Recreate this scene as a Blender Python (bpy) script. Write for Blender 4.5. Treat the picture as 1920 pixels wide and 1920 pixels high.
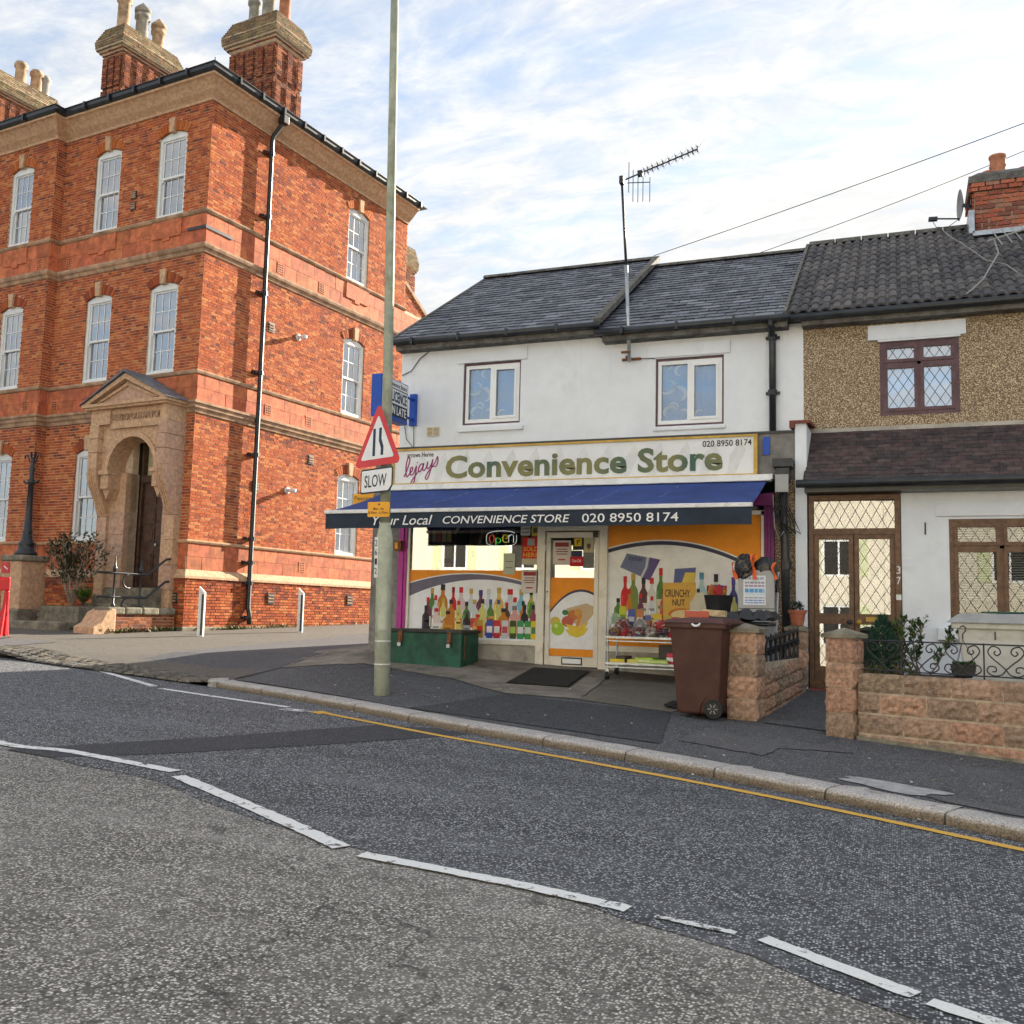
import bpy, bmesh, math, random
import numpy as np
from mathutils import Vector, Matrix, Euler, noise
R = math.radians
random.seed(11)
rng = np.random.default_rng(5)
for o in list(bpy.data.objects): bpy.data.objects.remove(o)
scene = bpy.context.scene
C = scene.collection

# ------------------------------------------------------------------ camera
YAW, PITCH, ROLL, EYE = R(21.713), R(5.942), R(1.411), 1.55
fwd = Vector((-math.sin(YAW)*math.cos(PITCH), math.cos(YAW)*math.cos(PITCH), math.sin(PITCH)))
rt = Vector((math.cos(YAW), math.sin(YAW), 0)); up = rt.cross(fwd)
r2 = rt*math.cos(ROLL)+up*math.sin(ROLL); u2 = up*math.cos(ROLL)-rt*math.sin(ROLL)
cam = bpy.data.cameras.new('camera'); co = bpy.data.objects.new('camera', cam); C.objects.link(co)
cam.sensor_width = 36; cam.sensor_fit = 'HORIZONTAL'; cam.lens = 36*1846.5/1920
cam.clip_start = .05; cam.clip_end = 2000
co.matrix_world = Matrix(((r2.x, u2.x, -fwd.x, 0), (r2.y, u2.y, -fwd.y, 0), (r2.z, u2.z, -fwd.z, EYE), (0, 0, 0, 1)))
scene.camera = co

# ------------------------------------------------------------------ daylight
SUN_AZ, SUN_EL = R(20), R(20.5)          # azimuth measured from +Y towards +X
sun_vec = Vector((math.sin(SUN_AZ)*math.cos(SUN_EL), math.cos(SUN_AZ)*math.cos(SUN_EL), math.sin(SUN_EL)))
sd = bpy.data.lights.new('sun', 'SUN'); sd.energy = 5.0; sd.angle = R(.5); sd.color = (1, .89, .73)
so = bpy.data.objects.new('sun', sd); C.objects.link(so)
so.rotation_euler = sun_vec.to_track_quat('Z', 'Y').to_euler(); so.location = (20, 60, 40)

world = bpy.data.worlds.new('World'); scene.world = world; world.use_nodes = True
nt = world.node_tree; N = nt.nodes; LK = nt.links
for n in list(N): N.remove(n)
wout = N.new('ShaderNodeOutputWorld'); bg = N.new('ShaderNodeBackground'); bg.inputs['Strength'].default_value = .085
sky = N.new('ShaderNodeTexSky'); sky.sky_type = 'NISHITA'; sky.sun_disc = False
sky.sun_elevation = SUN_EL; sky.sun_rotation = SUN_AZ; sky.altitude = 60; sky.air_density = 1.0; sky.dust_density = .3; sky.ozone_density = 1.6
tc = N.new('ShaderNodeTexCoord'); sep = N.new('ShaderNodeSeparateXYZ'); LK.new(tc.outputs['Generated'], sep.inputs[0])
def wm(op, a, b=None, c=None):
    m = N.new('ShaderNodeMath'); m.operation = op
    for i, v in enumerate((a, b, c)):
        if v is None: continue
        if isinstance(v, (int, float)): m.inputs[i].default_value = v
        else: LK.new(v, m.inputs[i])
    return m.outputs[0]
den = wm('ADD', wm('MAXIMUM', sep.outputs[2], 0.0), .16)
cx = wm('DIVIDE', sep.outputs[0], den); cy = wm('DIVIDE', sep.outputs[1], den)
cmb = N.new('ShaderNodeCombineXYZ'); LK.new(cx, cmb.inputs[0]); LK.new(cy, cmb.inputs[1])
def cloud(scale, rot, sx, sy, detail, rough, dist, loc):
    mp = N.new('ShaderNodeMapping'); mp.inputs['Rotation'].default_value = (0, 0, rot); mp.inputs['Scale'].default_value = (sx, sy, 1); mp.inputs['Location'].default_value = loc
    LK.new(cmb.outputs[0], mp.inputs[0])
    t = N.new('ShaderNodeTexNoise'); t.inputs['Scale'].default_value = scale; t.inputs['Detail'].default_value = detail
    t.inputs['Roughness'].default_value = rough; t.inputs['Distortion'].default_value = dist
    LK.new(mp.outputs[0], t.inputs[0]); return t.outputs[0]
def ramp(v, a, b):
    m = N.new('ShaderNodeMapRange'); m.interpolation_type = 'SMOOTHSTEP'; LK.new(v, m.inputs[0]); m.inputs[1].default_value = a; m.inputs[2].default_value = b
    return m.outputs[0]
big = cloud(.8, R(35), 1, 2.8, 4, .6, .7, (3.1, 1.7, 0))
mid = cloud(2.4, R(-24), 1, 2.6, 6, .66, .9, (.4, 5.2, 0))
fine = cloud(9.0, R(20), 1, 1.6, 4, .7, .4, (7.7, 2.0, 0))
cov = wm('ADD', wm('ADD', wm('MULTIPLY', big, .55), wm('MULTIPLY', mid, .38)), wm('MULTIPLY', fine, .18))
mask = wm('ADD', wm('MULTIPLY', ramp(cov, .38, .66), .66), .34)
# high haze thickens towards the horizon, as thin cloud seen edge-on does
hz = ramp(sep.outputs[2], .55, .05)
mask = wm('MAXIMUM', mask, wm('MULTIPLY', hz, .80))
cshade = N.new('ShaderNodeMix'); cshade.data_type = 'RGBA'
cshade.inputs[6].default_value = (2.6, 2.78, 3.05, 1); cshade.inputs[7].default_value = (4.0, 3.95, 3.82, 1)
LK.new(ramp(wm('ADD', wm('MULTIPLY', mid, .6), wm('MULTIPLY', fine, .4)), .3, .7), cshade.inputs[0])
# thin cloud scatters forward: brighter, creamier and denser towards the sun
dt = N.new('ShaderNodeVectorMath'); dt.operation = 'DOT_PRODUCT'; LK.new(tc.outputs['Generated'], dt.inputs[0]); dt.inputs[1].default_value = sun_vec
fw = wm('POWER', wm('MAXIMUM', dt.outputs['Value'], 0.0), 5.0)
mask = wm('MINIMUM', wm('ADD', mask, wm('MULTIPLY', fw, .22)), 1.0)
cb_ = N.new('ShaderNodeMix'); cb_.data_type = 'RGBA'; cb_.blend_type = 'ADD'; LK.new(wm('MULTIPLY', fw, .38), cb_.inputs[0]); LK.new(cshade.outputs[2], cb_.inputs[6]); cb_.inputs[7].default_value = (1.5, 1.25, .75, 1)
wmix = N.new('ShaderNodeMix'); wmix.data_type = 'RGBA'
LK.new(mask, wmix.inputs[0]); LK.new(sky.outputs[0], wmix.inputs[6]); LK.new(cb_.outputs[2], wmix.inputs[7])
LK.new(wmix.outputs[2], bg.inputs['Color']); LK.new(bg.outputs[0], wout.inputs[0])

scene.view_settings.view_transform = 'Standard'; scene.view_settings.look = 'None'
scene.view_settings.gamma = 1; scene.view_settings.exposure = 1.68
scene.view_settings.use_curve_mapping = False
scene.render.engine = 'CYCLES'
scene.cycles.max_bounces = 5; scene.cycles.diffuse_bounces = 2; scene.cycles.glossy_bounces = 3; scene.cycles.transparent_max_bounces = 8
scene.cycles.caustics_reflective = False; scene.cycles.caustics_refractive = False

# ------------------------------------------------------------------ helpers: materials
MATS = {}
def nmat(name):
    m = bpy.data.materials.new(name); m.use_nodes = True
    t = m.node_tree; b = t.nodes['Principled BSDF']; MATS[name] = m
    return m, t.nodes, t.links, b
def nd(nodes, typ, **kw):
    n = nodes.new(typ)
    for k, v in kw.items():
        if k.startswith('i_'):
            n.inputs[k[2:].replace('_', ' ')].default_value = v
        else: setattr(n, k, v)
    return n
def mixc(nodes, links, fac, a, b, blend='MIX'):
    m = nodes.new('ShaderNodeMix'); m.data_type = 'RGBA'; m.blend_type = blend
    for i, v in ((0, fac), (6, a), (7, b)):
        if hasattr(v, 'is_linked') or hasattr(v, 'links'): links.new(v, m.inputs[i])
        elif i == 0: m.inputs[0].default_value = v
        else: m.inputs[i].default_value = (*v[:3], 1)
    return m.outputs[2]
def mrange(nodes, links, v, a, b, c=0., d=1., smooth=True):
    m = nodes.new('ShaderNodeMapRange'); m.interpolation_type = 'SMOOTHSTEP' if smooth else 'LINEAR'
    links.new(v, m.inputs[0])
    for i, x in ((1, a), (2, b), (3, c), (4, d)): m.inputs[i].default_value = x
    return m.outputs[0]
def wpos(nodes, links, scale=(1, 1, 1)):
    g = nodes.new('ShaderNodeNewGeometry'); mp = nodes.new('ShaderNodeMapping'); mp.inputs['Scale'].default_value = scale
    links.new(g.outputs['Position'], mp.inputs[0]); return mp.outputs[0]
def noise_tex(nodes, links, co, scale, detail=6, rough=.6, dist=0.):
    t = nodes.new('ShaderNodeTexNoise'); t.inputs['Scale'].default_value = scale; t.inputs['Detail'].default_value = min(detail, 4)
    t.inputs['Roughness'].default_value = rough; t.inputs['Distortion'].default_value = dist; links.new(co, t.inputs[0]); return t.outputs[0]
def bump(nodes, links, b, h, strength, dist):
    n = nodes.new('ShaderNodeBump'); n.inputs['Strength'].default_value = strength; n.inputs['Distance'].default_value = dist
    links.new(h, n.inputs['Height']); links.new(n.outputs[0], b.inputs['Normal'])
def pm(name, col, rough=.8, var=.22, scale=3., bmp=.0, bscale=60., bdist=.004, metal=0., spec=.35, col2=None, attr=False, stain=None, streak=0., sscale=1.2, emit=None):
    """plain procedural material: two-tone world-space noise, optional stains, streaks, relief, per-piece colour"""
    m, n, l, b = nmat(name)
    p = wpos(n, l)
    c = mixc(n, l, mrange(n, l, noise_tex(n, l, p, scale, 8, .65), .3, .7), [x*(1-var) for x in col], col2 or [min(1, x*(1+var)) for x in col])
    if attr:
        a = nd(n, 'ShaderNodeAttribute', attribute_name='Col'); c = mixc(n, l, 1., c, a.outputs['Color'], 'MULTIPLY')
    if stain:
        c = mixc(n, l, mrange(n, l, noise_tex(n, l, p, sscale, 10, .72, .6), .52, .78, 0, .85), c, stain)
    if streak:
        ps = wpos(n, l, (9, 9, .45)); c = mixc(n, l, mrange(n, l, noise_tex(n, l, ps, 1.4, 8, .7), .55, .85, 0, streak), c, [x*.35 for x in col])
    l.new(c, b.inputs['Base Color']); b.inputs['Roughness'].default_value = rough; b.inputs['Metallic'].default_value = metal
    b.inputs['Specular IOR Level'].default_value = spec
    if bmp: bump(n, l, b, noise_tex(n, l, p, bscale, 5, .65), bmp, bdist)
    if emit: b.inputs['Emission Color'].default_value = (*col, 1); b.inputs['Emission Strength'].default_value = emit
    return m
def asphalt(name, dark, chip, amount, scale=70., tint=(.06, .055, .05), patch=.35, fret=0., track=0.):
    m, n, l, b = nmat(name); p = wpos(n, l)
    v = nd(n, 'ShaderNodeTexVoronoi', feature='F1'); v.inputs['Scale'].default_value = scale; l.new(p, v.inputs['Vector'])
    sp = n.new('ShaderNodeSeparateColor'); l.new(v.outputs['Color'], sp.inputs[0])
    core = mrange(n, l, v.outputs['Distance'], .62, .28)
    lit = n.new('ShaderNodeMath'); lit.operation = 'MULTIPLY'; l.new(mrange(n, l, sp.outputs[0], 1-amount-.12, 1-amount+.12), lit.inputs[0]); l.new(core, lit.inputs[1])
    chipc = mixc(n, l, sp.outputs[1], [x*.6 for x in chip], [x*1.35 for x in chip])
    drk = mixc(n, l, sp.outputs[2], [x*.5 for x in dark], [x*1.5 for x in dark])
    c = mixc(n, l, lit.outputs[0], drk, chipc)
    c = mixc(n, l, mrange(n, l, noise_tex(n, l, p, .9, 9, .7), .42, .72, 0, patch), c, tint)
    c = mixc(n, l, mrange(n, l, noise_tex(n, l, p, 7., 6, .7), .35, .8, 0, .35), c, [x*.6 for x in dark])
    if fret:      # fretted, binder-rich hollows and hairline cracks
        c = mixc(n, l, mrange(n, l, noise_tex(n, l, p, 2.6, 4, .75, 1.2), .60, .70, 0, fret), c, [x*.45 for x in dark])
        vc = nd(n, 'ShaderNodeTexVoronoi', feature='DISTANCE_TO_EDGE'); vc.inputs['Scale'].default_value = .55
        wv = nd(n, 'ShaderNodeVectorMath', operation='ADD'); l.new(p, wv.inputs[0])
        nz = nd(n, 'ShaderNodeTexNoise'); nz.inputs['Scale'].default_value = 2.2; nz.inputs['Detail'].default_value = 4; l.new(p, nz.inputs[0])
        sc_ = nd(n, 'ShaderNodeVectorMath', operation='SCALE'); sc_.inputs['Scale'].default_value = .55; l.new(nz.outputs['Color'], sc_.inputs[0]); l.new(sc_.outputs[0], wv.inputs[1]); l.new(wv.outputs[0], vc.inputs['Vector'])
        c = mixc(n, l, mrange(n, l, vc.outputs['Distance'], .006, .0015, 0, .8*fret), c, [x*.3 for x in dark])
    if track:     # tyre-polished and oil-darkened bands along the carriageway
        mp = n.new('ShaderNodeMapping'); mp.inputs['Rotation'].default_value = (0, 0, R(22)); mp.inputs['Scale'].default_value = (.10, 1.1, 1); l.new(p, mp.inputs[0])
        tn = noise_tex(n, l, mp.outputs[0], 1.3, 3, .6)
        c = mixc(n, l, mrange(n, l, tn, .50, .72, 0, track), c, [x*1.25+.02 for x in tint]); c = mixc(n, l, mrange(n, l, tn, .46, .28, 0, track*.9), c, [x*.8 for x in dark])
    l.new(c, b.inputs['Base Color']); b.inputs['Roughness'].default_value = .85; b.inputs['Specular IOR Level'].default_value = .3
    bump(n, l, b, v.outputs['Distance'], -.55, .006)
    return m
def glassmat(name, tint=(1, 1, 1), base=.07, gain=1.5, rough=.0):
    m, n, l, b = nmat(name); n.remove(b); out = n['Material Output']
    t = nd(n, 'ShaderNodeBsdfTransparent'); t.inputs[0].default_value = (*tint, 1)
    g = nd(n, 'ShaderNodeBsdfGlossy'); g.inputs['Roughness'].default_value = rough; g.inputs[0].default_value = (.95, .97, 1, 1)
    f = nd(n, 'ShaderNodeFresnel'); f.inputs[0].default_value = 1.5
    ma = nd(n, 'ShaderNodeMath', operation='MULTIPLY_ADD', use_clamp=True); l.new(f.outputs[0], ma.inputs[0]); ma.inputs[1].default_value = gain; ma.inputs[2].default_value = base
    x = nd(n, 'ShaderNodeMixShader'); l.new(ma.outputs[0], x.inputs[0]); l.new(t.outputs[0], x.inputs[1]); l.new(g.outputs[0], x.inputs[2]); l.new(x.outputs[0], out.inputs[0])
    return m

# ------------------------------------------------------------------ helpers: geometry and scene tree
ORG = {}
class MB:
    """collects shapes; build() links them as one mesh object, in the frame of its parent thing"""
    def __init__(s): s.v = []; s.f = []; s.c = []
    def add(s, vs, fs, col=(1, 1, 1)):
        k = len(s.v); s.v += [tuple(v) for v in vs]; s.f += [tuple(i+k for i in f) for f in fs]; s.c += [col]*len(vs); return s
    def poly(s, pts, col=(1, 1, 1)): return s.add(pts, [tuple(range(len(pts)))], col)
    def box(s, x0, x1, y0, y1, z0, z1, col=(1, 1, 1)):
        return s.add([(x0,y0,z0),(x1,y0,z0),(x1,y1,z0),(x0,y1,z0),(x0,y0,z1),(x1,y0,z1),(x1,y1,z1),(x0,y1,z1)],
                     [(0,3,2,1),(4,5,6,7),(0,1,5,4),(1,2,6,5),(2,3,7,6),(3,0,4,7)], col)
    def obox(s, c, d, rz=0., rx=0., ry=0., col=(1, 1, 1)):
        m = Euler((rx, ry, rz)).to_matrix(); c = Vector(c); h = Vector(d)/2
        vs = [c+m@Vector((sx*h.x, sy*h.y, sz*h.z)) for sz in (-1, 1) for sx, sy in ((-1,-1),(1,-1),(1,1),(-1,1))]
        return s.add(vs, [(0,3,2,1),(4,5,6,7),(0,1,5,4),(1,2,6,5),(2,3,7,6),(3,0,4,7)], col)
    def fbox(s, T, u0, u1, n0, n1, z0, z1, col=(1, 1, 1)):
        return s.add([T(u0,n0,z0),T(u1,n0,z0),T(u1,n1,z0),T(u0,n1,z0),T(u0,n0,z1),T(u1,n0,z1),T(u1,n1,z1),T(u0,n1,z1)],
                     [(0,3,2,1),(4,5,6,7),(0,1,5,4),(1,2,6,5),(2,3,7,6),(3,0,4,7)], col)
    def bar(s, a, b, w, h=None, col=(1, 1, 1)):
        a = Vector(a); b = Vector(b); d = (b-a).normalized(); h = h or w
        x = d.cross(Vector((0, 0, 1)))
        if x.length < 1e-4: x = Vector((1, 0, 0))
        x.normalize(); y = x.cross(d).normalized()
        vs = [p+x*sx*w/2+y*sy*h/2 for p in (a, b) for sx, sy in ((-1,-1),(1,-1),(1,1),(-1,1))]
        return s.add(vs, [(0,3,2,1),(4,5,6,7),(0,1,5,4),(1,2,6,5),(2,3,7,6),(3,0,4,7)], col)
    def tube(s, pts, r, n=8, col=(1, 1, 1), caps=True):
        pts = [Vector(p) for p in pts]; rs = r if isinstance(r, (list, tuple)) else [r]*len(pts)
        k = len(s.v); prev = None
        for i, p in enumerate(pts):
            d = (pts[min(i+1, len(pts)-1)]-pts[max(i-1, 0)]).normalized()
            if prev is None:
                x = d.cross(Vector((0, 0, 1)));
                if x.length < 1e-3: x = d.cross(Vector((1, 0, 0)))
            else: x = prev-d*prev.dot(d)
            x.normalize(); prev = x; y = d.cross(x)
            for j in range(n):
                a = 2*math.pi*j/n; s.v.append(tuple(p+(x*math.cos(a)+y*math.sin(a))*rs[i])); s.c.append(col)
        for i in range(len(pts)-1):
            for j in range(n):
                a = k+i*n+j; b = k+i*n+(j+1) % n; s.f.append((a, b, b+n, a+n))
        if caps:
            s.f.append(tuple(k+j for j in reversed(range(n)))); s.f.append(tuple(k+(len(pts)-1)*n+j for j in range(n)))
        return s
    def lathe(s, prof, c, n=16, col=(1, 1, 1)):
        k = len(s.v)
        for r, z in prof:
            for j in range(n):
                a = 2*math.pi*j/n; s.v.append((c[0]+r*math.cos(a), c[1]+r*math.sin(a), c[2]+z)); s.c.append(col)
        for i in range(len(prof)-1):
            for j in range(n):
                a = k+i*n+j; b = k+i*n+(j+1) % n; s.f.append((a, b, b+n, a+n))
        s.f.append(tuple(k+j for j in reversed(range(n)))); s.f.append(tuple(k+(len(prof)-1)*n+j for j in range(n)))
        return s
    def fprism(s, T, poly, n0, n1, col=(1, 1, 1)):
        m = len(poly)
        vs = [T(u, n0, z) for u, z in poly]+[T(u, n1, z) for u, z in poly]
        return s.add(vs, [tuple(range(m)), tuple(range(2*m-1, m-1, -1))]+[(i, (i+1) % m, m+(i+1) % m, m+i) for i in range(m)], col)
    def sweep(s, path, prof, col=(1, 1, 1)):
        """moulding profile [(out, z)] swept along a plan path, outward on its right-hand side, mitred"""
        k = len(s.v); m = len(prof); P = [Vector(p) for p in path]
        for i, p in enumerate(P):
            ns = []
            for a, b in ((i-1, i), (i, i+1)):
                if a >= 0 and b < len(P): d = (P[b]-P[a]).normalized(); ns.append(Vector((d.y, -d.x)))
            nn = sum(ns, Vector((0, 0)));  nn = nn/nn.length_squared*len(ns) if len(ns) > 1 else ns[0]
            if len(ns) > 1:
                nn = (ns[0]+ns[1]); nn = nn/(1+ns[0].dot(ns[1]))
            for o, z in prof: s.v.append((p.x+nn.x*o, p.y+nn.y*o, z)); s.c.append(col)
        for i in range(len(P)-1):
            for j in range(m):
                a = k+i*m+j; b = k+i*m+(j+1) % m; s.f.append((a, b, b+m, a+m))
        s.f.append(tuple(k+j for j in range(m))); s.f.append(tuple(k+(len(P)-1)*m+j for j in reversed(range(m))))
        return s
    def mesh(s, name, org=(0, 0, 0), fix=True):
        me = bpy.data.meshes.new(name)
        me.from_pydata([(v[0]-org[0], v[1]-org[1], v[2]-org[2]) for v in s.v], [], s.f)
        at = me.color_attributes.new('Col', 'FLOAT_COLOR', 'POINT')
        at.data.foreach_set('color', np.array([(*c[:3], 1.) for c in s.c], dtype=np.float32).ravel())
        if fix:
            bm = bmesh.new(); bm.from_mesh(me); bmesh.ops.recalc_face_normals(bm, faces=bm.faces); bm.to_mesh(me); bm.free()
        return me
    def build(s, name, mat, parent=None, smooth=False, bevel=0., fix=True, label=None):
        org = ORG.get(root_of(parent).name, (0, 0, 0)) if parent else (0, 0, 0)
        me = s.mesh(name, org, fix)
        for x in (mat if isinstance(mat, (list, tuple)) else [mat]): me.materials.append(MATS[x] if isinstance(x, str) else x)
        if smooth: me.polygons.foreach_set('use_smooth', [True]*len(me.polygons))
        o = bpy.data.objects.new(name, me); C.objects.link(o)
        if parent: o.parent = parent
        if bevel:
            b = o.modifiers.new('bevel', 'BEVEL'); b.width = bevel; b.segments = 2; b.limit_method = 'ANGLE'
        if label: o['label'] = label
        return o
def root_of(o):
    while o.parent: o = o.parent
    return o
def thing(name, label, cat, loc=(0, 0, 0), rot=None, group=None, local=False):
    o = bpy.data.objects.new(name, None); C.objects.link(o); o.location = loc; o.empty_display_size = .2
    if rot is not None: o.rotation_euler = rot if hasattr(rot, '__len__') else (0, 0, rot)
    o['label'] = label; o['category'] = cat
    if group: o['group'] = group
    ORG[o.name] = (0, 0, 0) if (local or rot is not None) else tuple(loc)
    return o
def tag(o, label, cat, group=None):
    o['label'] = label; o['category'] = cat
    if group: o['group'] = group
    return o
def struct(mb, name, mat, kind='structure', **kw):
    o = mb.build(name, mat, **kw); o['kind'] = kind; return o
def piece(name, me, parent, loc, rot=(0, 0, 0), sc=(1, 1, 1), frame=True):
    org = ORG.get(root_of(parent).name, (0, 0, 0)) if frame else (0, 0, 0)
    o = bpy.data.objects.new(name, me); C.objects.link(o); o.parent = parent
    o.location = (loc[0]-org[0], loc[1]-org[1], loc[2]-org[2]); o.rotation_euler = rot; o.scale = sc
    return o
def meshmat(mb, name, mats):
    me = mb.mesh(name)
    for x in (mats if isinstance(mats, (list, tuple)) else [mats]): me.materials.append(MATS[x])
    return me
def lettering(body, fit, T, mat, parent, name='lettering', offset=0., shear=0., depth=.003, n=0., rot=0., col=None, space=1.):
    """fit = (u0, z0, width, height or None); T maps (u, n, z) into the frame of the parent"""
    cu = bpy.data.curves.new('t', 'FONT'); cu.body = body; cu.offset = offset; cu.shear = shear; cu.resolution_u = 3; cu.extrude = .01; cu.space_character = space
    ob = bpy.data.objects.new('t', cu); C.objects.link(ob); bpy.context.view_layer.update()
    dg = bpy.context.evaluated_depsgraph_get(); me = bpy.data.meshes.new_from_object(ob.evaluated_get(dg))
    bpy.data.objects.remove(ob); bpy.data.curves.remove(cu)
    co = np.empty(len(me.vertices)*3, dtype=np.float32); me.vertices.foreach_get('co', co); co = co.reshape(-1, 3)
    x0, y0 = co[:, 0].min(), co[:, 1].min(); w, h = np.ptp(co[:, 0]), np.ptp(co[:, 1])
    sx = fit[2]/w; sy = fit[3]/h if fit[3] else sx
    org = ORG.get(root_of(parent).name, (0, 0, 0)); cr, sr = math.cos(rot), math.sin(rot)
    out = []
    for x, y, z in co:
        a, b2 = (x-x0)*sx, (y-y0)*sy
        p = T(fit[0]+a*cr-b2*sr, n+(depth if z > 0 else -.0005), fit[1]+a*sr+b2*cr); out.append((p[0]-org[0], p[1]-org[1], p[2]-org[2]))
    me.vertices.foreach_set('co', np.array(out, dtype=np.float32).ravel()); me.materials.clear(); me.materials.append(MATS[mat]); me.update()
    bm = bmesh.new(); bm.from_mesh(me); bmesh.ops.recalc_face_normals(bm, faces=bm.faces); bm.to_mesh(me); bm.free()
    o = bpy.data.objects.new(name, me); C.objects.link(o); o.parent = parent; return o
def holes_sheet(mb, T, u0, u1, z0, z1, holes, depth=.2, n=0.):
    """wall face with rectangular openings and their reveals"""
    us = sorted({u0, u1, *[h[0] for h in holes], *[h[1] for h in holes]}); zs = sorted({z0, z1, *[h[2] for h in holes], *[h[3] for h in holes]})
    us = [u for u in us if u0 <= u <= u1]; zs = [z for z in zs if z0 <= z <= z1]
    for i in range(len(us)-1):
        for j in range(len(zs)-1):
            um, zm = (us[i]+us[i+1])/2, (zs[j]+zs[j+1])/2
            if any(h[0] < um < h[1] and h[2] < zm < h[3] for h in holes): continue
            mb.poly([T(us[i], n, zs[j]), T(us[i+1], n, zs[j]), T(us[i+1], n, zs[j+1]), T(us[i], n, zs[j+1])])
    for a, b, c, d in holes:
        q = [(a, c), (b, c), (b, d), (a, d)]
        for i in range(4):
            (ua, za), (ub, zb) = q[i], q[(i+1) % 4]
            mb.poly([T(ua, n, za), T(ub, n, zb), T(ub, n-depth, zb), T(ua, n-depth, za)])
    return mb
KX = [-30,-14,-12,-10,-8.55,-6.5,-4.24,-3.31,-2.37,-1.64,-1.0,-.18,.69,3,8,20]
KY = [14.5,12.5,12.1,11.5,10.95,10.27,9.32,9.0,8.64,8.31,8.03,7.65,7.19,5.9,2.9,-4.5]
RB, RC = -.0195, .0284
def ky(x): return float(np.interp(x, KX, KY))
def sm(t): t = min(1, max(0, t)); return t*t*(3-2*t)
def rz_(x, y): return RB*x+RC*y
def gz(x, y):
    """ground level off the carriageway: kerb step, then a rise towards the shop front"""
    yk = ky(x); e = float(np.interp(x, [-14, -7.9, -4.5, -1.3, 1, 4], [0, .32, .24, .17, .12, .1]))
    t = min(1, max(0, (y-yk)/(13.8-yk))) if yk < 13.7 else 0
    o = .09-.07*sm((-8.2-x)/1.2)*(1-sm((-13.0-x)/1.0))
    return o+RB*x+RC*y+e*t**1.3
# ------------------------------------------------------------------ materials
asphalt('asphalt_old', (.125, .12, .113), (.62, .60, .565), .60, 72., (.31, .30, .283), .34, .8, .34)
asphalt('asphalt_new', (.058, .063, .072), (.54, .555, .58), .44, 72., (.14, .146, .16), .28, .4, .34)
asphalt('asphalt_trench', (.048, .052, .060), (.20, .205, .22), .20, 90., (.065, .069, .077), .4)
asphalt('asphalt_footway', (.075, .079, .088), (.38, .38, .39), .22, 95., (.125, .128, .137), .6, .5)
asphalt('asphalt_patch', (.10, .10, .105), (.26, .26, .27), .22, 110., (.14, .14, .145), .5)
asphalt('asphalt_side', (.105, .098, .086), (.33, .305, .265), .28, 100., (.14, .13, .112), .5, .6)
asphalt('concrete_rough', (.16, .145, .12), (.30, .27, .23), .25, 120., (.075, .068, .055), .75)
pm('mortar_smear', (.36, .36, .37), .9, .2, 9, .3, 60, .004)
pm('concrete_slab', (.24, .215, .18), .9, .3, 2.2, .4, 40, .006, stain=(.055, .05, .043), sscale=2.6)
pm('kerb_stone', (.43, .41, .385), .85, .5, 75, .7, 80, .008, stain=(.17, .15, .125), sscale=7, attr=True)
pm('sett', (.13, .12, .105), .75, .35, 12, .4, 45, .006, attr=True)
def paint(name, col, under, worn):
    m, n, l, b = nmat(name); p = wpos(n, l)
    f = mrange(n, l, noise_tex(n, l, p, 9, 10, .78, .3), worn, worn+.09)
    g = mrange(n, l, noise_tex(n, l, p, 70, 4, .6), .3, .75, .72, 1.05)
    c = mixc(n, l, f, mixc(n, l, g, [x*.6 for x in col], col), under)
    l.new(c, b.inputs['Base Color']); b.inputs['Roughness'].default_value = .7; bump(n, l, b, noise_tex(n, l, p, 120, 4), .4, .004); return m
paint('paint_white', (.78, .80, .80), (.10, .10, .10), .56)
paint('paint_white_worn', (.72, .74, .74), (.09, .09, .095), .47)
paint('paint_yellow', (.72, .42, .07), (.07, .06, .05), .66)

pm('brick', (1, 1, 1), .9, .28, 22, .5, 110, .004, attr=True, spec=.2)
pm('mortar', (.62, .49, .34), .95, .2, 8, .4, 90, .004, stain=(.42, .27, .16), sscale=1.6)
pm('terracotta', (.50, .145, .062), .8, .3, 5, .35, 30, .006, attr=True, stain=(.33, .095, .048), sscale=2.8)
pm('sandstone', (.56, .36, .22), .88, .22, 11, .4, 60, .005, stain=(.38, .235, .145), sscale=4.5)
pm('sandstone_pink', (.52, .33, .23), .88, .22, 11, .4, 60, .005, stain=(.36, .22, .165), sscale=3.5)
pm('moulding', (.40, .255, .16), .88, .35, 3, .3, 40, .005, stain=(.15, .10, .068), sscale=2.6)
pm('old_stone', (.22, .20, .15), .92, .4, 5, .6, 30, .012, stain=(.09, .10, .055), sscale=2.2)
pm('cap_brick', (1, 1, 1), .95, .4, 12, .5, 90, .006, attr=True, stain=(.22, .20, .07), sscale=3.)
pm('pot_clay', (.46, .31, .19), .85, .35, 5, .3, 30, .006, stain=(.20, .15, .08), sscale=3)
pm('pot_grey', (.32, .31, .27), .9, .3, 5, .3, 30, .006, stain=(.13, .12, .09), sscale=3)
pm('pot_red', (.48, .20, .11), .85, .3, 5, .3, 30, .006, stain=(.22, .10, .06), sscale=4)
pm('black_iron', (.018, .021, .026), .38, .4, 10, .25, 70, .003, spec=.5)
pm('black_gutter', (.022, .026, .03), .35, .35, 6, .1, 40, .002, spec=.5)
pm('white_paint', (.80, .81, .80), .5, .05, 3, .05, 40, .002)
pm('upvc', (.84, .86, .87), .35, .03, 2)
pm('cream_frame', (.76, .72, .62), .4, .06, 4, stain=(.52, .46, .36), sscale=3)
pm('net_curtain', (.86, .88, .88), .9, .06, 2)
pm('blind', (.62, .68, .60), .7, .05, 2)
pm('room_dark', (.035, .033, .03), .95, .2, 2)
pm('room_cream', (.62, .54, .36), .9, .12, 2)
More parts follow.
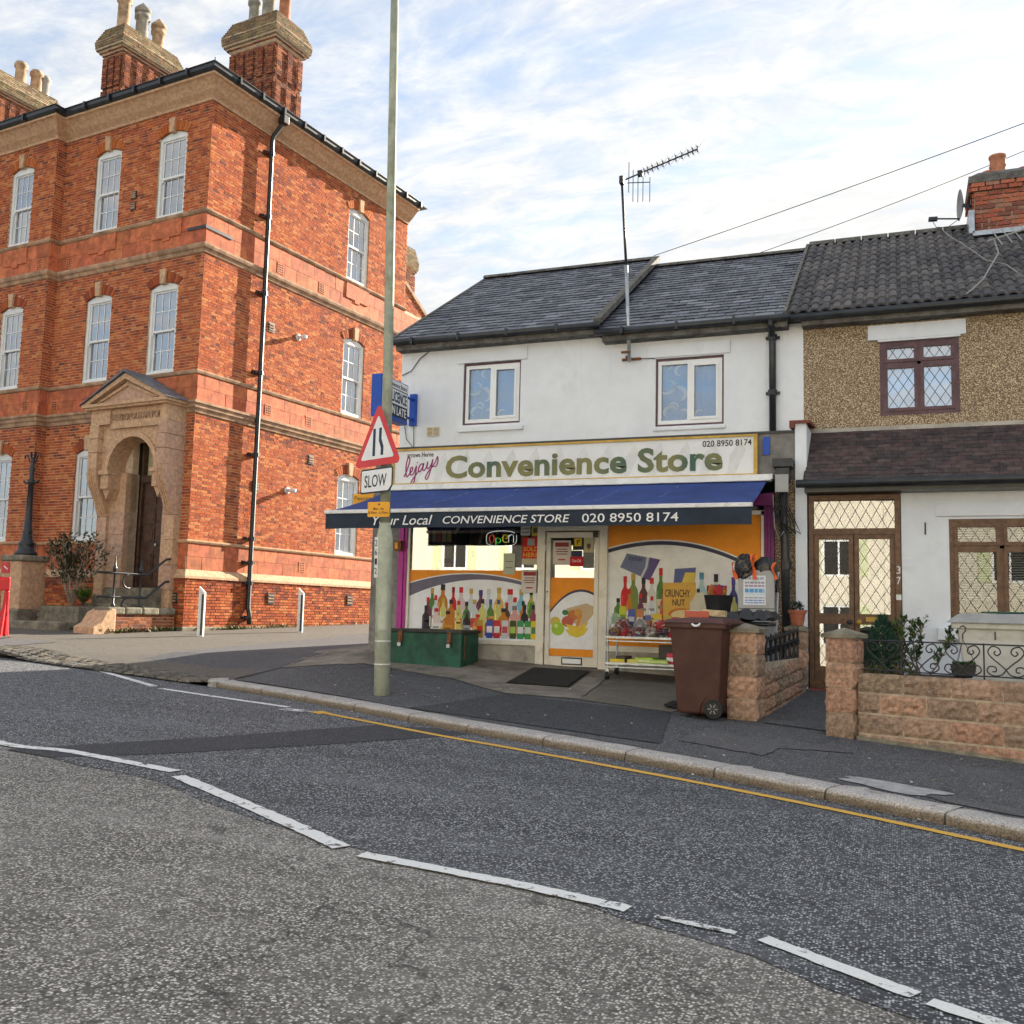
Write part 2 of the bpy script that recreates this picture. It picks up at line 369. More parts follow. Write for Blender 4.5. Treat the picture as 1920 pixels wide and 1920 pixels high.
pm('door_wood', (.085, .048, .032), .5, .35, 9, .3, 30, .003)
pm('slate_roof_base', (.03, .03, .034), .9, .2)
pm('slate', (.135, .145, .17), .55, .35, 5, .25, 40, .004, attr=True, stain=(.26, .27, .285), sscale=5)
pm('ridge', (.13, .125, .115), .9, .4, 6, .5, 40, .01, stain=(.24, .22, .17), sscale=7)
pm('concrete_tile', (.095, .092, .095), .8, .35, 8, .5, 60, .006, attr=True, stain=(.17, .165, .155), sscale=9)
pm('plain_tile', (.072, .056, .055), .75, .3, 9, .4, 60, .004, attr=True, stain=(.15, .125, .12), sscale=11)
pm('render_white', (.78, .815, .855), .85, .05, 1.3, .25, 45, .004, stain=(.69, .72, .75), sscale=1.3, streak=.22)
pm('render_grey', (.22, .21, .195), .9, .3, 3, .5, 30, .006, stain=(.09, .085, .08), sscale=3)
pm('render_bluewhite', (.76, .80, .85), .85, .05, 2, .25, 30, .005, stain=(.66, .69, .73), sscale=1.4)
m, n, l, b = nmat('pebbledash'); p = wpos(n, l)
v = nd(n, 'ShaderNodeTexVoronoi', feature='F1'); v.inputs['Scale'].default_value = 66; l.new(p, v.inputs['Vector'])
sp = n.new('ShaderNodeSeparateColor'); l.new(v.outputs['Color'], sp.inputs[0])
c = mixc(n, l, sp.outputs[0], (.30, .205, .12), (.80, .67, .47))
c = mixc(n, l, mrange(n, l, sp.outputs[1], .8, .95), c, (.12, .085, .055))
c = mixc(n, l, mrange(n, l, v.outputs['Distance'], .38, .62), c, (.17, .12, .07))
c = mixc(n, l, mrange(n, l, noise_tex(n, l, p, 1.1, 8, .7), .45, .8, 0, .45), c, (.24, .18, .11))
l.new(c, b.inputs['Base Color']); b.inputs['Roughness'].default_value = .9; bump(n, l, b, v.outputs['Distance'], -.9, .014)
glassmat('glass', (.93, .96, .97), .08, 1.5)
glassmat('glass_sky', (.95, .98, 1.), .30, 1.6); glassmat('glass_low', (.9, .93, .92), .03, .9)
glassmat('glass_shop', (.92, .92, .88), .16, 1.6)
pm('lead', (.045, .045, .045), .5, .2)
pm('brown_frame', (.155, .085, .048), .5, .3, 14, .2, 30, .003)
pm('plum_frame', (.115, .062, .072), .45, .25, 9)
pm('awning_blue', (.024, .055, .215), .75, .22, 2.5, .15, 200, .002, stain=(.03, .06, .24), sscale=2)
pm('valance', (.022, .033, .052), .8, .2, 3, .15, 200, .002)
pm('white_bar', (.74, .75, .74), .45, .08, 4, stain=(.42, .42, .40), sscale=6)
pm('sign_white', (.76, .77, .76), .45, .05, 1.2, stain=(.66, .67, .66), sscale=1.5, streak=.10)
pm('sign_gold', (.55, .34, .06), .5, .2, 6)
m, n, l, b = nmat('letter_green'); p = wpos(n, l)
c = mixc(n, l, mrange(n, l, noise_tex(n, l, p, 1.05, 2, .4), .40, .60), (.018, .085, .058), (.19, .18, .055))
l.new(c, b.inputs['Base Color']); b.inputs['Roughness'].default_value = .45
pm('letter_pink', (.33, .025, .17), .5, .1); pm('letter_black', (.02, .025, .03), .5, .1); pm('letter_white', (.82, .82, .82), .55, .04); pm('letter_red', (.5, .03, .03), .5, .1)
pm('letter_navy', (.012, .03, .075), .5, .1)
pm('magenta', (.42, .02, .27), .4, .15, 5); pm('purple', (.16, .012, .115), .45, .2, 5)
pm('print', (1, 1, 1), .5, .10, 9, attr=True, spec=.18)
pm('paper', (1, 1, 1), .8, .05, 8, attr=True)
pm('sign_blue', (.012, .075, .42), .4, .1, 4)
pm('sign_red', (.62, .035, .035), .35, .08, 5); pm('sign_face', (.78, .79, .80), .35, .04, 5); pm('sign_yellow', (.78, .36, .02), .4, .05, 5)
pm('post_paint', (.33, .355, .27), .6, .2, 5, .2, 30, .003, stain=(.17, .19, .10), sscale=3.2, streak=.35)
pm('post_base', (.44, .47, .37), .6, .15, 6, .2, 30, .003, stain=(.24, .25, .16), sscale=4, streak=.25)
pm('galv', (.42, .45, .48), .4, .2, 8, metal=.7)
pm('steel_white', (.74, .75, .74), .35, .08, 6)
pm('green_box', (.012, .078, .047), .55, .4, 4, .2, 40, .003, stain=(.04, .045, .028), sscale=3.4)
pm('green_lid', (.052, .05, .045), .75, .35, 6, .3, 40, .003, stain=(.12, .105, .085), sscale=6)
pm('rust', (.20, .085, .04), .9, .4, 20, .3, 60, .003)
pm('rubber', (.018, .019, .021), .7, .3, 10, .2, 60, .003)
pm('black_plastic', (.016, .017, .02), .28, .3, 6, .15, 20, .004, spec=.5)
pm('bin_brown', (.070, .028, .020), .6, .16, 4, .25, 220, .0015, stain=(.09, .042, .032), sscale=3.)
pm('bin_lid', (.085, .037, .034), .5, .2, 5, .15, 100, .002, stain=(.15, .085, .075), sscale=5)
pm('bin_white', (.62, .62, .58), .6, .1, 3, .15, 40, .003, stain=(.36, .35, .30), sscale=2.2)
pm('bin_grey', (.30, .31, .31), .6, .2, 3, stain=(.14, .14, .13), sscale=3)
pm('goods', (1, 1, 1), .45, .12, 30, attr=True)
pm('grey_sheet', (.36, .365, .36), .5, .1, 3, stain=(.27, .27, .26), sscale=2)
pm('block', (.37, .26, .195), .92, .35, 22, .8, 40, .02, attr=True, stain=(.20, .155, .115), sscale=4.5)
pm('block_joint', (.46, .38, .29), .95, .25, 10, .4, 60, .004)
pm('terracotta_pot', (.44, .15, .085), .8, .15, 8, .2, 80, .002)
pm('leaf', (1, 1, 1), .55, .3, 25, attr=True, spec=.35)
pm('bark', (.16, .12, .085), .9, .35, 20, .4, 60, .004)
pm('twig_pale', (.33, .29, .22), .9, .3, 20)
pm('soil', (.045, .035, .026), .95, .4, 14, .6, 40, .01)
pm('barrier_red', (.62, .012, .022), .4, .12, 5)
pm('timber', (.46, .36, .22), .8, .3, 12, .3, 50, .003)
pm('cable', (.03, .03, .03), .6, .1); pm('cable_white', (.32, .32, .29), .6, .1)
pm('opp_render', (.76, .70, .58), .9, .06, 1.5); pm('opp_roof', (.10, .075, .065), .9, .3, 5); pm('opp_shutter', (.62, .66, .42), .7, .1, 4)
pm('dish', (.25, .26, .27), .5, .2, 6)
pm('stall_riser', (.44, .41, .36), .9, .2, 3, .3, 30, .004, stain=(.20, .185, .15), sscale=3.4)
pm('quarry_red', (.24, .07, .05), .8, .2, 6)
for nm, cc, st in (('neon_red', (1., .10, .05), .7), ('neon_green', (.15, 1., .2), .6), ('neon_yellow', (1., .75, .08), .6), ('neon_white', (.8, .85, .9), .5)): pm(nm, cc, .4, .02, emit=st)

# ------------------------------------------------------------------ ground, road, kerb, footway
g = MB(); S = 160
for i in range(-S, S, 40):
    for j in range(-S, S, 40):
        g.poly([(x, y, rz_(x, y)-.05) for x, y in ((i, j), (i+40, j), (i+40, j+40), (i, j+40))])
struct(g, 'ground', 'asphalt_side', fix=False)
def flat(pts, dz): return [(x, y, rz_(x, y)+dz) for x, y in pts]
kerbpts = [(x, ky(x)) for x in (-40, -30, -14, -12, -10, -8.55, -6.5, -4.24, -3.31, -2.37, -1.64, -1.0, -.18, .69, 3, 8, 20, 40)]
struct(MB().poly(flat(kerbpts+[(40, -30), (-40, -30)], 0)), 'road', 'asphalt_old', fix=False)
seam = [(-30, 11.5), (-14, 9.0), (-7.52, 6.66), (-6.59, 6.22), (-5.1, 5.94), (-4.13, 5.44), (-2.79, 5.03), (-1.9, 4.89), (-1.15, 4.61), (-.52, 4.36), (-.1, 4.11), (.5, 3.8), (3, 2.5), (8, -.3)]
far_lane = [(x, ky(x)-.005) for x in (-30, -14, -12, -10, -8.55, -6.5, -4.24, -3.31, -2.37, -1.64, -1.0, -.18, .69, 3, 8)]
m_ = MB()
gxs = np.linspace(-30, 8, 120)
sxs, sys_ = zip(*seam)
for a, b_ in zip(gxs[:-1], gxs[1:]):
    q = lambda x: float(np.interp(x, sxs, sys_))+.05*noise.noise((x*2.1, 0, 0))+.02*noise.noise((x*9, 3, 0))
    m_.poly(flat([(a, q(a)), (b_, q(b_)), (b_, ky(b_)-.004), (a, ky(a)-.004)], .004))
struct(m_, 'road_resurfaced_lane', 'asphalt_new', fix=False)
struct(MB().poly(flat([(-7.02, 6.28), (-6.02, 7.71), (-5.15, 9.2), (-4.5, 9.36), (-4.05, 9.17), (-4.96, 7.87), (-5.83, 6.78), (-6.44, 6.2)], .008)), 'road_trench_repair', 'asphalt_trench', fix=False)
def curve2(pts, k=8):
    out = []
    for i in range(len(pts)-1):
        p0, p1, p2, p3 = (Vector(pts[max(0, min(len(pts)-1, i+q))]) for q in (-1, 0, 1, 2))
        for t in np.linspace(0, 1, k, endpoint=False): v = .5*((2*p1)+(p2-p0)*t+(2*p0-5*p1+4*p2-p3)*t*t+(3*p1-p0-3*p2+p3)*t**3); out.append((v.x, v.y))
    return out+[tuple(pts[-1])]
def strip(pts, w, dz, name, mat, wob=.006):
    mb = MB(); P = []; pts = curve2(pts)
    for (x0, y0), (x1, y1) in zip(pts[:-1], pts[1:]):
        L = math.hypot(x1-x0, y1-y0); k = max(2, int(L/.045))
        P += [(x0+(x1-x0)*i/k, y0+(y1-y0)*i/k) for i in range(k)]
    P.append(pts[-1]); L_, R_ = [], []
    for i, p in enumerate(P):
        a, b_ = P[max(0, i-1)], P[min(len(P)-1, i+1)]; d = Vector((b_[0]-a[0], b_[1]-a[1])).normalized(); nx, ny = -d.y, d.x
        w1, w2 = w/2+random.uniform(-wob, wob), w/2+random.uniform(-wob, wob)
        L_.append((p[0]+nx*w1, p[1]+ny*w1)); R_.append((p[0]-nx*w2, p[1]-ny*w2))
    for i in range(len(P)-1): mb.poly(flat([L_[i], L_[i+1], R_[i+1], R_[i]], dz))
    return struct(mb, name, mat, fix=False)
strip([(-6.05, 9.66), (-4.3, 8.96), (-3.14, 8.56), (-1.13, 7.8), (.61, 6.97), (3, 5.68), (8, 2.7)], .08, .010, 'yellow_line', 'paint_yellow', .004)
strip([(-6.2, 9.72), (-6.02, 9.62)], .16, .010, 'yellow_line_end', 'paint_yellow', .004)
strip([(-16.5, 12.95), (-14.47, 12.69), (-13.36, 12.56), (-12.2, 12.15), (-11.83, 11.98)], .10, .010, 'white_edge_line', 'paint_white')
strip([(-11.5, 11.8), (-9.24, 10.56)], .10, .010, 'white_edge_line', 'paint_white')
strip([(-9.02, 10.42), (-7.82, 10.12), (-6.66, 9.85)], .09, .010, 'white_edge_line', 'paint_white')
strip([(-6.62, 9.68), (-6.2, 9.68)], .16, .010, 'white_edge_line', 'paint_white_worn')
cl = 'white_centre_line'
strip([(-9.5, 7.2), (-7.3, 6.47), (-6.53, 6.47), (-5.22, 6.25)], .11, .012, cl, 'paint_white')
strip([(-5.08, 6.12), (-3.85, 5.49), (-2.99, 5.02)], .115, .012, cl, 'paint_white')
strip([(-2.82, 4.95), (-1.88, 4.85), (-1.24, 4.74)], .10, .012, cl, 'paint_white')
strip([(-1.10, 4.70), (-.72, 4.64)], .05, .012, cl, 'paint_white_worn')
strip([(-.60, 4.63), (.02, 4.27)], .09, .012, cl, 'paint_white')
strip([(.07, 4.23), (.9, 3.85), (1.6, 3.5)], .09, .012, cl, 'paint_white')

# kerb stones, each its own piece
kb = MB().poly([(x, ky(x)+.02, rz_(x, ky(x))-.04) for x in (-8.5, -4, 0, 3)]+[(x, ky(x)+.33, rz_(x, ky(x))+.03) for x in (3, 0, -4, -8.5)])
kerb = struct(kb, 'kerb', 'old_stone', fix=False)
def kerb_stone(p, q, i):
    (x0, y0), (x1, y1) = p, q; d = Vector((x1-x0, y1-y0)); L = d.length; d /= L; nrm = Vector((-d.y, d.x)); mb = MB(); k = 6
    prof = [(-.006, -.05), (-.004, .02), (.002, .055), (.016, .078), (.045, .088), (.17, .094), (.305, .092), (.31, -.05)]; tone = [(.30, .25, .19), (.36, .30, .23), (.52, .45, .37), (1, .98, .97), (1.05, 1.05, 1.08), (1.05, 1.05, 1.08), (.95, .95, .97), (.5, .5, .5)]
    rows = []
    for j in range(k+1):
        t = .008+(L-.016)*j/k; row = []
        for o, z in prof:
            w = .007*noise.noise((i*3.1+t*9, o*14, z*30)); x = x0+d.x*t+nrm.x*(o+w); y = y0+d.y*t+nrm.y*(o+w); row.append((x, y, rz_(x0+d.x*t, y0+d.y*t)+z+w*.8))
        rows.append(row)
    vs = [v for r in rows for v in r]; m2 = len(prof)
    fs = [(j*m2+a, j*m2+a+1, (j+1)*m2+a+1, (j+1)*m2+a) for j in range(k) for a in range(m2-1)]+[tuple(range(m2)), tuple(range(k*m2+m2-1, k*m2-1, -1))]
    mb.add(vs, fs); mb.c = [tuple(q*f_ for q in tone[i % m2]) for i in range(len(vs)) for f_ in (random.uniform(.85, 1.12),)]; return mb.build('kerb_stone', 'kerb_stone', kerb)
arc = [(x, ky(x)) for x in np.linspace(-8.55, 5.5, 300)]; acc = 0; last = arc[0]; stops = [arc[0]]
for a, b_ in zip(arc[:-1], arc[1:]):
    acc += math.hypot(b_[0]-a[0], b_[1]-a[1])
    if acc > .93+.05*math.sin(len(stops)*2.3): stops.append(b_); acc = 0
for i, (p, q) in enumerate(zip(stops[:-1], stops[1:])): kerb_stone(p, q, i)
# rounded nose stone where the kerb ends at the side street
nose = MB(); pts = [(-8.56, 10.94), (-8.75, 11.02), (-8.84, 11.16), (-8.80, 11.34), (-8.62, 11.42), (-8.28, 11.40), (-8.44, 11.24)]
nose.fprism(lambda u, n, z: (u, z, n+rz_(u, z)), pts, -.03, .092); nose.build('kerb_stone', 'kerb_stone', kerb, bevel=.02)

# footway and side street as one sheet following the ground
def gsheet(xs, yf, dz, name, mat, kind='structure'):
    mb = MB(); k = {}
    for i, x in enumerate(xs):
        for j, t in enumerate(np.linspace(0, 1, 25)):
            y0, y1 = yf(x); y = y0+(y1-y0)*t; k[i, j] = len(mb.v); mb.v.append((x, y, gz(x, y)+dz)); mb.c.append((1, 1, 1))
    for i in range(len(xs)-1):
        for j in range(24): mb.f.append((k[i, j], k[i+1, j], k[i+1, j+1], k[i, j+1]))
    return struct(mb, name, mat, kind, fix=False)
gsheet([*np.linspace(-8.5, 6, 60)], lambda x: (ky(x)+.29, 14.9), -.004, 'pavement', 'asphalt_footway')
gsheet([*np.linspace(-40, -8.5, 80)], lambda x: (ky(x)-.02, 45.), -.004, 'side_street', 'asphalt_side')
gsheet([*np.linspace(6, 30, 20)], lambda x: (ky(x)+.29, 14.9), -.004, 'pavement_beyond', 'asphalt_footway')
def drape(quad, dz, name, mat, k=14, parent=None, wob=0., kind='structure'):
    """quad: four plan corners, laid on the ground in a fine grid"""
    mb = MB(); idx = {}
    for i in range(k+1):
        for j in range(k+1):
            s, t = i/k, j/k
            x = (1-s)*(1-t)*quad[0][0]+s*(1-t)*quad[1][0]+s*t*quad[2][0]+(1-s)*t*quad[3][0]
            y = (1-s)*(1-t)*quad[0][1]+s*(1-t)*quad[1][1]+s*t*quad[2][1]+(1-s)*t*quad[3][1]
            if wob and (i in (0, k) or j in (0, k)): x += wob*noise.noise((x*5, y*5, 0)); y += wob*noise.noise((x*5, y*5, 9))
            idx[i, j] = len(mb.v); mb.v.append((x, y, gz(x, y)+dz)); mb.c.append((1, 1, 1))
    for i in range(k):
        for j in range(k): mb.f.append((idx[i, j], idx[i+1, j], idx[i+1, j+1], idx[i, j+1]))
    if parent: return mb.build(name, mat, parent, fix=False)
    return struct(mb, name, mat, kind, fix=False)
fc = drape([(-7.3, 12.76), (-5.62, 12.13), (-5.05, 13.8), (-7.88, 13.8)], .004, 'forecourt_concrete', 'concrete_slab', wob=.03)
drape([(-5.6, 12.10), (-4.55, 11.35), (-3.6, 11.36), (-3.85, 13.8)], .006, 'forecourt_ramp', 'concrete_slab', wob=.02)
drape([(-5.6, 12.10), (-5.45, 12.02), (-3.85, 13.8), (-5.03, 13.8)], .008, 'forecourt_ramp_upper', 'concrete_slab')
drape([(-3.58, 11.32), (-2.4, 10.95), (-1.7, 13.8), (-3.83, 13.8)], .004, 'forecourt_rough_concrete', 'concrete_rough', wob=.04)
drape([(-5.15, 9.98), (-2.1, 9.1), (-2.4, 10.9), (-4.55, 11.3)], .004, 'pavement_dark_patch', 'asphalt_trench', wob=.015)
drape([(-2.0, 9.35), (-1.15, 8.95), (-1.05, 9.55), (-1.85, 10.1)], .004, 'pavement_grey_patch', 'asphalt_patch', wob=.05)
def blob(cx, cy, rx, ry, rot, dz, name, mat, seed):
    mb = MB(); pts = []
    for a in np.linspace(0, 2*math.pi, 60, endpoint=False):
        k = 1+.45*noise.noise((math.cos(a)*1.6+seed, math.sin(a)*1.6, seed))+.10*noise.noise((math.cos(a)*5, math.sin(a)*5, seed)); u, v = rx*k*math.cos(a), ry*k*math.sin(a)
        x, y = cx+u*math.cos(rot)-v*math.sin(rot), cy+u*math.sin(rot)+v*math.cos(rot); pts.append((x, y, gz(x, y)+dz))
    c = (cx, cy, gz(cx, cy)+dz)
    for a, b_ in zip(pts, pts[1:]+pts[:1]): mb.poly([c, a, b_])
    return struct(mb, name, mat, fix=False)
blob(-.08, 8.14, .42, .15, R(-26), .004, 'pavement_mortar_smear', 'mortar_smear', 3.3)
blob(.55, 7.72, .5, .10, R(-26), .004, 'pavement_mortar_smear', 'asphalt_patch', 7.1)
blob(-1.1, 9.6, .55, .22, R(-15), .003, 'pavement_worn_patch', 'asphalt_patch', 5.2)
drape([(-1.40, 10.75), (-.72, 10.55), (-.02, 13.8), (-1.17, 13.8)], .006, 'garden_path', 'asphalt_footway')
drape([(-8.4, 12.2), (-7.3, 12.8), (-7.9, 15.5), (-9.6, 16.5)], .003, 'side_street_concrete_edge', 'concrete_slab', wob=.1)
drape([(-11.6, 12.5), (-8.46, 11.45), (-8.0, 24), (-13, 24)], .003, 'side_street_shade_tarmac', 'asphalt_footway', k=24, wob=.08)  # darker tarmac sheet puts the shop's shade into the ground colour
drape([(-24, 14.2), (-15.0, 13.0), (-15.2, 14.6), (-24, 16)], .004, 'station_footway', 'asphalt_patch', wob=.08)
# granite setts across the mouth of the side street
setts = drape([(-15.3, 12.55), (-8.7, 10.98), (-8.9, 11.5), (-14.9, 13.6)], .001, 'cobbled_strip', 'soil')
sett_me = []
for s in range(4):
    mb = MB(); w, d_, h = .115, .062, .028
    mb.add([(-w,-d_,0),(w,-d_,0),(w,d_,0),(-w,d_,0),(-w*.86,-d_*.8,h*random.uniform(.8, 1.1)),(w*.88,-d_*.8,h),(w*.84,d_*.8,h),(-w*.88,d_*.8,h*random.uniform(.85, 1.2))],
           [(4,5,6,7),(0,1,5,4),(1,2,6,5),(2,3,7,6),(3,0,4,7)], [(.7,.7,.7),(1,.95,.9),(1.35,1.3,1.2),(.95,1,1.05)][s])
    sett_me.append(meshmat(mb, 'cobble', 'sett'))
A0, A1, B0, B1 = Vector((-15.2, 12.62)), Vector((-8.75, 11.0)), Vector((-14.9, 13.5)), Vector((-8.95, 11.48))
for r in range(6):
    t = (r+.5)/6; a = A0.lerp(B0, t); b_ = A1.lerp(B1, t); L = (b_-a).length; cnt = int(L/.26)
    for i in range(cnt):
        q = a.lerp(b_, (i+(.5 if r % 2 else 0)+.3)/cnt); rz = math.atan2(b_.y-a.y, b_.x-a.x)+random.uniform(-.05, .05)
        if q.x > -8.7: continue
        piece('cobble', sett_me[random.randrange(4)], setts, (q.x, q.y, gz(q.x, q.y)+.001+random.uniform(-.004, .004)), (random.uniform(-.05, .05), random.uniform(-.04, .04), rz), (1, random.uniform(.85, 1.1)*L/6.6, 1))
# ------------------------------------------------------------------ red brick police station
ST = thing('brick_police_station', 'three storey red brick police station with stone porch and tall chimneys', 'building', (-16.36, 19.54, 0), R(-6.313), local=True)
STM = Matrix.Translation((-16.36, 19.54, 0)) @ Matrix.Rotation(R(-6.313), 4, 'Z')
XS = -5.6
TL = lambda u, n, z: (u, -n, z)
TS = lambda u, n, z: (u, -.3-n, z)
TE = lambda u, n, z: (XS+n, u, z)
TR = lambda u, n, z: (n, u, z)
PAL = [(.58, .155, .052), (.52, .125, .042), (.45, .10, .040), (.62, .20, .068), (.55, .14, .048), (.44, .105, .042), (.64, .23, .085), (.50, .115, .04), (.36, .09, .042)]
DARKP = [(.34, .082, .04), (.25, .068, .042), (.42, .10, .04), (.30, .072, .04), (.20, .06, .042)]
def brick_col(p, dark):
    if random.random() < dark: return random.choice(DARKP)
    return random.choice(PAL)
class Bricks:
    def __init__(s): s.items = []
    def row(s, T, u0, u1, z, h, n, skip=(), dark=.15, off=0, proud=.007, pal=None, kind=0):
        """one Flemish-bond course between u0 and u1, leaving out the intervals in skip"""
        iv = [(u0, u1)]
        for a, b_ in skip:
            iv = [q for x, y in iv for q in ((x, min(y, a)), (max(x, b_), y)) if q[1]-q[0] > .03]
        L = [.215, .1025]; u = u0-(.171 if off else 0); k = 0
        segs = []
        while u < u1: w = L[k % 2]; segs.append((u, u+w)); u += w+.012; k += 1
        for x, y in iv:
            for a, b_ in segs:
                a2, b2 = max(a, x), min(b_, y)
                if b2-a2 < .025: continue
                nz = noise.noise((a2*.5+n*7, z*.6, len(iv)))
                c = random.choice(pal) if pal else brick_col(0, dark+max(0, nz)*.22)
                f = random.uniform(.9, 1.1); s.items.append((T, a2, b2, n-.03, n+proud+random.uniform(-.003, .005), z, z+h-.013, (c[0]*f, c[1]*f, c[2]*f), kind))
    def to_mb(s, items):
        mb = MB()
        for T, a, b_, n0, n1, z0, z1, c, k in items:
            mb.add([T(a,n0,z0),T(b_,n0,z0),T(b_,n0,z1),T(a,n0,z1),T(a,n1,z0),T(b_,n1,z0),T(b_,n1,z1),T(a,n1,z1)], [(4,5,6,7),(0,1,5,4),(1,2,6,5),(2,3,7,6),(3,0,4,7)], c)
        return mb
BK = Bricks(); CH = .075
winL = [(-1.86, -.85), (-4.3, -3.3)]; winS = [(-7.5, -6.55)]; winR = [(5.78, 6.84)]
FLO = [(11.68, 14.02), (7.48, 9.90), (3.2, 5.68)]
def hole(w, f): return (w[0], w[1], f[0], f[1])
holesL = [hole(w, f) for w in winL for f in FLO if not (w[0] > -2 and f[0] < 4)]+[(-2.1, -.75, 1.9, 5.75)]
holesS = [hole(w, f) for w in winS for f in FLO]; holesR = [hole(w, f) for w in winR for f in FLO]
core = MB()
holes_sheet(core, TL, XS, 0, .6, 14.75, holesL); holes_sheet(core, TS, -14, XS, .6, 14.75, holesS)
holes_sheet(core, TE, -.3, 0, .6, 14.75, []); holes_sheet(core, TR, 0, 8.95, .6, 14.75, holesR)
core.poly([(0, 8.95, .6), (-14, 8.95, .6), (-14, 8.95, 14.75), (0, 8.95, 14.75)]); core.poly([(-14, -.3, .6), (-14, 8.95, .6), (-14, 8.95, 14.75), (-14, -.3, 14.75)])
core.build('wall', 'mortar', ST, fix=False)
def arch_skip(holes, z):
    out = []
    for a, b_, c, d in holes:
        uc, hw = (a+b_)/2, (b_-a)/2; zs = d-.14
        if c-.04 < z < zs: out.append((a, b_))
        elif zs <= z < d+.30:
            k = .26/((hw+.16)**2); zz = max(0, (d+.29-z)/k); e_ = min(math.sqrt(zz), hw+.015+.135*min(1, (z-zs)/.21))
            out.append((uc-e_, uc+e_))
    return out
ZONES = [(11.68, 14.58, 0), (7.48, 10.52, 0), (3.20, 6.38, 0), (1.05, 2.26, .09)]
for T, u0, u1, holes in ((TL, XS, 0, holesL), (TS, -9.6, XS, holesS), (TE, -.3, 0, []), (TR, 0, 8.95, holesR)):
    for za, zb, n in ZONES:
        z = za; i = 0
        while z < zb-.02:
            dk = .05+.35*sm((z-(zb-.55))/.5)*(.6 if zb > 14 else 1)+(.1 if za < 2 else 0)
            e = u1+(n if T in (TL, TS) or T is TE else 0); s0 = u0-(n if T is TR else 0)
            if T is TR: s0 = -n
            skip = arch_skip(holes, z+.03)
            if T is TL and z < 6.6: skip = skip+[(-3.05, -.28)]      # behind the porch
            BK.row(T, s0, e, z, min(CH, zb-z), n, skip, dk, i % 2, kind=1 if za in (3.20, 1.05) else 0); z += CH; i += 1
# rear wing with sloping verge
TW = lambda u, n, z: (-.12+n, u, z)
wing = MB(); wing.fprism(TW, [(8.9, .6), (14, .6), (14, 9.7), (8.9, 12.65)], -.3, 0); wing.build('wing_wall', 'mortar', ST)
z = 3.2; i = 0
while z < 12.5:
    if not (6.4 < z < 7.45 or 10.5 < z < 11.65): BK.row(TW, 8.96, min(14, 8.9+(12.60-z)/.578), z, CH, 0, (), .25, i % 2)
    z += CH; i += 1
MB().fprism(lambda u, n, z: (-.12+n, u, z), [(8.85, 12.66), (14.1, 9.63), (14.1, 9.75), (8.85, 12.80)], -.4, .06).build('verge_coping', 'moulding', ST)
# bricks: the nearest 300 one by one, the rest as one part
def wdist(it):
    T, a, b_, n0, n1, z0, z1, c, k = it; p = STM@Vector(T((a+b_)/2, n1, z0)); return (p-Vector((0, 0, EYE))).length-(b_-a)*8
cand = sorted([i for i, it in enumerate(BK.items) if it[8] == 1 and it[2]-it[1] > .09 and it[0] in (TL, TR)], key=lambda i: wdist(BK.items[i]))[:300]
cs = set(cand); bm_cache = {}
for i in cand:
    T, a, b_, n0, n1, z0, z1, c, k = BK.items[i]; ci = PAL.index(min(PAL, key=lambda q: abs(q[0]-c[0])+abs(q[1]-c[1])))
    if ci not in bm_cache: bm_cache[ci] = meshmat(MB().box(-.5, .5, -.5, .5, -.5, .5, PAL[ci]), 'brick', 'brick')
    p = T((a+b_)/2, (n0+n1)/2, (z0+z1)/2); piece('brick', bm_cache[ci], ST, p, (0, 0, 0 if T is TL else R(90)), (b_-a, n1-n0, z1-z0))
o = BK.to_mb([it for i, it in enumerate(BK.items) if i not in cs]).build('brickwork', 'brick', ST, fix=False); o['kind'] = 'stuff'
# mouldings around the front
PATH = [(-14, -.3), (XS, -.3), (XS, 0), (0, 0), (0, 8.95)]
def mould(name, prof, mat='moulding'):
    for q in ([PATH[:3]+[(-2.66, 0)], [(-.56, 0)]+PATH[3:]] if prof[-1][1] < 4 else [PATH]): MB().sweep(q, prof).build(name, mat, ST)
mould('cornice', [(0, 14.56), (.05, 14.56), (.06, 14.62), (.10, 14.66), (.20, 14.74), (.30, 14.86), (.40, 14.95), (.47, 14.97), (.47, 15.03), (0, 15.03)], 'sandstone')
mould('gutter', [(.36, 15.04), (.50, 15.035), (.56, 15.09), (.57, 15.17), (.60, 15.19), (.60, 15.205), (.36, 15.205)], 'black_gutter')
mould('string_course', [(0, 11.55), (.05, 11.57), (.08, 11.62), (.08, 11.66), (0, 11.69)])
mould('string_course', [(0, 10.50), (.04, 10.52), (.06, 10.60), (.10, 10.63), (.12, 10.69), (.12, 10.74), (0, 10.77)])
mould('string_course', [(0, 7.36), (.05, 7.38), (.07, 7.43), (.07, 7.47), (0, 7.49)])
mould('string_course', [(0, 6.37), (.04, 6.38), (.06, 6.47), (.10, 6.50), (.11, 6.58), (.15, 6.61), (.15, 6.67), (0, 6.70)])
mould('string_course', [(0, 3.11), (.05, 3.12), (.07, 3.16), (.07, 3.19), (0, 3.205)], 'sandstone')
mould('plinth_course', [(0, 2.24), (.13, 2.24), (.13, 2.30), (.03, 2.46), (0, 2.46)], 'sandstone')
mould('plinth', [(0, .7), (.16, .7), (.16, 1.03), (.10, 1.06), (0, 1.06)], 'old_stone')
for i, k in enumerate(np.linspace(.3, 8.8, 11)): MB().fbox(TR, k, k+.07, .50, .625, 15.02, 15.21).build('gutter_bracket', 'black_gutter', ST)
for i, k in enumerate(np.linspace(-5.2, -.4, 6)): MB().fbox(TL, k, k+.07, .50, .625, 15.02, 15.21).build('gutter_bracket', 'black_gutter', ST)
for k in (-8.7, -7.6, -6.4): MB().fbox(TS, k, k+.07, .50, .625, 15.02, 15.21).build('gutter_bracket', 'black_gutter', ST)
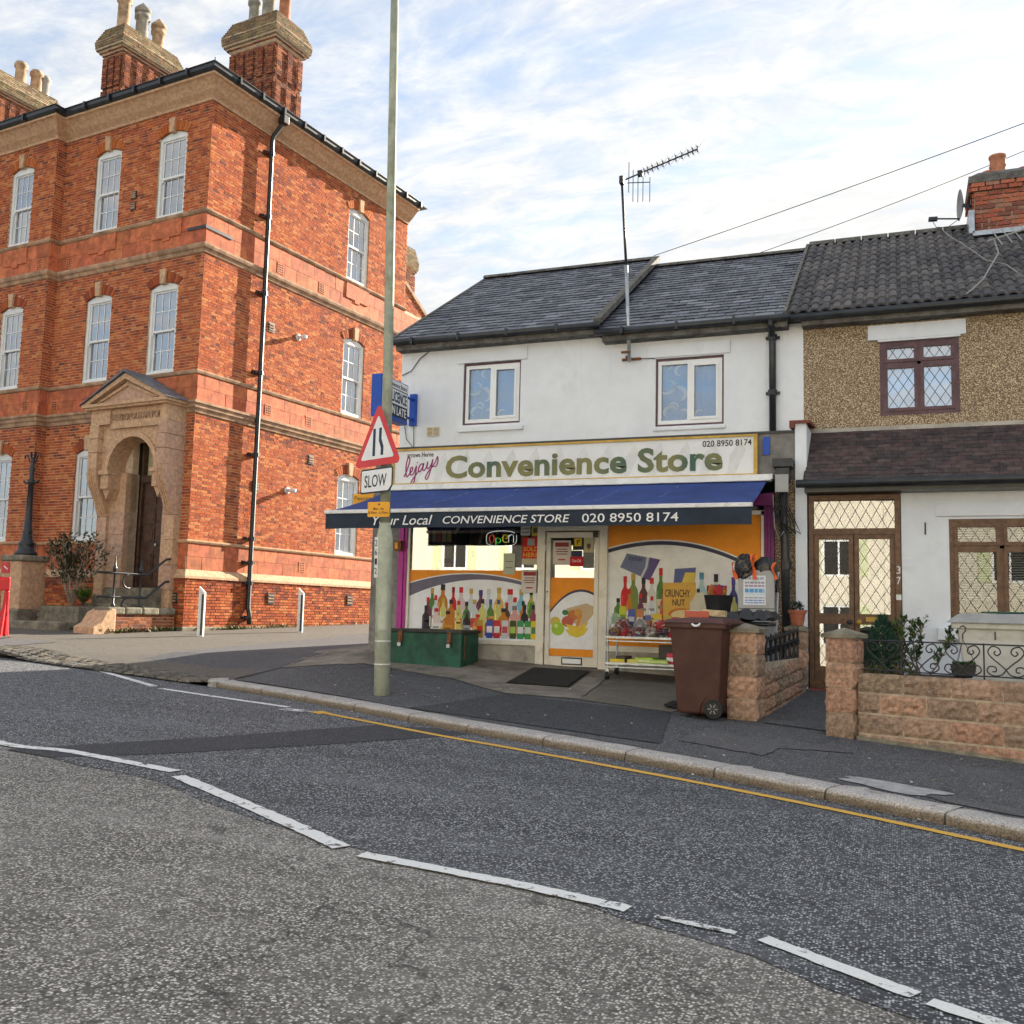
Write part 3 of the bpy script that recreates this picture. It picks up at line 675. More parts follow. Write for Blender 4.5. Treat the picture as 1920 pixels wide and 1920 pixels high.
for x, y in ((.45, -.45), (XS+.45, -.75)): MB().tube([(x, y, 15.15), (x, y, 15.38)], .012, 5).build('finial_spike', 'black_gutter', ST)
# terracotta panels of the bands
def panels(T, u0, u1, z0, z1, rows, w, n=.0):
    h = (z1-z0)/rows
    for r in range(rows):
        u = u0-(w*.5 if r % 2 else 0)
        while u < u1-.03:
            a, b_ = max(u, u0)+.004, min(u+w, u1)-.004
            if b_-a > .05:
                f = random.uniform(.8, 1.15); mb = MB().fbox(T, a, b_, n-.02, n+.018+random.uniform(0, .006), z0+r*h+.004, z0+(r+1)*h-.004, (f, f*random.uniform(.9, 1.08), f))
                mb.build('panel', 'terracotta', ST)
            u += w
for z0, z1 in ((10.77, 11.55), (6.70, 7.36), (2.46, 3.11)):
    if z0 > 4: panels(TL, XS, .018, z0, z1, 2, .52)
    else: panels(TL, XS, -2.7, z0, z1, 2, .52); panels(TL, -.55, .018, z0, z1, 2, .52)
    panels(TR, 0, 8.95, z0, z1, 2, .50); panels(TS, -9.5, XS+.018, z0, z1, 2, .52); panels(TE, -.3, 0, z0, z1, 2, .5)
for z0, z1 in ((10.77, 11.55), (6.70, 7.36)): panels(TW, 8.97, 12.0 if z0 < 7 else 10.6, z0, z1, 2, .5)
for T, ws in ((TL, winL), (TS, winS), (TR, winR)):
    for w in ws:
        for zt in (11.55,):
            a, b_ = w; c = (a+b_)/2
            MB().fprism(T, [(a-.03, zt), (b_+.03, zt), (b_+.03, zt-.46), (c+.12, zt-.46), (c+.12, zt-.54), (c-.12, zt-.54), (c-.12, zt-.46), (a-.03, zt-.46)], .02, .055).build('window_apron', 'terracotta', ST)
# sash windows
def sash_window(T, u0, u1, z0, z1, arch=True, dark_gap=.18, flat=False):
    uc, hw = (u0+u1)/2, (u1-u0)/2; zs = z1-.14
    fr = MB()
    fr.fbox(T, u0, u0+.085, -.17, -.05, z0, zs+.02).fbox(T, u1-.085, u1, -.17, -.05, z0, zs+.02).fbox(T, u0, u1, -.17, -.03, z0, z0+.09)
    seg = [(u0, zs-.06)]+[(uc+hw*t, zs+.14*(1-t*t)) for t in np.linspace(-1, 1, 9)]+[(u1, zs-.06)]
    fr.fprism(T, seg, -.17, -.045)
    w = fr.build('window', 'white_paint', ST)
    a0, a1 = u0+.085, u1-.085; zm = (z0+.09+zs-.06)/2
    sh = MB()
    for q, (s0, s1, n) in enumerate(((z0+.09, zm+.02, -.15), (zm-.02, zs-.06, -.11))):
        sh.fbox(T, a0, a0+.045, n-.02, n+.02, s0, s1).fbox(T, a1-.045, a1, n-.02, n+.02, s0, s1).fbox(T, a0+.045, a1-.045, n-.02, n+.021, s0, s0+.055).fbox(T, a0+.045, a1-.045, n-.02, n+.021, s1-.045, s1)
        i0, i1 = a0+.045, a1-.045; wd = (i1-i0)/3; hh = (s1-s0-.10)/2
        for k in (1, 2): sh.fbox(T, i0+wd*k-.011, i0+wd*k+.011, n-.014, n+.014, s0+.05, s1-.04)
        sh.fbox(T, i0, i1, n-.0135, n+.0135, s0+.055+hh-.011, s0+.055+hh+.011)
        for k in range(3):
            for r in range(2):
                MB().fbox(T, i0+wd*k+.009, i0+wd*(k+1)-.009, n-.004, n+.001, s0+.05+hh*r+.009, s0+.055+hh*(r+1)-.009).build('pane', 'glass_sky', w)
    sh.build('sash', 'white_paint', w)
    for sx in (a0+.02, a1-.02): MB().fbox(T, sx-.02, sx+.02, -.10, -.075, zm-.10, zm-.03).build('sash_horn', 'white_paint', w)
    cu = MB(); m = 28; dark_gap = dark_gap*random.choice([.3, 1., 1.5, 1.9]); c0, c1 = u0+dark_gap, u1-.02-random.choice([0, 0, .12])
    for k in range(m):
        a, b_ = c0+(c1-c0)*k/m, c0+(c1-c0)*(k+1)/m; na, nb = -.235+.018*math.sin(k*1.9), -.235+.018*math.sin((k+1)*1.9)
        cu.poly([T(a, na, z0+.05), T(b_, nb, z0+.05), T(b_, nb, z1), T(a, na, z1)])
    cu.build('curtain', 'net_curtain', w, fix=False)
    rm = MB(); q = [(u0-.3, z0-.1), (u1+.3, z0-.1), (u1+.3, z1+.1), (u0-.3, z1+.1)]
    rm.poly([T(u, -1.2, z) for u, z in q])
    for i in range(4): (ua, za), (ub, zb) = q[i], q[(i+1) % 4]; rm.poly([T(ua, -.21, za), T(ub, -.21, zb), T(ub, -1.2, zb), T(ua, -1.2, za)])
    rm.build('room', 'room_dark', w, fix=False)
    ar = MB(); k = .26/((hw+.16)**2); M = 13
    for i in range(M):
        if i == M//2: continue
        t0, t1 = -1+2*i/M+.012, -1+2*(i+1)/M-.012
        pi = lambda t: (uc+(hw+.02)*t, zs+.0+.14*(1-t*t)+.004); po = lambda t: (uc+(hw+.15)*t, z1+.30-k*((hw+.15)*t)**2-.012)
        ar.fprism(T, [pi(t0), pi(t1), po(t1), po(t0)], -.03, .03, random.choice([(.55, .16, .045), (.50, .13, .04), (.58, .19, .06)] if flat else [(.40, .10, .04), (.30, .075, .04), (.48, .13, .045)]))
    ar.build('arch', 'brick', w)
    MB().fprism(T, [(uc-.075, zs+.09), (uc+.075, zs+.09), (uc+.11, z1+.34), (uc-.11, z1+.34)], -.04, .09).build('keystone', 'sandstone', w)
    return w
for f in FLO:
    for w in winL:
        if w[0] > -2 and f[0] < 4: continue
        sash_window(TL, w[0], w[1], f[0], f[1], flat=f[0] > 11)
    sash_window(TS, winS[0][0], winS[0][1], f[0], f[1], flat=f[0] > 11)
    sash_window(TR, winR[0][0], winR[0][1], f[0], f[1], dark_gap=.04, flat=f[0] > 11)
# roof and chimneys
rf = MB(); e = [(.5, -.5), (.5, 9.4), (-14.4, 9.4), (-14.4, -.8)]; rp = [(-4.2, 4.4, 17.0), (-11, 4.4, 17.0)]
E3 = [(x, y, 15.19) for x, y in e]
rf.poly([E3[0], E3[1], rp[0]]); rf.poly([E3[1], E3[2], rp[1], rp[0]]); rf.poly([E3[2], E3[3], rp[1]]); rf.poly([E3[3], E3[0], rp[0], rp[1]])
rf.build('roof', 'slate', ST, fix=False)
CPAL = [(.32, .10, .055), (.24, .085, .055), (.38, .13, .06), (.18, .075, .055), (.44, .17, .085)]
MOSS = [(.26, .19, .10), (.20, .15, .085), (.31, .23, .12), (.17, .12, .075), (.28, .16, .09)]
def chimney(a0, a1, b0, b1, zb, zt, pots, parent=ST, cw=.22, ribs=True):
    w, d = a1-a0, b1-b0; zc = zt-.92
    cr = MB().box(a0, a1, b0, b1, zb, zc)
    def rect(o, z): return [(a0-o, b0-o, z), (a1+o, b0-o, z), (a1+o, b1+o, z), (a0-o, b1+o, z)]
    lev = [(0, zc), (cw*.9, zc+.22), (cw, zc+.45), (.02, zt)]
    for (o0, z0), (o1, z1) in zip(lev[:-1], lev[1:]):
        A, B = rect(o0, z0), rect(o1, z1)
        for i in range(4): cr.poly([A[i], A[(i+1) % 4], B[(i+1) % 4], B[i]])
    cr.poly(rect(.02, zt))
    ch = cr.build('chimney', 'mortar', parent, fix=False)
    F = [(lambda u, n, z: (u, b0-n, z), a0, a1), (lambda u, n, z: (a1+n, u, z), b0, b1), (lambda u, n, z: (u, b1+n, z), a0, a1), (lambda u, n, z: (a0-n, u, z), b0, b1)]
    bk = Bricks(); cp = Bricks(); z = zb; i = 0
    while z < zt-.02:
        if z < zc: o = 0
        else: o = float(np.interp(z+.03, [q[1] for q in lev], [q[0] for q in lev]))
        tgt, pal = (bk, CPAL) if z < zc+.12 else (cp, MOSS)
        for T, u0, u1 in F: tgt.row(T, u0-o, u1+o, z, CH, o, (), .3, i % 2, pal=pal)
        if ribs and z < zc-.1 and not (zc-1.15 < z < zc-1.05):
            for T, u0, u1 in F[:2]:
                L = u1-u0; k = max(2, int(L/.42))
                for j in range(k+1):
                    c = u0+.12+(L-.24)*j/k; bk.row(T, c-.10, c+.10, z, CH, .08, (), .3, i % 2, pal=CPAL)
        z += CH; i += 1
    o1 = bk.to_mb(bk.items).build('brickwork', 'brick', ch, fix=False); o1['kind'] = 'stuff'
    o2 = cp.to_mb(cp.items).build('capping_brickwork', 'cap_brick', ch, fix=False); o2['kind'] = 'stuff'
    for px, py, r, h, mat, hood in pots:
        prof = [(r*1.15, 0), (r*1.05, .08), (r, .12), (r*.93, h-.22), (r*1.2, h-.18), (r*1.22, h-.08), (r, h-.04), (r*.95, h)]
        if hood: prof = prof[:-1]+[(r*.8, h), (r*1.25, h+.02), (r*1.25, h+.12), (r*.5, h+.28), (.02, h+.36)]
        MB().lathe(prof, (px, py, zt-.03), 18).build('chimney_pot', mat, ch, smooth=True)
    return ch
chimney(-2.3, -.6, 2.8, 3.95, 15.1, 18.80, [(-2.0, 3.35, .17, 1.1, 'pot_grey', 0), (-1.45, 3.35, .19, 1.15, 'pot_grey', 0), (-.85, 3.4, .17, 1.1, 'pot_red', 0)])
chimney(-6.2, -5.4, 1.5, 3.5, 15.1, 19.0, [(-5.8, 1.75, .19, 1.15, 'pot_clay', 0), (-5.8, 2.45, .20, 1.0, 'pot_grey', 1), (-5.75, 3.05, .19, .80, 'pot_clay', 1)])
chimney(-12.1, -11.3, 1.5, 3.6, 15.1, 19.0, [(-11.7, 2.5, .18, .9, 'pot_clay', 0), (-11.7, 3.1, .19, .9, 'pot_clay', 0), (-11.7, 3.4, .18, .85, 'pot_grey', 0)])
chimney(-1.0, -.35, 9.36, 9.92, 11.0, 14.05, [], cw=.13)
# wall fittings
pipe = MB().tube([(.50, 2.10, 15.05), (.50, 2.10, 14.9), (.44, 2.10, 14.78), (.19, 2.07, 14.50), (.16, 2.07, 14.36), (.16, 2.07, 1.55), (.22, 2.07, 1.35), (.22, 2.07, 1.12)], .062, 12).build('drainpipe', 'black_iron', ST, smooth=True)
MB().box(.40, .62, 1.99, 2.21, 14.78, 15.03).build('hopper', 'black_iron', pipe, bevel=.02)
for z in (14.0, 12.19, 10.04, 7.84, 5.61, 3.37, 2.74, 2.2, 1.3):
    MB().tube([(.16, 2.07, z-.05), (.16, 2.07, z+.05)], .085, 12).fbox(TR, 1.90, 2.24, .02, .16, z-.025, z+.025).tube([(.07, 1.86, z), (.07, 1.92, z)], .05, 8).build('pipe_collar', 'black_iron', pipe)
for u, z in ((3.68, 9.26), (3.52, 4.84)):
    MB().tube([(.0, u, z), (.05, u, z)], [.10, .10], 16).tube([(.05, u, z), (.12, u, z), (.26, u-.02, z-.02), (.34, u-.03, z-.03)], [.05, .05, .075, .05], 12).build('bulkhead_lamp', 'steel_white', ST, smooth=True)
for T, u, z, w in ((TR, 2.57, 9.25, .12), (TR, 4.49, 5.86, .12), (TR, 2.26, 4.8, .12), (TL, -2.7, 12.5, .10), (TL, -2.7, 12.2, .10), (TR, 2.98, 1.82, .14), (TR, 6.46, 1.86, .14), (TL, -.25, 1.75, .12)):
    n = .09 if z < 2.2 else 0
    v = MB().fbox(T, u-w, u+w, n, n+.03, z-w*1.1, z+w*1.1).build('vent', 'black_iron', ST)
    for k in (-1, 0, 1): MB().fbox(T, u-w*.8, u+w*.8, n+.03, n+.045, z+k*w*.6-.02, z+k*w*.6+.02).build('slat', 'moulding', v)
for T, u, z in ((TR, 2.81, 11.0), (TR, 4.61, 11.0), (TR, 2.6, 6.95), (TR, 4.3, 6.95), (TR, 4.3, 2.75), (TL, -5.1, 10.98), (TS, -5.95, 10.98), (TS, -6.1, 6.95), (TL, -5.3, 6.95)):
    v = MB().fbox(T, u-.13, u+.13, .02, .032, z-.15, z+.15, (1.15, 1.25, 1.3)).build('air_brick', 'terracotta', ST)
    hl = MB()
    for a in range(3):
        for b_ in range(4): hl.fbox(T, u-.09+a*.07, u-.05+a*.07, .032, .034, z-.12+b_*.065, z-.08+b_*.065)
    hl.build('air_holes', 'room_dark', v)
MB().fbox(TL, -.60, .045, .03, .05, 11.14, 11.22).fbox(TR, -.045, .92, .03, .05, 11.14, 11.22).build('tie_plate', 'black_iron', ST)
# porch: hood on consoles, arch, pediment, door
hp = .66
pc = MB(); T = TL
pc.fbox(T, -3.0, -2.30, 0, hp-.03, 6.12, 6.50).fbox(T, -2.30, -.50, 0, hp-.09, 6.12, 6.50).fbox(T, -.50, -.27, 0, hp-.03, 6.12, 6.50)
porch = pc.build('porch', 'sandstone', ST)
for a, b_, mt in ((-3.0, -2.66, 'sandstone'), (-.55, -.27, 'sandstone_pink')):
    for z0_, z1_ in ((5.0, 5.40), (5.408, 5.76), (5.768, 6.12)): MB().fbox(T, a, b_, 0, hp+random.uniform(-.004, .004), z0_, z1_).build('pier_block', mt, porch, bevel=.012)
    prof = [(0, 5.0), (hp, 5.0), (hp, 4.86), (hp-.02, 4.7), (hp-.10, 4.5), (hp-.24, 4.25), (hp-.33, 4.02), (.27, 3.86), (.24, 3.80), (0, 3.80)]
    vs = [T(a, n, z) for n, z in prof]+[T(b_, n, z) for n, z in prof]; k = len(prof)
    MB().add(vs, [tuple(range(k)), tuple(range(2*k-1, k-1, -1))]+[(i, (i+1) % k, k+(i+1) % k, k+i) for i in range(k)]).build('console', mt, porch)
    for q in (.25, .5, .75):
        fl = MB(); u = a+(b_-a)*q
        pts = [T(u, n+.008, z) for n, z in prof[1:8]]; fl.tube(pts, .018, 6).build('console_rib', 'sandstone', porch)
    z = 3.80
    while z > 1.0:
        MB().fbox(T, a+(.02 if a < -2 else -.02), b_+(.0 if a < -2 else .0), 0, .24+random.uniform(-.004, .004), max(.9, z-.62), z-.008).build('pilaster_block', random.choice(['sandstone', 'sandstone_pink']), porch, bevel=.008); z -= .62
    MB().fbox(T, a-.03, b_+.03, 0, .34, .8, 1.45).build('pilaster_base', 'sandstone_pink', porch, bevel=.01)
# arch face: spandrel with a round opening
ac, ar_, zs = -1.55, .82, 4.95
sp_ = MB(); M = 24
ring = [(ac+ar_*math.cos(t), zs+ar_*math.sin(t)) for t in np.linspace(math.pi, 0, M)]
for (u0, z0), (u1, z1) in zip(ring[:-1], ring[1:]):
    sp_.poly([T(u0, .50, z0), T(u1, .50, z1), T(u1, .50, 6.12), T(u0, .50, 6.12)]); sp_.poly([T(u0, .50, z0), T(u1, .50, z1), T(u1, .0, z1), T(u0, .0, z0)])
sp_.poly([T(-2.66, .50, 4.95), T(ac-ar_, .50, 4.95), T(ac-ar_, .50, 6.12), T(-2.66, .50, 6.12)]); sp_.poly([T(ac+ar_, .50, 4.95), T(-.55, .50, 4.95), T(-.55, .50, 6.12), T(ac+ar_, .50, 6.12)])
sp_.build('arch_face', 'sandstone', porch, fix=False)
rg = MB(); rr = [(ac+(ar_+.13)*math.cos(t), zs+(ar_+.13)*math.sin(t)) for t in np.linspace(math.pi, 0, M)]
for i in range(M-1): rg.fprism(T, [ring[i], ring[i+1], rr[i+1], rr[i]], .495, .56)
rg.build('arch_ring', 'sandstone', porch)
for s in (-1, 1):
    ux_ = ac+s*(ar_+.30); MB().fprism(T, [(ux_-.18, 5.42), (ux_+.18, 5.42), (ux_+s*.10, 5.80), (ux_+s*.18-.02, 5.86), (ux_-.18, 5.86)], .50, .515).build('spandrel_panel', 'sandstone_pink', porch)
for s in (-1, 1):
    u = ac+s*(ar_+.10); MB().fbox(T, u-.17, u+.17, .02, .60, 4.84, 4.95).fbox(T, u-.14, u+.14, .02, .54, 4.48, 4.84).fprism(T, [(u-.14, 4.48), (u+.14, 4.48), (u+.0, 4.22)], .10, .46).build('impost', 'sandstone', porch)
for (a, b_) in ((-2.66, -2.10), (-.75, -.55)):
    z = 1.6
    while z < 4.9:
        MB().fbox(T, a, b_, -.25, .16, z, min(4.93, z+.58)-.006).build('jamb_block', random.choice(['sandstone', 'sandstone', 'sandstone_pink']), porch); z += .58
MB().poly([T(-2.1, -.45, 1.6), T(-.7, -.45, 1.6), T(-.7, -.45, 6.1), T(-2.1, -.45, 6.1)]).poly([T(-2.1, .02, 6.0), T(-.7, .02, 6.0), T(-.7, -.45, 6.0), T(-2.1, -.45, 6.0)]).poly([T(-2.12, .0, 1.6), T(-2.12, -.45, 1.6), T(-2.12, -.45, 6.1), T(-2.12, .0, 6.1)]).build('lobby', 'room_dark', porch, fix=False)
# letters on the frieze and the pediment
MB().fbox(T, -2.34, -.48, hp-.10, hp-.075, 6.0, 6.13).build('frieze_fillet', 'sandstone', porch)
lettering('METROPOLITAN POLICE', (-2.27, 6.20, 2.0, .17), lambda u, n, z: T(u, hp-.085+n, z), 'moulding', porch, depth=.02, offset=.01)
MB().fbox(T, -3.14, -.20, 0, hp+.08, 6.50, 6.56).fbox(T, -3.20, -.14, 0, hp+.14, 6.56, 6.64).build('pediment_cornice', 'sandstone', porch)
apx = -1.67
MB().fprism(T, [(-3.0, 6.64), (-.34, 6.64), (apx, 7.26)], 0, hp-.04).build('tympanum', 'sandstone_pink', porch)
for s, e_ in ((-1, -3.20), (1, -.14)):
    MB().fprism(T, [(e_, 6.64), (e_-s*.22, 6.64), (apx, 7.22), (apx, 7.36)], 0, hp+.12).build('raking_cornice', 'sandstone', porch)
    MB().fprism(T, [(e_-s*.42, 6.70), (e_-s*.58, 6.70), (apx, 7.06), (apx, 7.14)], hp-.04, hp+.02).build('tympanum_moulding', 'sandstone', porch)
    MB().fprism(T, [(e_+s*.06, 6.63), (e_-s*.02, 6.66), (apx, 7.39), (apx, 7.46)], 0, hp+.18).build('hood_slating', 'slate', porch)
dr = MB().fbox(T, -1.98, -.82, -.42, -.34, 2.0, 4.72)
door = dr.build('door', 'door_wood', porch)
for u0 in (-1.93, -1.37):
    for z0, z1 in ((2.2, 2.95), (3.15, 3.55), (3.65, 4.05), (4.15, 4.55)):
        MB().fbox(T, u0+.06, u0+.42, -.335, -.315, z0, z1).fbox(T, u0+.11, u0+.37, -.315, -.30, z0+.06, z1-.06).build('door_panel', 'door_wood', door)
MB().fbox(T, -2.05, -1.98, -.44, -.26, 1.9, 5.8).fbox(T, -.82, -.76, -.44, -.26, 1.9, 5.8).fbox(T, -1.98, -.82, -.44, -.26, 4.72, 4.90).build('door_frame', 'door_wood', porch)
MB().fbox(T, -1.98, -.82, -.42, -.40, 4.90, 5.75, (.55, .50, .32)).build('fanlight', 'print', porch)
MB().tube([T(-1.40, -.30, 3.1), T(-1.40, -.26, 3.1)], .035, 10).build('door_knob', 'galv', door)
# steps and side wall
stp = thing('stone_steps', 'grey stone steps rising to the arched police station door', 'steps', (-16.36, 19.54, 0), R(-6.313), local=True)
for i in range(5):
    MB().fbox(TL, -2.25, -.52, .17+.0, .55+i*.30, 1.98-.20*(i+1), 1.98-.20*i).build('step', 'old_stone', stp, bevel=.012)
sw = thing('step_side_wall', 'low brick side wall with mossy stone coping beside the porch steps', 'wall', (-16.36, 19.54, 0), R(-6.313), local=True)
bk = Bricks(); MB().fbox(TL, -.46, -.10, .18, 2.2, .7, 1.33).build('core', 'mortar', sw)
z = .9; i = 0
TSW = lambda u, n, z: (-.10+n, -u, z); TSF = lambda u, n, z: (u, -2.2-n, z)
while z < 1.3: bk.row(TSW, .18, 2.2, z, CH, 0, (), .4, i % 2, pal=CPAL); bk.row(TSF, -.46, -.10, z, CH, 0, (), .4, i % 2, pal=CPAL); z += CH; i += 1
o1 = bk.to_mb(bk.items).build('brickwork', 'brick', sw, fix=False); o1['kind'] = 'stuff'
for i in range(4): MB().fbox(TL, -.52, -.04, .2+i*.5, .69+i*.5, 1.33, 1.50).build('coping_stone', 'old_stone', sw, bevel=.04)
MB().add([TL(u, n, z) for u in (-.62, .02) for n, z in ((2.0, .8), (2.62, .8), (2.62, 1.05), (2.42, 1.15), (2.28, 1.38), (2.12, 1.46), (2.0, 1.46))], [tuple(range(7)), tuple(range(13, 6, -1))]+[(i, (i+1) % 7, 7+(i+1) % 7, 7+i) for i in range(7)]).build('end_stone', 'sandstone', sw, bevel=.03)
rl = thing('step_railing', 'black iron handrail with spiked posts and scrolls beside the porch steps', 'railing', (-16.36, 19.54, 0), R(-6.313), local=True)
for n in (1.85, 1.10):
    MB().lathe([(.05, 0), (.05, .06), (.025, .09), (.025, .82), (.05, .84), (.05, .92), (.028, .95), (.015, 1.12), (.004, 1.22)], TL(-.30, n, 1.49), 10).build('post', 'black_iron', rl, smooth=True)
for zo in (0, -.55):
    MB().tube([TL(-.30, 2.3, 2.28+zo), TL(-.30, 1.85, 2.28+zo), TL(-.30, .9, 2.28+zo), TL(-.30, .35, 2.68+zo), TL(-.30, .2, 2.70+zo)], .03, 8).build('rail', 'black_iron', rl, smooth=True)
    MB().tube([TL(-.30, 1.45+.16*math.cos(t), 2.10+zo+.16*math.sin(t)) for t in np.linspace(1.6, -1.9, 10)], .022, 6).build('scroll', 'black_iron', rl, smooth=True)
# ------------------------------------------------------------------ convenience store building
SH = thing('convenience_store_building', 'white rendered two storey corner shop with slate roof and orange window graphics', 'building', (-4.6, 13.8, .8))
TU = lambda u, n, z: (u, 14.6-n, z)
TF = lambda u, n, z: (u, 13.8-n, z)
hs = [(-6.74, -5.72, 4.64, 5.68), (-3.49, -2.45, 4.46, 5.52)]
w = MB(); holes_sheet(w, TU, -7.9, -4.45, 4.0, 6.06, hs[:1], .12); holes_sheet(w, TU, -4.45, -1.3, 4.0, 5.94, hs[1:], .12)
w.poly([(-7.9, 14.6, .5), (-7.9, 22.2, .5), (-7.9, 22.2, 6.06), (-7.9, 18.25, 8.42), (-7.9, 14.6, 6.06)]); w.poly([(-7.9, 22.2, .5), (-1.3, 22.2, .5), (-1.3, 22.2, 6.06), (-7.9, 22.2, 6.06)])
w.poly([(-1.3, 14.6, .5), (-1.3, 22.2, .5), (-1.3, 22.2, 5.9), (-1.3, 14.6, 5.9)])
w.build('wall', 'render_white', SH, fix=False)
for a, b_, z0, z1 in ((-6.85, -5.61, 5.68, 5.885), (-3.62, -2.35, 5.535, 5.75)): MB().fbox(TU, a, b_, -.02, .028, z0, z1).build('lintel', 'render_white', SH, bevel=.006)
MB().fbox(TU, -6.80, -5.65, -.02, .05, 4.52, 4.60).build('sill', 'render_white', SH, bevel=.01)
MB().fbox(TU, -3.52, -2.42, -.02, .03, 4.39, 4.44).build('sill', 'render_white', SH, bevel=.01)
def swirl(T, uc, zc, s, a0, parent, n, mat='net_curtain', flip=1):
    mb = MB(); pts = []
    for t in np.linspace(0, 1, 14):
        r = s*(1-.75*t); a = a0+flip*t*4.2; pts.append((uc+r*math.cos(a), zc+r*math.sin(a), s*.20*math.sin(math.pi*min(1, t*1.15+.08))**.8))
    L, Rr = [], []
    for i, (u, z, wd) in enumerate(pts):
        p, q = pts[max(0, i-1)], pts[min(13, i+1)]; d = Vector((q[0]-p[0], q[1]-p[1])); d = d.normalized() if d.length else Vector((1, 0))
        L.append((u-d.y*wd, z+d.x*wd)); Rr.append((u+d.y*wd, z-d.x*wd))
    for i in range(13): mb.poly([T(*x) for x in ((L[i][0], n, L[i][1]), (L[i+1][0], n, L[i+1][1]), (Rr[i+1][0], n, Rr[i+1][1]), (Rr[i][0], n, Rr[i][1]))])
    mb.build('curtain_swirl', mat, parent, fix=False)
pm('curtain_blue', (.20, .40, .80), .9, .12, 1.5); pm('curtain_pale', (.62, .75, .92), .9, .08, 2); pm('curtain_net', (.60, .70, .80), .9, .08, 2)
for k, (u0, u1, z0, z1) in enumerate(hs):
    fr = MB().fbox(TU, u0, u1, -.11, -.03, z0, z0+.035).fbox(TU, u0, u1, -.11, -.03, z1-.035, z1).fbox(TU, u0, u0+.03, -.11, -.03, z0+.035, z1-.035).fbox(TU, u1-.03, u1, -.11, -.03, z0+.035, z1-.035)
    win = fr.build('window', 'plum_frame', SH)
    a0, a1, b0, b1 = u0+.03, u1-.03, z0+.035, z1-.035; um = (a0+a1)/2
    f2 = MB().fbox(TU, a0, a1, -.10, -.04, b0, b0+.06).fbox(TU, a0, a1, -.10, -.04, b1-.06, b1).fbox(TU, a0, a0+.055, -.10, -.04, b0+.06, b1-.06).fbox(TU, a1-.055, a1, -.10, -.04, b0+.06, b1-.06).fbox(TU, um-.035, um+.035, -.10, -.035, b0+.06, b1-.06)
    f2.fbox(TU, um+.035, a1-.055, -.09, -.025, b0+.06, b0+.10).fbox(TU, um+.035, a1-.055, -.09, -.025, b1-.10, b1-.06).fbox(TU, um+.035, um+.07, -.09, -.025, b0+.10, b1-.10).fbox(TU, a1-.09, a1-.055, -.09, -.025, b0+.10, b1-.10)
    f2.build('frame', 'upvc', win)
    MB().fbox(TU, a0+.05, um-.03, -.085, -.075, b0+.055, b1-.055).build('pane', 'glass', win); MB().fbox(TU, um+.065, a1-.085, -.075, -.065, b0+.095, b1-.095).build('pane', 'glass', win)
    cu = MB()
    for i in range(40):
        x0, x1 = a0+(a1-a0)*i/40, a0+(a1-a0)*(i+1)/40; f = lambda q: -.135+.008*math.sin(q*38)
        cu.poly([TU(x0, f(x0), b0), TU(x1, f(x1), b0), TU(x1, f(x1), b1), TU(x0, f(x0), b1)])
    cu.build('curtain', 'curtain_blue', win, fix=False)
    random.seed(5+k)
    for sx, sz, ss, aa, fl in ((.16, .15, .14, .5, 1), (.30, .42, .17, 2.2, -1), (.14, .62, .16, 4.0, 1), (.34, .80, .13, 1.0, 1), (.24, .25, .10, 3.0, -1), (.36, .15, .12, 5, 1), (.12, .9, .1, 2, -1), (.62, .1, .1, 1, 1)):
        swirl(TU, u0+.03+sx, z0+.06+sz, ss, aa, win, -.122, 'curtain_pale', fl)
    MB().poly([TU(u0-.2, -.5, z0-.2), TU(u1+.2, -.5, z0-.2), TU(u1+.2, -.5, z1+.2), TU(u0-.2, -.5, z1+.2)]).build('room', 'room_dark', win, fix=False)
v = MB().fbox(TU, -7.385, -7.14, 0, .02, 4.48, 4.64).build('wall_vent', 'cream_frame', SH)
for i in range(6):
    for q in (0, 1): MB().fbox(TU, -7.365+q*.115, -7.27+q*.115, .02, .032, 4.495+i*.023, 4.506+i*.023).build('slat', 'timber', v)
# slate roofs
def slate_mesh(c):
    mb = MB(); w = tuple(q*1.45 for q in c); d = tuple(q*.45 for q in c)  # tail strip lightened, edges darkened: highlight and shadow lines painted into each course
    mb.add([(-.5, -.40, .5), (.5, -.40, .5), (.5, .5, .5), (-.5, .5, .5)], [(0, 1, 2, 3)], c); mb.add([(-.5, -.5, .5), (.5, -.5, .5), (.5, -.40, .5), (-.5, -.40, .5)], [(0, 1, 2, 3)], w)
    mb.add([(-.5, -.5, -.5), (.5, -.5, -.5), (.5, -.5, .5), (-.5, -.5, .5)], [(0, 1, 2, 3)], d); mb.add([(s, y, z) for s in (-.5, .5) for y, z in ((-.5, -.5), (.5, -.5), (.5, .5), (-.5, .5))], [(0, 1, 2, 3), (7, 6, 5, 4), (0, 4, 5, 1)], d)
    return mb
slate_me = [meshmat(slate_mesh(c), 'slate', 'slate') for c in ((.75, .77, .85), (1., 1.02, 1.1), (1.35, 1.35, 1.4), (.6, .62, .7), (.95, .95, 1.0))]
def slates(parent, x0, x1, e, r, rows, w, seed):
    random.seed(seed); dy, dz = r[0]-e[0], r[1]-e[1]; L = math.hypot(dy, dz); a = math.atan2(dz, dy); g_ = L/rows
    for i in range(rows):
        t = (i+.5)*g_/L*1.0; y, z = e[0]+dy*t, e[1]+dz*t; x = x0-(w/2 if i % 2 else 0)
        while x < x1-.02:
            p, q = max(x, x0), min(x+w, x1)
            if q-p > .05:
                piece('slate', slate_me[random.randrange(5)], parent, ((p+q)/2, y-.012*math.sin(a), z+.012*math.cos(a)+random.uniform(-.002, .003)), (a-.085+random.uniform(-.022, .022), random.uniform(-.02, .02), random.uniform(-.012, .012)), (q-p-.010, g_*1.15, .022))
            x += w
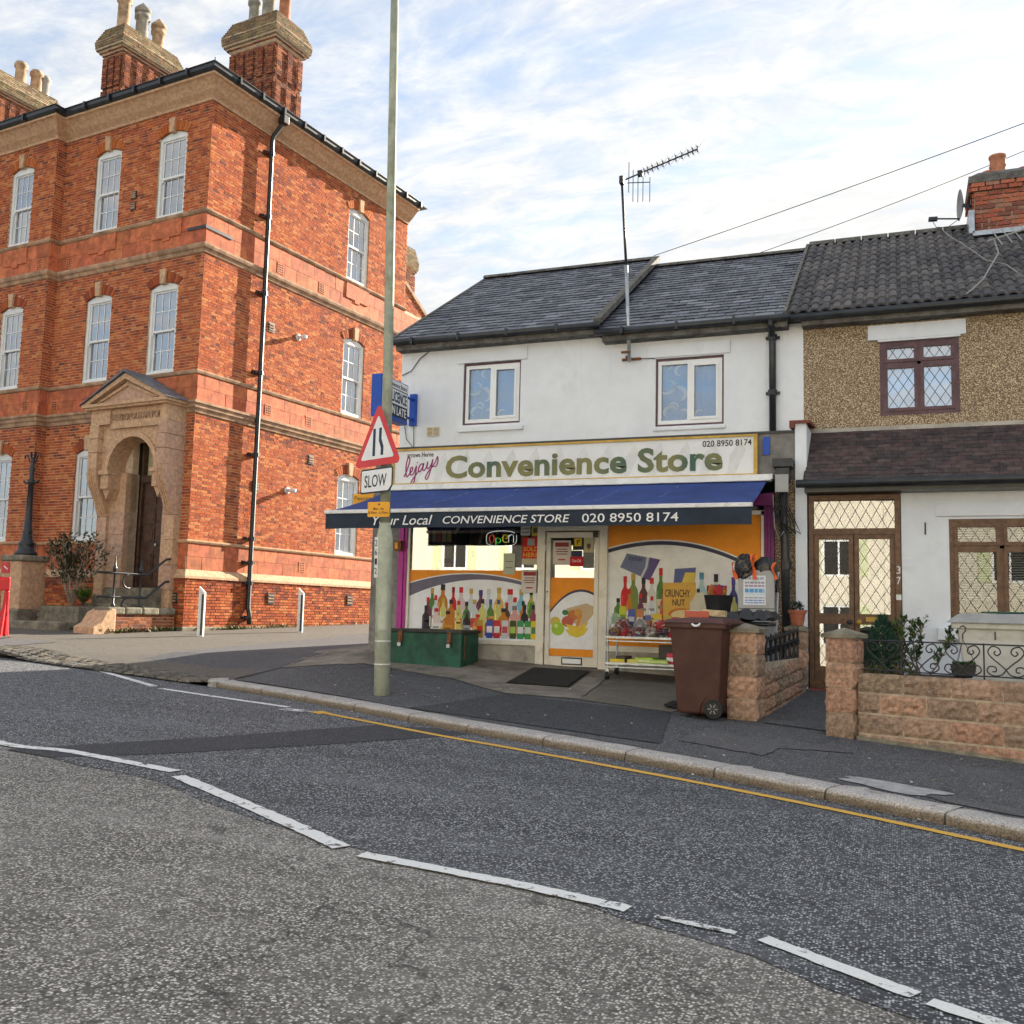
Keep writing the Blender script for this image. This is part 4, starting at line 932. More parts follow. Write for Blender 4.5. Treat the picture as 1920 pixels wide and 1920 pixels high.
for nm, x0, x1, ez, rz, seed in (('l', -7.98, -4.37, 6.10, 8.48, 3), ('r', -4.37, -1.50, 5.97, 8.32, 4)):
    base = MB().poly([(x0, 14.36, ez), (x1, 14.36, ez), (x1, 18.25, rz), (x0, 18.25, rz)]).poly([(x0, 22.5, ez), (x1, 22.5, ez), (x1, 18.25, rz), (x0, 18.25, rz)])
    base.poly([(x0, 14.36, ez-.05), (x1, 14.36, ez-.05), (x1, 14.6, ez-.05), (x0, 14.6, ez-.05)]); base.poly([(x0, 14.36, ez-.05), (x0, 18.25, rz-.05), (x0, 18.25, rz), (x0, 14.36, ez)]); base.poly([(x1, 14.36, ez-.08), (x1, 18.25, rz-.08), (x1, 18.25, rz), (x1, 14.36, ez)])
    rfp = base.build('roof', 'slate_roof_base', SH, fix=False)
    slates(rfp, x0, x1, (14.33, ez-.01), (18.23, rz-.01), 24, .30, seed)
    u = x0
    while u < x1-.05:
        b2 = min(u+.45, x1); k = 8
        prof = [(18.25+.16*math.cos(t), rz-.03+.09*math.sin(t)+.012) for t in np.linspace(0, math.pi, k)]
        vs = [(u+.004, y, z) for y, z in prof]+[(b2-.004, y, z) for y, z in prof]
        MB().add(vs, [(i, i+1, k+i+1, k+i) for i in range(k-1)]+[tuple(range(k)), tuple(range(2*k-1, k-1, -1))]).build('ridge_tile', 'ridge', rfp); u += .45
    MB().tube([(x0-.02, 14.30, ez-.04), (x1+.06, 14.30, ez-.05)], .055, 10).build('gutter', 'black_gutter', SH, smooth=True)
    MB().fbox(TU, x0+.08, x1, .02, .235, ez-.17, ez-.06).build('fascia_board', 'ridge', SH)
    for q in np.arange(x0+.4, x1, .85): MB().box(q, q+.04, 14.24, 14.38, ez-.10, ez+.012).build('gutter_bracket', 'black_gutter', SH)
MB().bar((-4.36, 14.32, 6.12), (-4.36, 18.28, 8.53), .12, .09).build('verge', 'ridge', SH)
MB().bar((-7.97, 14.32, 6.11), (-7.97, 18.28, 8.51), .06, .05).build('verge', 'ridge', SH)
dp = MB().tube([(-1.73, 14.30, 5.90), (-1.73, 14.32, 5.82), (-1.73, 14.5, 5.72), (-1.73, 14.53, 5.6), (-1.73, 14.53, 4.1)], .05, 10).build('downpipe', 'black_iron', SH, smooth=True)
for z in (5.7, 4.87): MB().tube([(-1.73, 14.53, z-.04), (-1.73, 14.53, z+.04)], .068, 10).box(-1.83, -1.63, 14.55, 14.6, z-.02, z+.02).build('pipe_collar', 'black_iron', dp)
lp = MB().tube([(-1.49, 13.68, 3.45), (-1.49, 13.68, 2.9), (-1.47, 13.69, 2.5), (-1.45, 13.69, .75)], .058, 10).build('downpipe', 'black_iron', SH, smooth=True)
MB().box(-1.62, -1.36, 13.56, 13.80, 3.62, 3.74).box(-1.58, -1.40, 13.58, 13.78, 3.42, 3.62).build('hopper', 'black_iron', lp, bevel=.01)
MB().box(-1.585, -1.41, 13.555, 13.575, 3.28, 3.52).build('junction_box', 'grey_sheet', lp)
for z in (2.3, 1.28): MB().tube([(-1.46, 13.69, z-.05), (-1.46, 13.69, z+.05)], .075, 10).build('pipe_collar', 'black_iron', lp)
# ground floor projection
w = MB()
w.poly([(-7.89, 13.82, 4.12), (-1.34, 13.82, 4.12), (-1.34, 14.7, 4.14), (-7.89, 14.7, 4.14)]); w.poly([(-7.89, 13.82, .5), (-7.89, 14.7, .5), (-7.89, 14.7, 4.12), (-7.89, 13.82, 4.12)])
w.build('flat_roof', 'render_grey', SH, fix=False)
MB().fbox(TF, -7.89, -7.39, -.2, 0, .6, 3.55).build('pier', 'render_grey', SH)
MB().fbox(TF, -1.86, -1.34, -.2, 0, 3.50, 4.13).build('parapet_panel', 'render_grey', SH)
MB().fbox(TF, -7.9, -1.34, -.25, .03, 4.125, 4.16).build('lead_flashing', 'black_gutter', SH)
MB().fbox(TF, -7.89, -1.86, -.2, -.02, 3.05, 4.12).build('fascia_backing', 'render_grey', SH)
MB().fbox(TF, -1.62, -1.34, -.2, -.03, .6, 3.5).build('pier', 'pebbledash', SH)
MB().fbox(TF, -1.77, -1.68, 0, .03, 3.83, 4.08).build('blue_plate', 'sign_blue', SH)
for a, b_, mt in ((-7.39, -7.24, 'magenta'), (-1.76, -1.62, 'purple')):
    MB().fbox(TF, a, b_, -.12, .04, .75, 3.3).fbox(TF, a+.05, b_-.05, .04, .06, .75, 3.3).build('pilaster', mt, SH, bevel=.006)
MB().fbox(TF, -1.9, -1.62, .0, .10, 3.12, 3.28).build('pilaster_head', 'purple', SH)
al = MB().fbox(TF, -7.42, -7.30, .06, .14, 2.50, 2.66).build('alarm_box', 'rust', SH); MB().fbox(TF, -7.40, -7.35, .14, .15, 2.53, 2.63).build('alarm_lens', 'sign_yellow', al)
sr = MB().fbox(TF, -7.24, -5.04, -.18, -.01, .5, 1.10).fbox(TF, -4.0, -1.76, -.18, -.01, .5, 1.06).build('stall_riser', 'stall_riser', SH)
ff = MB()
ff.fbox(TF, -7.24, -5.06, -.08, .035, 1.10, 1.16).fbox(TF, -7.24, -7.20, -.08, .02, 1.16, 3.05).fbox(TF, -7.24, -5.06, -.08, .02, 3.0, 3.06)
ff.fbox(TF, -4.0, -1.76, -.08, .035, 1.06, 1.14).fbox(TF, -1.80, -1.76, -.08, .02, 1.14, 3.05).fbox(TF, -4.0, -1.76, -.08, .02, 3.0, 3.06)
ff.fbox(TF, -5.06, -4.94, -.10, .04, .78, 3.06).fbox(TF, -4.10, -3.98, -.10, .04, .76, 3.06).fbox(TF, -4.94, -4.10, -.10, .035, 2.80, 3.06)
ff.build('shopfront_frame', 'cream_frame', SH)
MB().fbox(TF, -5.1, -3.95, -.12, .10, .70, .80).build('threshold', 'concrete_slab', SH)
sd_ = MB().fbox(TF, -4.925, -4.86, -.06, .01, .82, 2.78).fbox(TF, -4.18, -4.115, -.06, .01, .82, 2.78).fbox(TF, -4.86, -4.18, -.06, .01, .82, .96).fbox(TF, -4.86, -4.18, -.06, .01, 2.70, 2.78).build('shop_door', 'cream_frame', SH)
MB().fbox(TF, -4.64, -4.36, .01, .02, .86, .93).build('letter_flap', 'upvc', sd_); MB().fbox(TF, -4.66, -4.34, .009, .014, .84, .95).build('letter_flap_frame', 'lead', sd_)
for z in (2.55, 1.2): MB().tube([TF(-4.93, .02, z-.05), TF(-4.93, .02, z+.05)], .012, 8).build('hinge', 'galv', sd_)
MB().fbox(TF, -4.19, -4.13, .01, .07, 2.70, 2.78).build('door_closer', 'lead', sd_)
MB().tube([TF(-4.895, .012, 1.9), TF(-4.895, .02, 1.9)], .012, 8).build('lock', 'lead', sd_)
MB().fbox(TF, -4.86, -4.18, -.035, -.025, .96, 2.70).build('door_pane', 'glass_shop', sd_)
MB().fbox(TF, -7.20, -5.06, -.035, -.025, 1.16, 3.0).build('shop_pane', 'glass_shop', SH); MB().fbox(TF, -4.0, -1.80, -.035, -.025, 1.14, 3.0).build('shop_pane', 'glass_shop', SH)
# interior of the shop
rm = MB().poly([(-7.85, 17.6, .7), (-1.4, 17.6, .7), (-1.4, 17.6, 3.2), (-7.85, 17.6, 3.2)]).poly([(-7.85, 13.9, .78), (-1.4, 13.9, .78), (-1.4, 17.6, .78), (-7.85, 17.6, .78)]).poly([(-7.85, 13.9, 3.1), (-1.4, 13.9, 3.1), (-1.4, 17.6, 3.1), (-7.85, 17.6, 3.1)]).poly([(-7.85, 13.9, .7), (-7.85, 17.6, .7), (-7.85, 17.6, 3.2), (-7.85, 13.9, 3.2)]).poly([(-1.4, 13.9, .7), (-1.4, 17.6, .7), (-1.4, 17.6, 3.2), (-1.4, 13.9, 3.2)])
rm.build('shop_room', 'room_cream', SH, fix=False)
# ------------------------------------------------------------------ printed window graphics (flat vinyl on the glass)
ORG_, WHT, GRY, NAVY = (.88, .31, .025), (.88, .90, .93), (.17, .16, .22), (.06, .06, .10)
def curve_fn(pts):
    xs, ys = zip(*pts); c = np.polyfit(xs, ys, len(pts)-1); return lambda x: float(np.polyval(c, x))
def band(mb, T, u0, u1, lo, hi, n, col, k=40):
    for i in range(k):
        a, b_ = u0+(u1-u0)*i/k, u0+(u1-u0)*(i+1)/k; mb.poly([T(a, n, lo(a)), T(b_, n, lo(b_)), T(b_, n, hi(b_)), T(a, n, hi(a))], col)
cst = lambda v: (lambda x: v)
def bottle(mb, T, u, z, w, h, body, cap, lab=None, n=.0, neck=.42, sh=.2):
    hw = w*.62; nw = hw*.36; zb = z+h*(1-neck); zn = z+h*(1-neck+sh*.9)
    pts = [(u-hw, z), (u+hw, z), (u+hw, zb), (u+hw*.86, zb+(zn-zb)*.45), (u+nw, zn), (u+nw, z+h), (u-nw, z+h), (u-nw, zn), (u-hw*.86, zb+(zn-zb)*.45), (u-hw, zb)]
    mb.poly([T(a, n, b_) for a, b_ in pts], body)
    mb.poly([T(u-hw*.82, n+.0006, z+h*.02), T(u-hw*.62, n+.0006, z+h*.02), T(u-hw*.62, n+.0006, zb), T(u-hw*.82, n+.0006, zb)], tuple(min(1, c*1.5+.06) for c in body))
    mb.poly([T(u-nw*1.2, n+.0008, z+h*.86), T(u+nw*1.2, n+.0008, z+h*.86), T(u+nw*1.2, n+.0008, z+h), T(u-nw*1.2, n+.0008, z+h)], cap)
    if lab:
        mb.poly([T(u-hw*.95, n+.001, z+h*.12), T(u+hw*.95, n+.001, z+h*.12), T(u+hw*.95, n+.001, z+h*.42), T(u-hw*.95, n+.001, z+h*.42)], lab)
        mb.poly([T(u-hw*.6, n+.0014, z+h*.24), T(u+hw*.6, n+.0014, z+h*.24), T(u+hw*.6, n+.0014, z+h*.30), T(u-hw*.6, n+.0014, z+h*.30)], tuple(c*.35 for c in lab))
def can(mb, T, u, z, w, h, c1, c2, n=0.):
    mb.poly([T(u-w/2, n, z), T(u+w/2, n, z), T(u+w/2, n, z+h*.92), T(u+w*.4, n, z+h), T(u-w*.4, n, z+h), T(u-w/2, n, z+h*.92)], c1)
    mb.poly([T(u-w*.42, n+.0008, z+h*.3), T(u+w*.42, n+.0008, z+h*.3), T(u+w*.42, n+.0008, z+h*.66), T(u-w*.42, n+.0008, z+h*.66)], c2)
def disc(mb, T, u, z, ru, rz, n, col, k=18, a0=0, a1=2*math.pi):
    mb.poly([T(u+ru*math.cos(t), n, z+rz*math.sin(t)) for t in np.linspace(a0, a1, k, endpoint=abs(a1-a0) < 6.2)], col)
V1 = MB(); n0 = -.020
up_, lo_ = curve_fn([(-7.2, 2.0), (-6.45, 2.14), (-5.06, 1.97)]), curve_fn([(-7.2, 1.80), (-6.3, 2.05), (-5.06, 1.92)])
band(V1, TF, -7.20, -5.06, cst(1.16), lo_, n0, WHT); band(V1, TF, -7.20, -5.06, lo_, up_, n0, GRY); band(V1, TF, -7.20, -5.06, up_, lambda x: up_(x)+.018, n0, (.85, .85, .82)); band(V1, TF, -7.20, -5.06, lambda x: up_(x)+.018, cst(2.21), n0, ORG_)
g1 = V1.build('window_graphic', 'print', SH, fix=False, label='orange, grey and white drinks graphic on the left shop window')
B = MB(); n1 = -.018
GRN, BRN, RED, CLR, AMB, DRK, GLD = (.10, .22, .05), (.10, .05, .03), (.60, .03, .03), (.62, .66, .68), (.55, .20, .03), (.035, .03, .04), (.55, .36, .08)
rowA = [(-6.80, .105, .60, GRN, GLD, None), (-6.62, .14, .66, AMB, DRK, RED), (-6.44, .09, .62, RED, (.3, .0, .02), (.75, .75, .72)), (-6.31, .12, .62, (.70, .55, .55), RED, (.75, .72, .72)), (-6.14, .11, .60, CLR, GLD, None), (-5.98, .12, .58, (.16, .05, .10), (.08, .05, .2), (.75, .72, .6)), (-5.85, .12, .60, (.66, .70, .74), CLR, (.8, .8, .82)), (-5.68, .13, .62, (.70, .48, .12), GLD, None), (-5.50, .16, .60, CLR, RED, (.75, .76, .76)), (-5.32, .12, .60, (.22, .52, .66), GLD, (.7, .7, .5)), (-5.16, .10, .60, (.18, .40, .05), DRK, (.7, .62, .1))]
for i, (u, wd, h, c, cp, lb) in enumerate(rowA): bottle(B, TF, u, 1.33, wd, h, c, cp, lb, n1+i*.0001)
rowB = [(-6.90, .10, .44, DRK, DRK, None), (-6.72, .13, .40, (.70, .60, .58), RED, (.78, .75, .72)), (-6.52, .14, .36, AMB, DRK, (.65, .30, .05)), (-6.35, .08, .34, (.72, .60, .15), GLD, None), (-6.20, .10, .36, DRK, (.06, .06, .16), (.35, .35, .4)), (-6.02, .13, .32, (.55, .16, .06), RED, (.75, .5, .1)), (-5.80, .16, .30, (.30, .06, .05), GLD, (.6, .1, .08)), (-5.60, .14, .42, AMB, DRK, (.55, .05, .04)), (-5.42, .15, .46, (.68, .36, .33), (.2, .2, .2), None), (-5.26, .10, .48, DRK, DRK, (.70, .66, .6)), (-5.12, .09, .48, (.30, .06, .10), DRK, (.7, .7, .75))]
rq = random.Random(12)
for i in range(14): bottle(B, TF, -6.87+i*.132, 1.28, rq.uniform(.08, .11), rq.uniform(.44, .54), rq.choice([GRN, BRN, AMB, CLR, (.62, .60, .20), (.16, .05, .10), (.45, .08, .06)]), rq.choice([GLD, DRK, RED, (.1, .1, .3)]), rq.choice([None, (.76, .74, .68), (.70, .60, .25), (.6, .08, .06)]), n1+.0016+i*.00008)
for i, (u, wd, h, c, cp, lb) in enumerate(rowB): bottle(B, TF, u, 1.22, wd, h, c, cp, lb, n1+.003+i*.0001)
for i, (u, c1, c2) in enumerate([(-5.98, (.5, .3, .05), RED), (-5.82, (.06, .10, .40), (.8, .8, .8)), (-5.70, (.55, .04, .06), (.75, .72, .7)), (-5.57, (.62, .62, .66), (.5, .1, .1)), (-5.44, (.06, .09, .03), (.4, .6, .1)), (-5.32, (.05, .30, .12), (.75, .75, .72)), (-5.20, (.06, .32, .08), (.6, .65, .6)), (-5.10, (.75, .55, .03), (.1, .25, .1))]): can(B, TF, u, 1.19, .105, .27, c1, c2, n1+.006+i*.0001)
B.build('printed_bottles', 'print', g1, fix=False)
V2 = MB(); arc2 = curve_fn([(-4.0, 2.545), (-3.15, 2.665), (-2.12, 2.42), (-1.80, 2.25)])
band(V2, TF, -3.98, -1.80, cst(1.28), lambda x: arc2(x)-.075, n0, (.86, .86, .84)); band(V2, TF, -3.98, -1.80, lambda x: arc2(x)-.075, lambda x: arc2(x)-.02, n0, NAVY); band(V2, TF, -3.98, -1.80, lambda x: arc2(x)-.02, arc2, n0, (.82, .80, .76)); band(V2, TF, -3.98, -1.80, arc2, cst(3.0), n0, ORG_); band(V2, TF, -3.98, -1.80, cst(1.14), cst(1.28), n0, ORG_)
g2 = V2.build('window_graphic', 'print', SH, fix=False, label='orange and white groceries graphic on the right shop window')
Q = MB(); n1 = -.018
card = lambda pts, c, d=0.: Q.poly([TF(u, n1+d, z) for u, z in pts], c)
card([(-3.80, 2.27), (-3.70, 2.47), (-3.21, 2.38), (-3.36, 2.08)], (.17, .20, .33)); card([(-3.36, 2.41), (-3.21, 2.38), (-3.36, 2.08), (-3.46, 2.12), (-3.38, 2.26)], (.13, .10, .26), .0008); card([(-3.41, 2.42), (-3.37, 2.41), (-3.40, 2.26), (-3.47, 2.12), (-3.50, 2.13), (-3.43, 2.27)], (.6, .6, .62), .0012)
for i, (u, z, wd, h, c, cp, lb) in enumerate([(-3.72, 1.5, .10, .64, RED, RED, None), (-3.60, 1.5, .12, .68, (.20, .26, .06), GLD, None), (-3.45, 1.5, .11, .62, (.12, .05, .05), DRK, (.7, .65, .6)), (-3.33, 1.5, .11, .62, (.66, .64, .58), RED, (.75, .72, .68)), (-3.20, 1.5, .10, .76, GRN, RED, (.65, .58, .35)), (-2.62, 1.5, .12, .7, (.45, .62, .62), (.1, .3, .4), None), (-2.52, 1.4, .10, .62, (.5, .5, .3), DRK, None), (-2.42, 1.4, .11, .78, (.70, .66, .50), DRK, (.75, .7, .6)), (-2.30, 1.4, .11, .62, (.6, .1, .08), RED, None), (-2.18, 1.4, .10, .74, (.08, .07, .2), (.10, .08, .3), None), (-2.02, 1.4, .10, .72, (.5, .42, .2), (.14, .1, .3), (.7, .65, .4))]): bottle(Q, TF, u, z, wd, h, c, cp, lb, n1+.001+i*.0001)
rq = random.Random(15)
for i in range(12): bottle(Q, TF, -3.82+i*.165, 1.42, rq.uniform(.07, .10), rq.uniform(.40, .56), rq.choice([GRN, BRN, AMB, CLR, (.62, .60, .20), (.16, .05, .10), (.5, .1, .06), (.1, .15, .4)]), rq.choice([GLD, DRK, RED, (.1, .1, .3)]), rq.choice([None, (.76, .74, .68), (.70, .60, .25), (.6, .08, .06)]), n1+.0022+i*.00006)
for i in range(16): can(Q, TF, -3.9+i*.125, 1.30, rq.uniform(.07, .12), rq.uniform(.14, .26), rq.choice([(.5, .06, .06), (.1, .2, .45), (.65, .5, .06), (.12, .3, .1), (.6, .25, .06), (.45, .42, .4)]), rq.choice([(.75, .73, .7), (.7, .55, .1), (.2, .1, .1)]), n1+.0064+i*.00004)
card([(-3.02, 2.00), (-2.72, 2.02), (-2.70, 2.27), (-3.0, 2.25)], (.12, .14, .32), .003); card([(-2.9, 2.05), (-2.72, 2.06), (-2.71, 2.2), (-2.85, 2.2)], (.75, .55, .1), .0036)
card([(-3.16, 1.45), (-2.68, 1.47), (-2.70, 2.06), (-3.17, 2.05)], (.72, .42, .08), .004); disc(Q, TF, -2.90, 1.60, .19, .10, n1+.0046, (.60, .20, .04)); disc(Q, TF, -2.90, 1.60, .15, .07, n1+.0052, (.78, .62, .30))
card([(-2.78, 1.42), (-2.50, 1.42), (-2.50, 1.78), (-2.56, 1.86), (-2.58, 1.92), (-2.70, 1.92), (-2.72, 1.86), (-2.78, 1.78)], (.72, .66, .50), .006)
for i, (u, z, wd, h, c1, c2) in enumerate([(-3.86, 1.35, .09, .26, (.35, .5, .3), (.7, .7, .7)), (-3.75, 1.35, .10, .36, (.55, .58, .05), (.2, .35, .05)), (-3.62, 1.35, .10, .32, (.1, .12, .4), (.65, .65, .7)), (-3.50, 1.33, .10, .34, (.62, .25, .10), (.75, .7, .6)), (-3.38, 1.33, .09, .26, (.15, .2, .45), (.6, .6, .6)), (-3.24, 1.33, .12, .28, (.78, .55, .05), (.75, .75, .7)), (-3.10, 1.33, .11, .26, (.6, .45, .1), (.3, .5, .1)), (-2.98, 1.33, .12, .24, (.5, .1, .12), (.7, .7, .75))]): can(Q, TF, u, z, wd, h, c1, c2, n1+.007+i*.0001)
card([(-2.95, 1.35), (-2.45, 1.35), (-2.5, 1.52), (-2.9, 1.50)], (.12, .22, .50), .009); card([(-2.6, 1.33), (-2.25, 1.33), (-2.22, 1.55), (-2.50, 1.62)], (.70, .30, .10), .0092)
Q.build('printed_groceries', 'print', g2, fix=False)
lettering('oyster', (-3.68, 2.35, .22, .09), TF, 'letter_navy', g2, n=n1+.002, depth=.001, rot=-.12)
lettering('CRUNCHY', (-3.14, 1.85, .36, .11), TF, 'door_wood', g2, n=n1+.0058, depth=.001, offset=.02); lettering('NUT', (-3.03, 1.73, .18, .09), TF, 'door_wood', g2, n=n1+.0058, depth=.001, offset=.02)
V3 = MB(); arc3 = curve_fn([(-4.86, 1.62), (-4.40, 1.94), (-4.18, 1.885)])
band(V3, TF, -4.86, -4.18, cst(1.07), lambda x: arc3(x)-.035, n0, (.88, .89, .91)); band(V3, TF, -4.86, -4.18, lambda x: arc3(x)-.035, arc3, n0, NAVY); band(V3, TF, -4.86, -4.18, arc3, cst(2.11), n0, ORG_); band(V3, TF, -4.86, -4.18, cst(.965), cst(1.07), n0, ORG_)
g3 = V3.build('door_graphic', 'print', SH, fix=False, label='orange and white fruit graphic on the shop door')
Fm = MB(); n1 = -.017
Fm.poly([TF(u, n1, z) for u, z in ((-4.60, 1.66), (-4.30, 1.74), (-4.19, 1.70), (-4.19, 1.58), (-4.36, 1.38), (-4.50, 1.46))], (.62, .46, .28))
disc(Fm, TF, -4.50, 1.56, .085, .08, n1+.0006, (.58, .20, .06)); disc(Fm, TF, -4.42, 1.60, .06, .06, n1+.0010, (.66, .34, .08)); disc(Fm, TF, -4.62, 1.60, .05, .04, n1+.0012, (.05, .22, .08)); disc(Fm, TF, -4.77, 1.46, .08, .075, n1+.0014, (.66, .50, .10)); disc(Fm, TF, -4.58, 1.47, .095, .08, n1+.0016, (.55, .14, .08))
Fm.poly([TF(u, n1+.002, z) for u, z in ((-4.46, 1.40), (-4.42, 1.40), (-4.36, 1.56), (-4.40, 1.58))], (.70, .26, .04))
disc(Fm, TF, -4.73, 1.36, .10, .10, n1+.0024, (.38, .58, .06)); disc(Fm, TF, -4.76, 1.40, .03, .03, n1+.0028, (.62, .75, .25))
for q, dz in ((0, 0), (1, .075)):
    o1 = [(-4.62, 1.36+dz), (-4.55, 1.27+dz), (-4.44, 1.235+dz), (-4.33, 1.28+dz), (-4.26, 1.39+dz), (-4.30, 1.38+dz), (-4.37, 1.335+dz), (-4.46, 1.325+dz), (-4.55, 1.345+dz)]
    Fm.poly([TF(u, n1+.003-q*.0004, z) for u, z in o1], (.80, .60-.05*q, .06))
Fm.build('printed_fruit', 'print', g3, fix=False)
# notices behind and on the glass
def poster(name, u0, u1, z0, z1, col, bars, label, n=-.012, parent=SH):
    p = MB().fbox(TF, u0, u1, n-.002, n, z0, z1, col).build(name, 'paper', parent, label=label); mb = MB(); W, Hh = u1-u0, z1-z0
    for a, b_, c, d, cc in bars: mb.poly([TF(u0+W*a, n+.001, z0+Hh*c), TF(u0+W*b_, n+.001, z0+Hh*c), TF(u0+W*b_, n+.001, z0+Hh*d), TF(u0+W*a, n+.001, z0+Hh*d)], cc)
    if bars: mb.build('printed_text', 'paper', p, fix=False)
    return p
txt = [(.12, .88, .74, .92, (.30, .05, .05)), (.2, .8, .62, .66, (.25, .05, .05)), (.15, .85, .52, .56, (.2, .08, .06)), (.2, .8, .42, .46, (.2, .08, .06)), (.3, .7, .18, .24, (.45, .06, .06))]
poster('notice', -5.30, -5.04, 1.88, 2.22, (.66, .60, .55), txt, 'beige notice with red print at the corner of the window', n=.04)
poster('notice', -4.83, -4.55, 2.30, 2.66, (.64, .58, .52), txt, 'beige notice with red print in the shop door')
sold = poster('notice', -5.32, -5.04, 2.30, 2.71, (.55, .02, .02), [(.3, .7, .70, .95, (.35, .35, .36)), (.0, 1, .0, .22, (.55, .5, .35))], 'red sold here poster in the window')
lettering('SOLD', (-5.30, 2.50, .24, .07), TF, 'sign_yellow', sold, n=-.010, depth=.001, offset=.02); lettering('HERE', (-5.30, 2.41, .24, .07), TF, 'sign_yellow', sold, n=-.010, depth=.001, offset=.02)
poster('notice', -5.35, -5.20, 2.74, 2.92, (.55, .55, .55), [(.1, .9, .2, .3, (.2, .2, .2)), (.1, .9, .5, .6, (.2, .2, .2))], 'grey sheet taped high in the window', n=-.014)
poster('notice', -5.17, -5.06, 2.73, 2.88, (.55, .42, .08), [(.2, .8, .3, .8, (.1, .1, .05))], 'yellow warning sticker in the window')
poster('notice', -5.62, -5.43, 2.15, 2.47, (.52, .55, .42), [(.2, .8, .3, .34, (.2, .2, .2)), (.2, .8, .6, .64, (.2, .2, .2))], 'pale green sheet low in the window', n=-.014)
pp = poster('notice', -4.52, -4.36, 2.52, 2.70, (.03, .03, .04), [(.15, .85, .3, .95, (.7, .5, .03))], 'black and yellow sticker in the shop door'); lettering('P', (-4.46, 2.60, .05, .07), TF, 'letter_black', pp, n=-.010, depth=.001, offset=.02)
poster('notice', -4.35, -4.20, 2.48, 2.70, (.5, .48, .28), [(.3, .7, .3, .6, (.15, .1, .08)), (.4, .6, .2, .34, (.45, .1, .06))], 'cream cash sticker in the shop door')
poster('notice', -4.54, -4.38, 2.40, 2.51, (.04, .05, .10), [], 'dark sticker in the shop door')
ck = poster('notice', -4.56, -4.36, 2.28, 2.42, (.55, .02, .03), [], 'red drink sticker in the shop door', n=-.009)
lettering('Coca-Cola', (-4.53, 2.34, .14, .045), TF, 'letter_white', ck, n=-.008, depth=.001, shear=.3)
# neon open sign and goods inside
ns = thing('open_sign', 'glowing multicolour neon open sign hanging inside the shop window', 'sign', (-5.7, 13.9, 2.6))
TN = lambda u, n, z: (u, 13.9-n, z)
for ch, u, mt in (('o', -5.90, 'neon_red'), ('p', -5.79, 'neon_green'), ('e', -5.68, 'neon_yellow'), ('n', -5.58, 'neon_white')):
    lettering(ch, (u, 2.64 if ch != 'p' else 2.59, .085, .12), TN, mt, ns, name='letter', offset=-.035, depth=.006)
MB().tube([TN(-5.70+.25*math.cos(t), 0, 2.70+.12*math.copysign(abs(math.sin(t))**.5, math.sin(t))) for t in np.linspace(.5, 2*math.pi+.2, 40)], .0035, 5).build('tube', 'neon_white', ns)
hg = thing('hanging_goods_rail', 'dark hanging packets on a rail inside the shop window', 'display', (-6.0, 14.4, 2.5))
random.seed(8)
MB().tube([(-6.9, 14.5, 2.92), (-5.0, 14.5, 2.92)], .012, 6).build('rail', 'lead', hg)
for i in range(20):
    x = -6.35+i*.068; h = random.uniform(.08, .2); z = 2.98-random.random()*.45-max(0, (x+5.9))*.1
    c = random.choice([(.05, .05, .06), (.06, .12, .06), (.30, .05, .05), (.5, .45, .35), (.05, .06, .2), (.12, .2, .1), (.55, .4, .08)])
    MB().obox((x, 14.35+random.uniform(-.1, .2), z-h/2), (.036, .02, h), random.uniform(-.4, .4), 0, random.uniform(-.1, .1), c).build('packet', 'goods', hg)
cb = thing('drinks_chiller', 'tall dark chiller cabinet standing at the left inside the shop', 'fridge', (-6.9, 14.6, .8))
MB().box(-7.15, -6.65, 14.25, 14.85, .8, 2.95).build('cabinet', 'rubber', cb); 
for k in range(4):
    for i in range(5): MB().box(-7.12+i*.09, -7.05+i*.09, 14.20, 14.25, 1.9+k*.26, 2.08+k*.26, random.choice([(.3, .3, .1), (.4, .1, .1), (.2, .35, .4), (.5, .5, .45)])).build('bottle_row', 'goods', cb)
# ------------------------------------------------------------------ awning, fascia sign, projecting sign
fs = thing('fascia_sign', 'long white fascia sign reading convenience store above the blue awning', 'sign', (-4.6, 13.75, 3.5))
TB = lambda u, n, z: (u, 13.74-n, z)
MB().fbox(TB, -7.50, -1.89, -.02, 0, 3.57, 4.09).build('panel', 'sign_white', fs)
MB().fbox(TB, -7.54, -1.84, -.03, .025, 4.09, 4.12).fbox(TB, -1.89, -1.84, -.03, .025, 3.55, 4.09).fbox(TB, -7.54, -7.50, -.03, .025, 3.55, 4.09).fbox(TB, -7.54, -1.84, -.03, .02, 3.545, 3.57).build('frame', 'sign_gold', fs)
lettering('Convenience Store', (-6.60, 3.625, 4.28, .36), TB, 'letter_green', fs, n=.003, depth=.006, offset=.030, space=1.02)
lettering('020 8950 8174', (-2.60, 3.965, .68, .09), TB, 'letter_black', fs, n=.003, depth=.003, offset=.008)
lettering('arrows Herne', (-7.28, 3.985, .46, .075), TB, 'letter_black', fs, n=.003, depth=.003, offset=.006)
def spline(pts, k=6):
    out = []
    for i in range(len(pts)-1):
        p0, p1, p2, p3 = (Vector(pts[max(0, min(len(pts)-1, i+q))]) for q in (-1, 0, 1, 2))
        for t in np.linspace(0, 1, k, endpoint=False): out.append(.5*((2*p1)+(p2-p0)*t+(2*p0-5*p1+4*p2-p3)*t*t+(3*p1-p0-3*p2+p3)*t**3))
    return out+[Vector(pts[-1])]
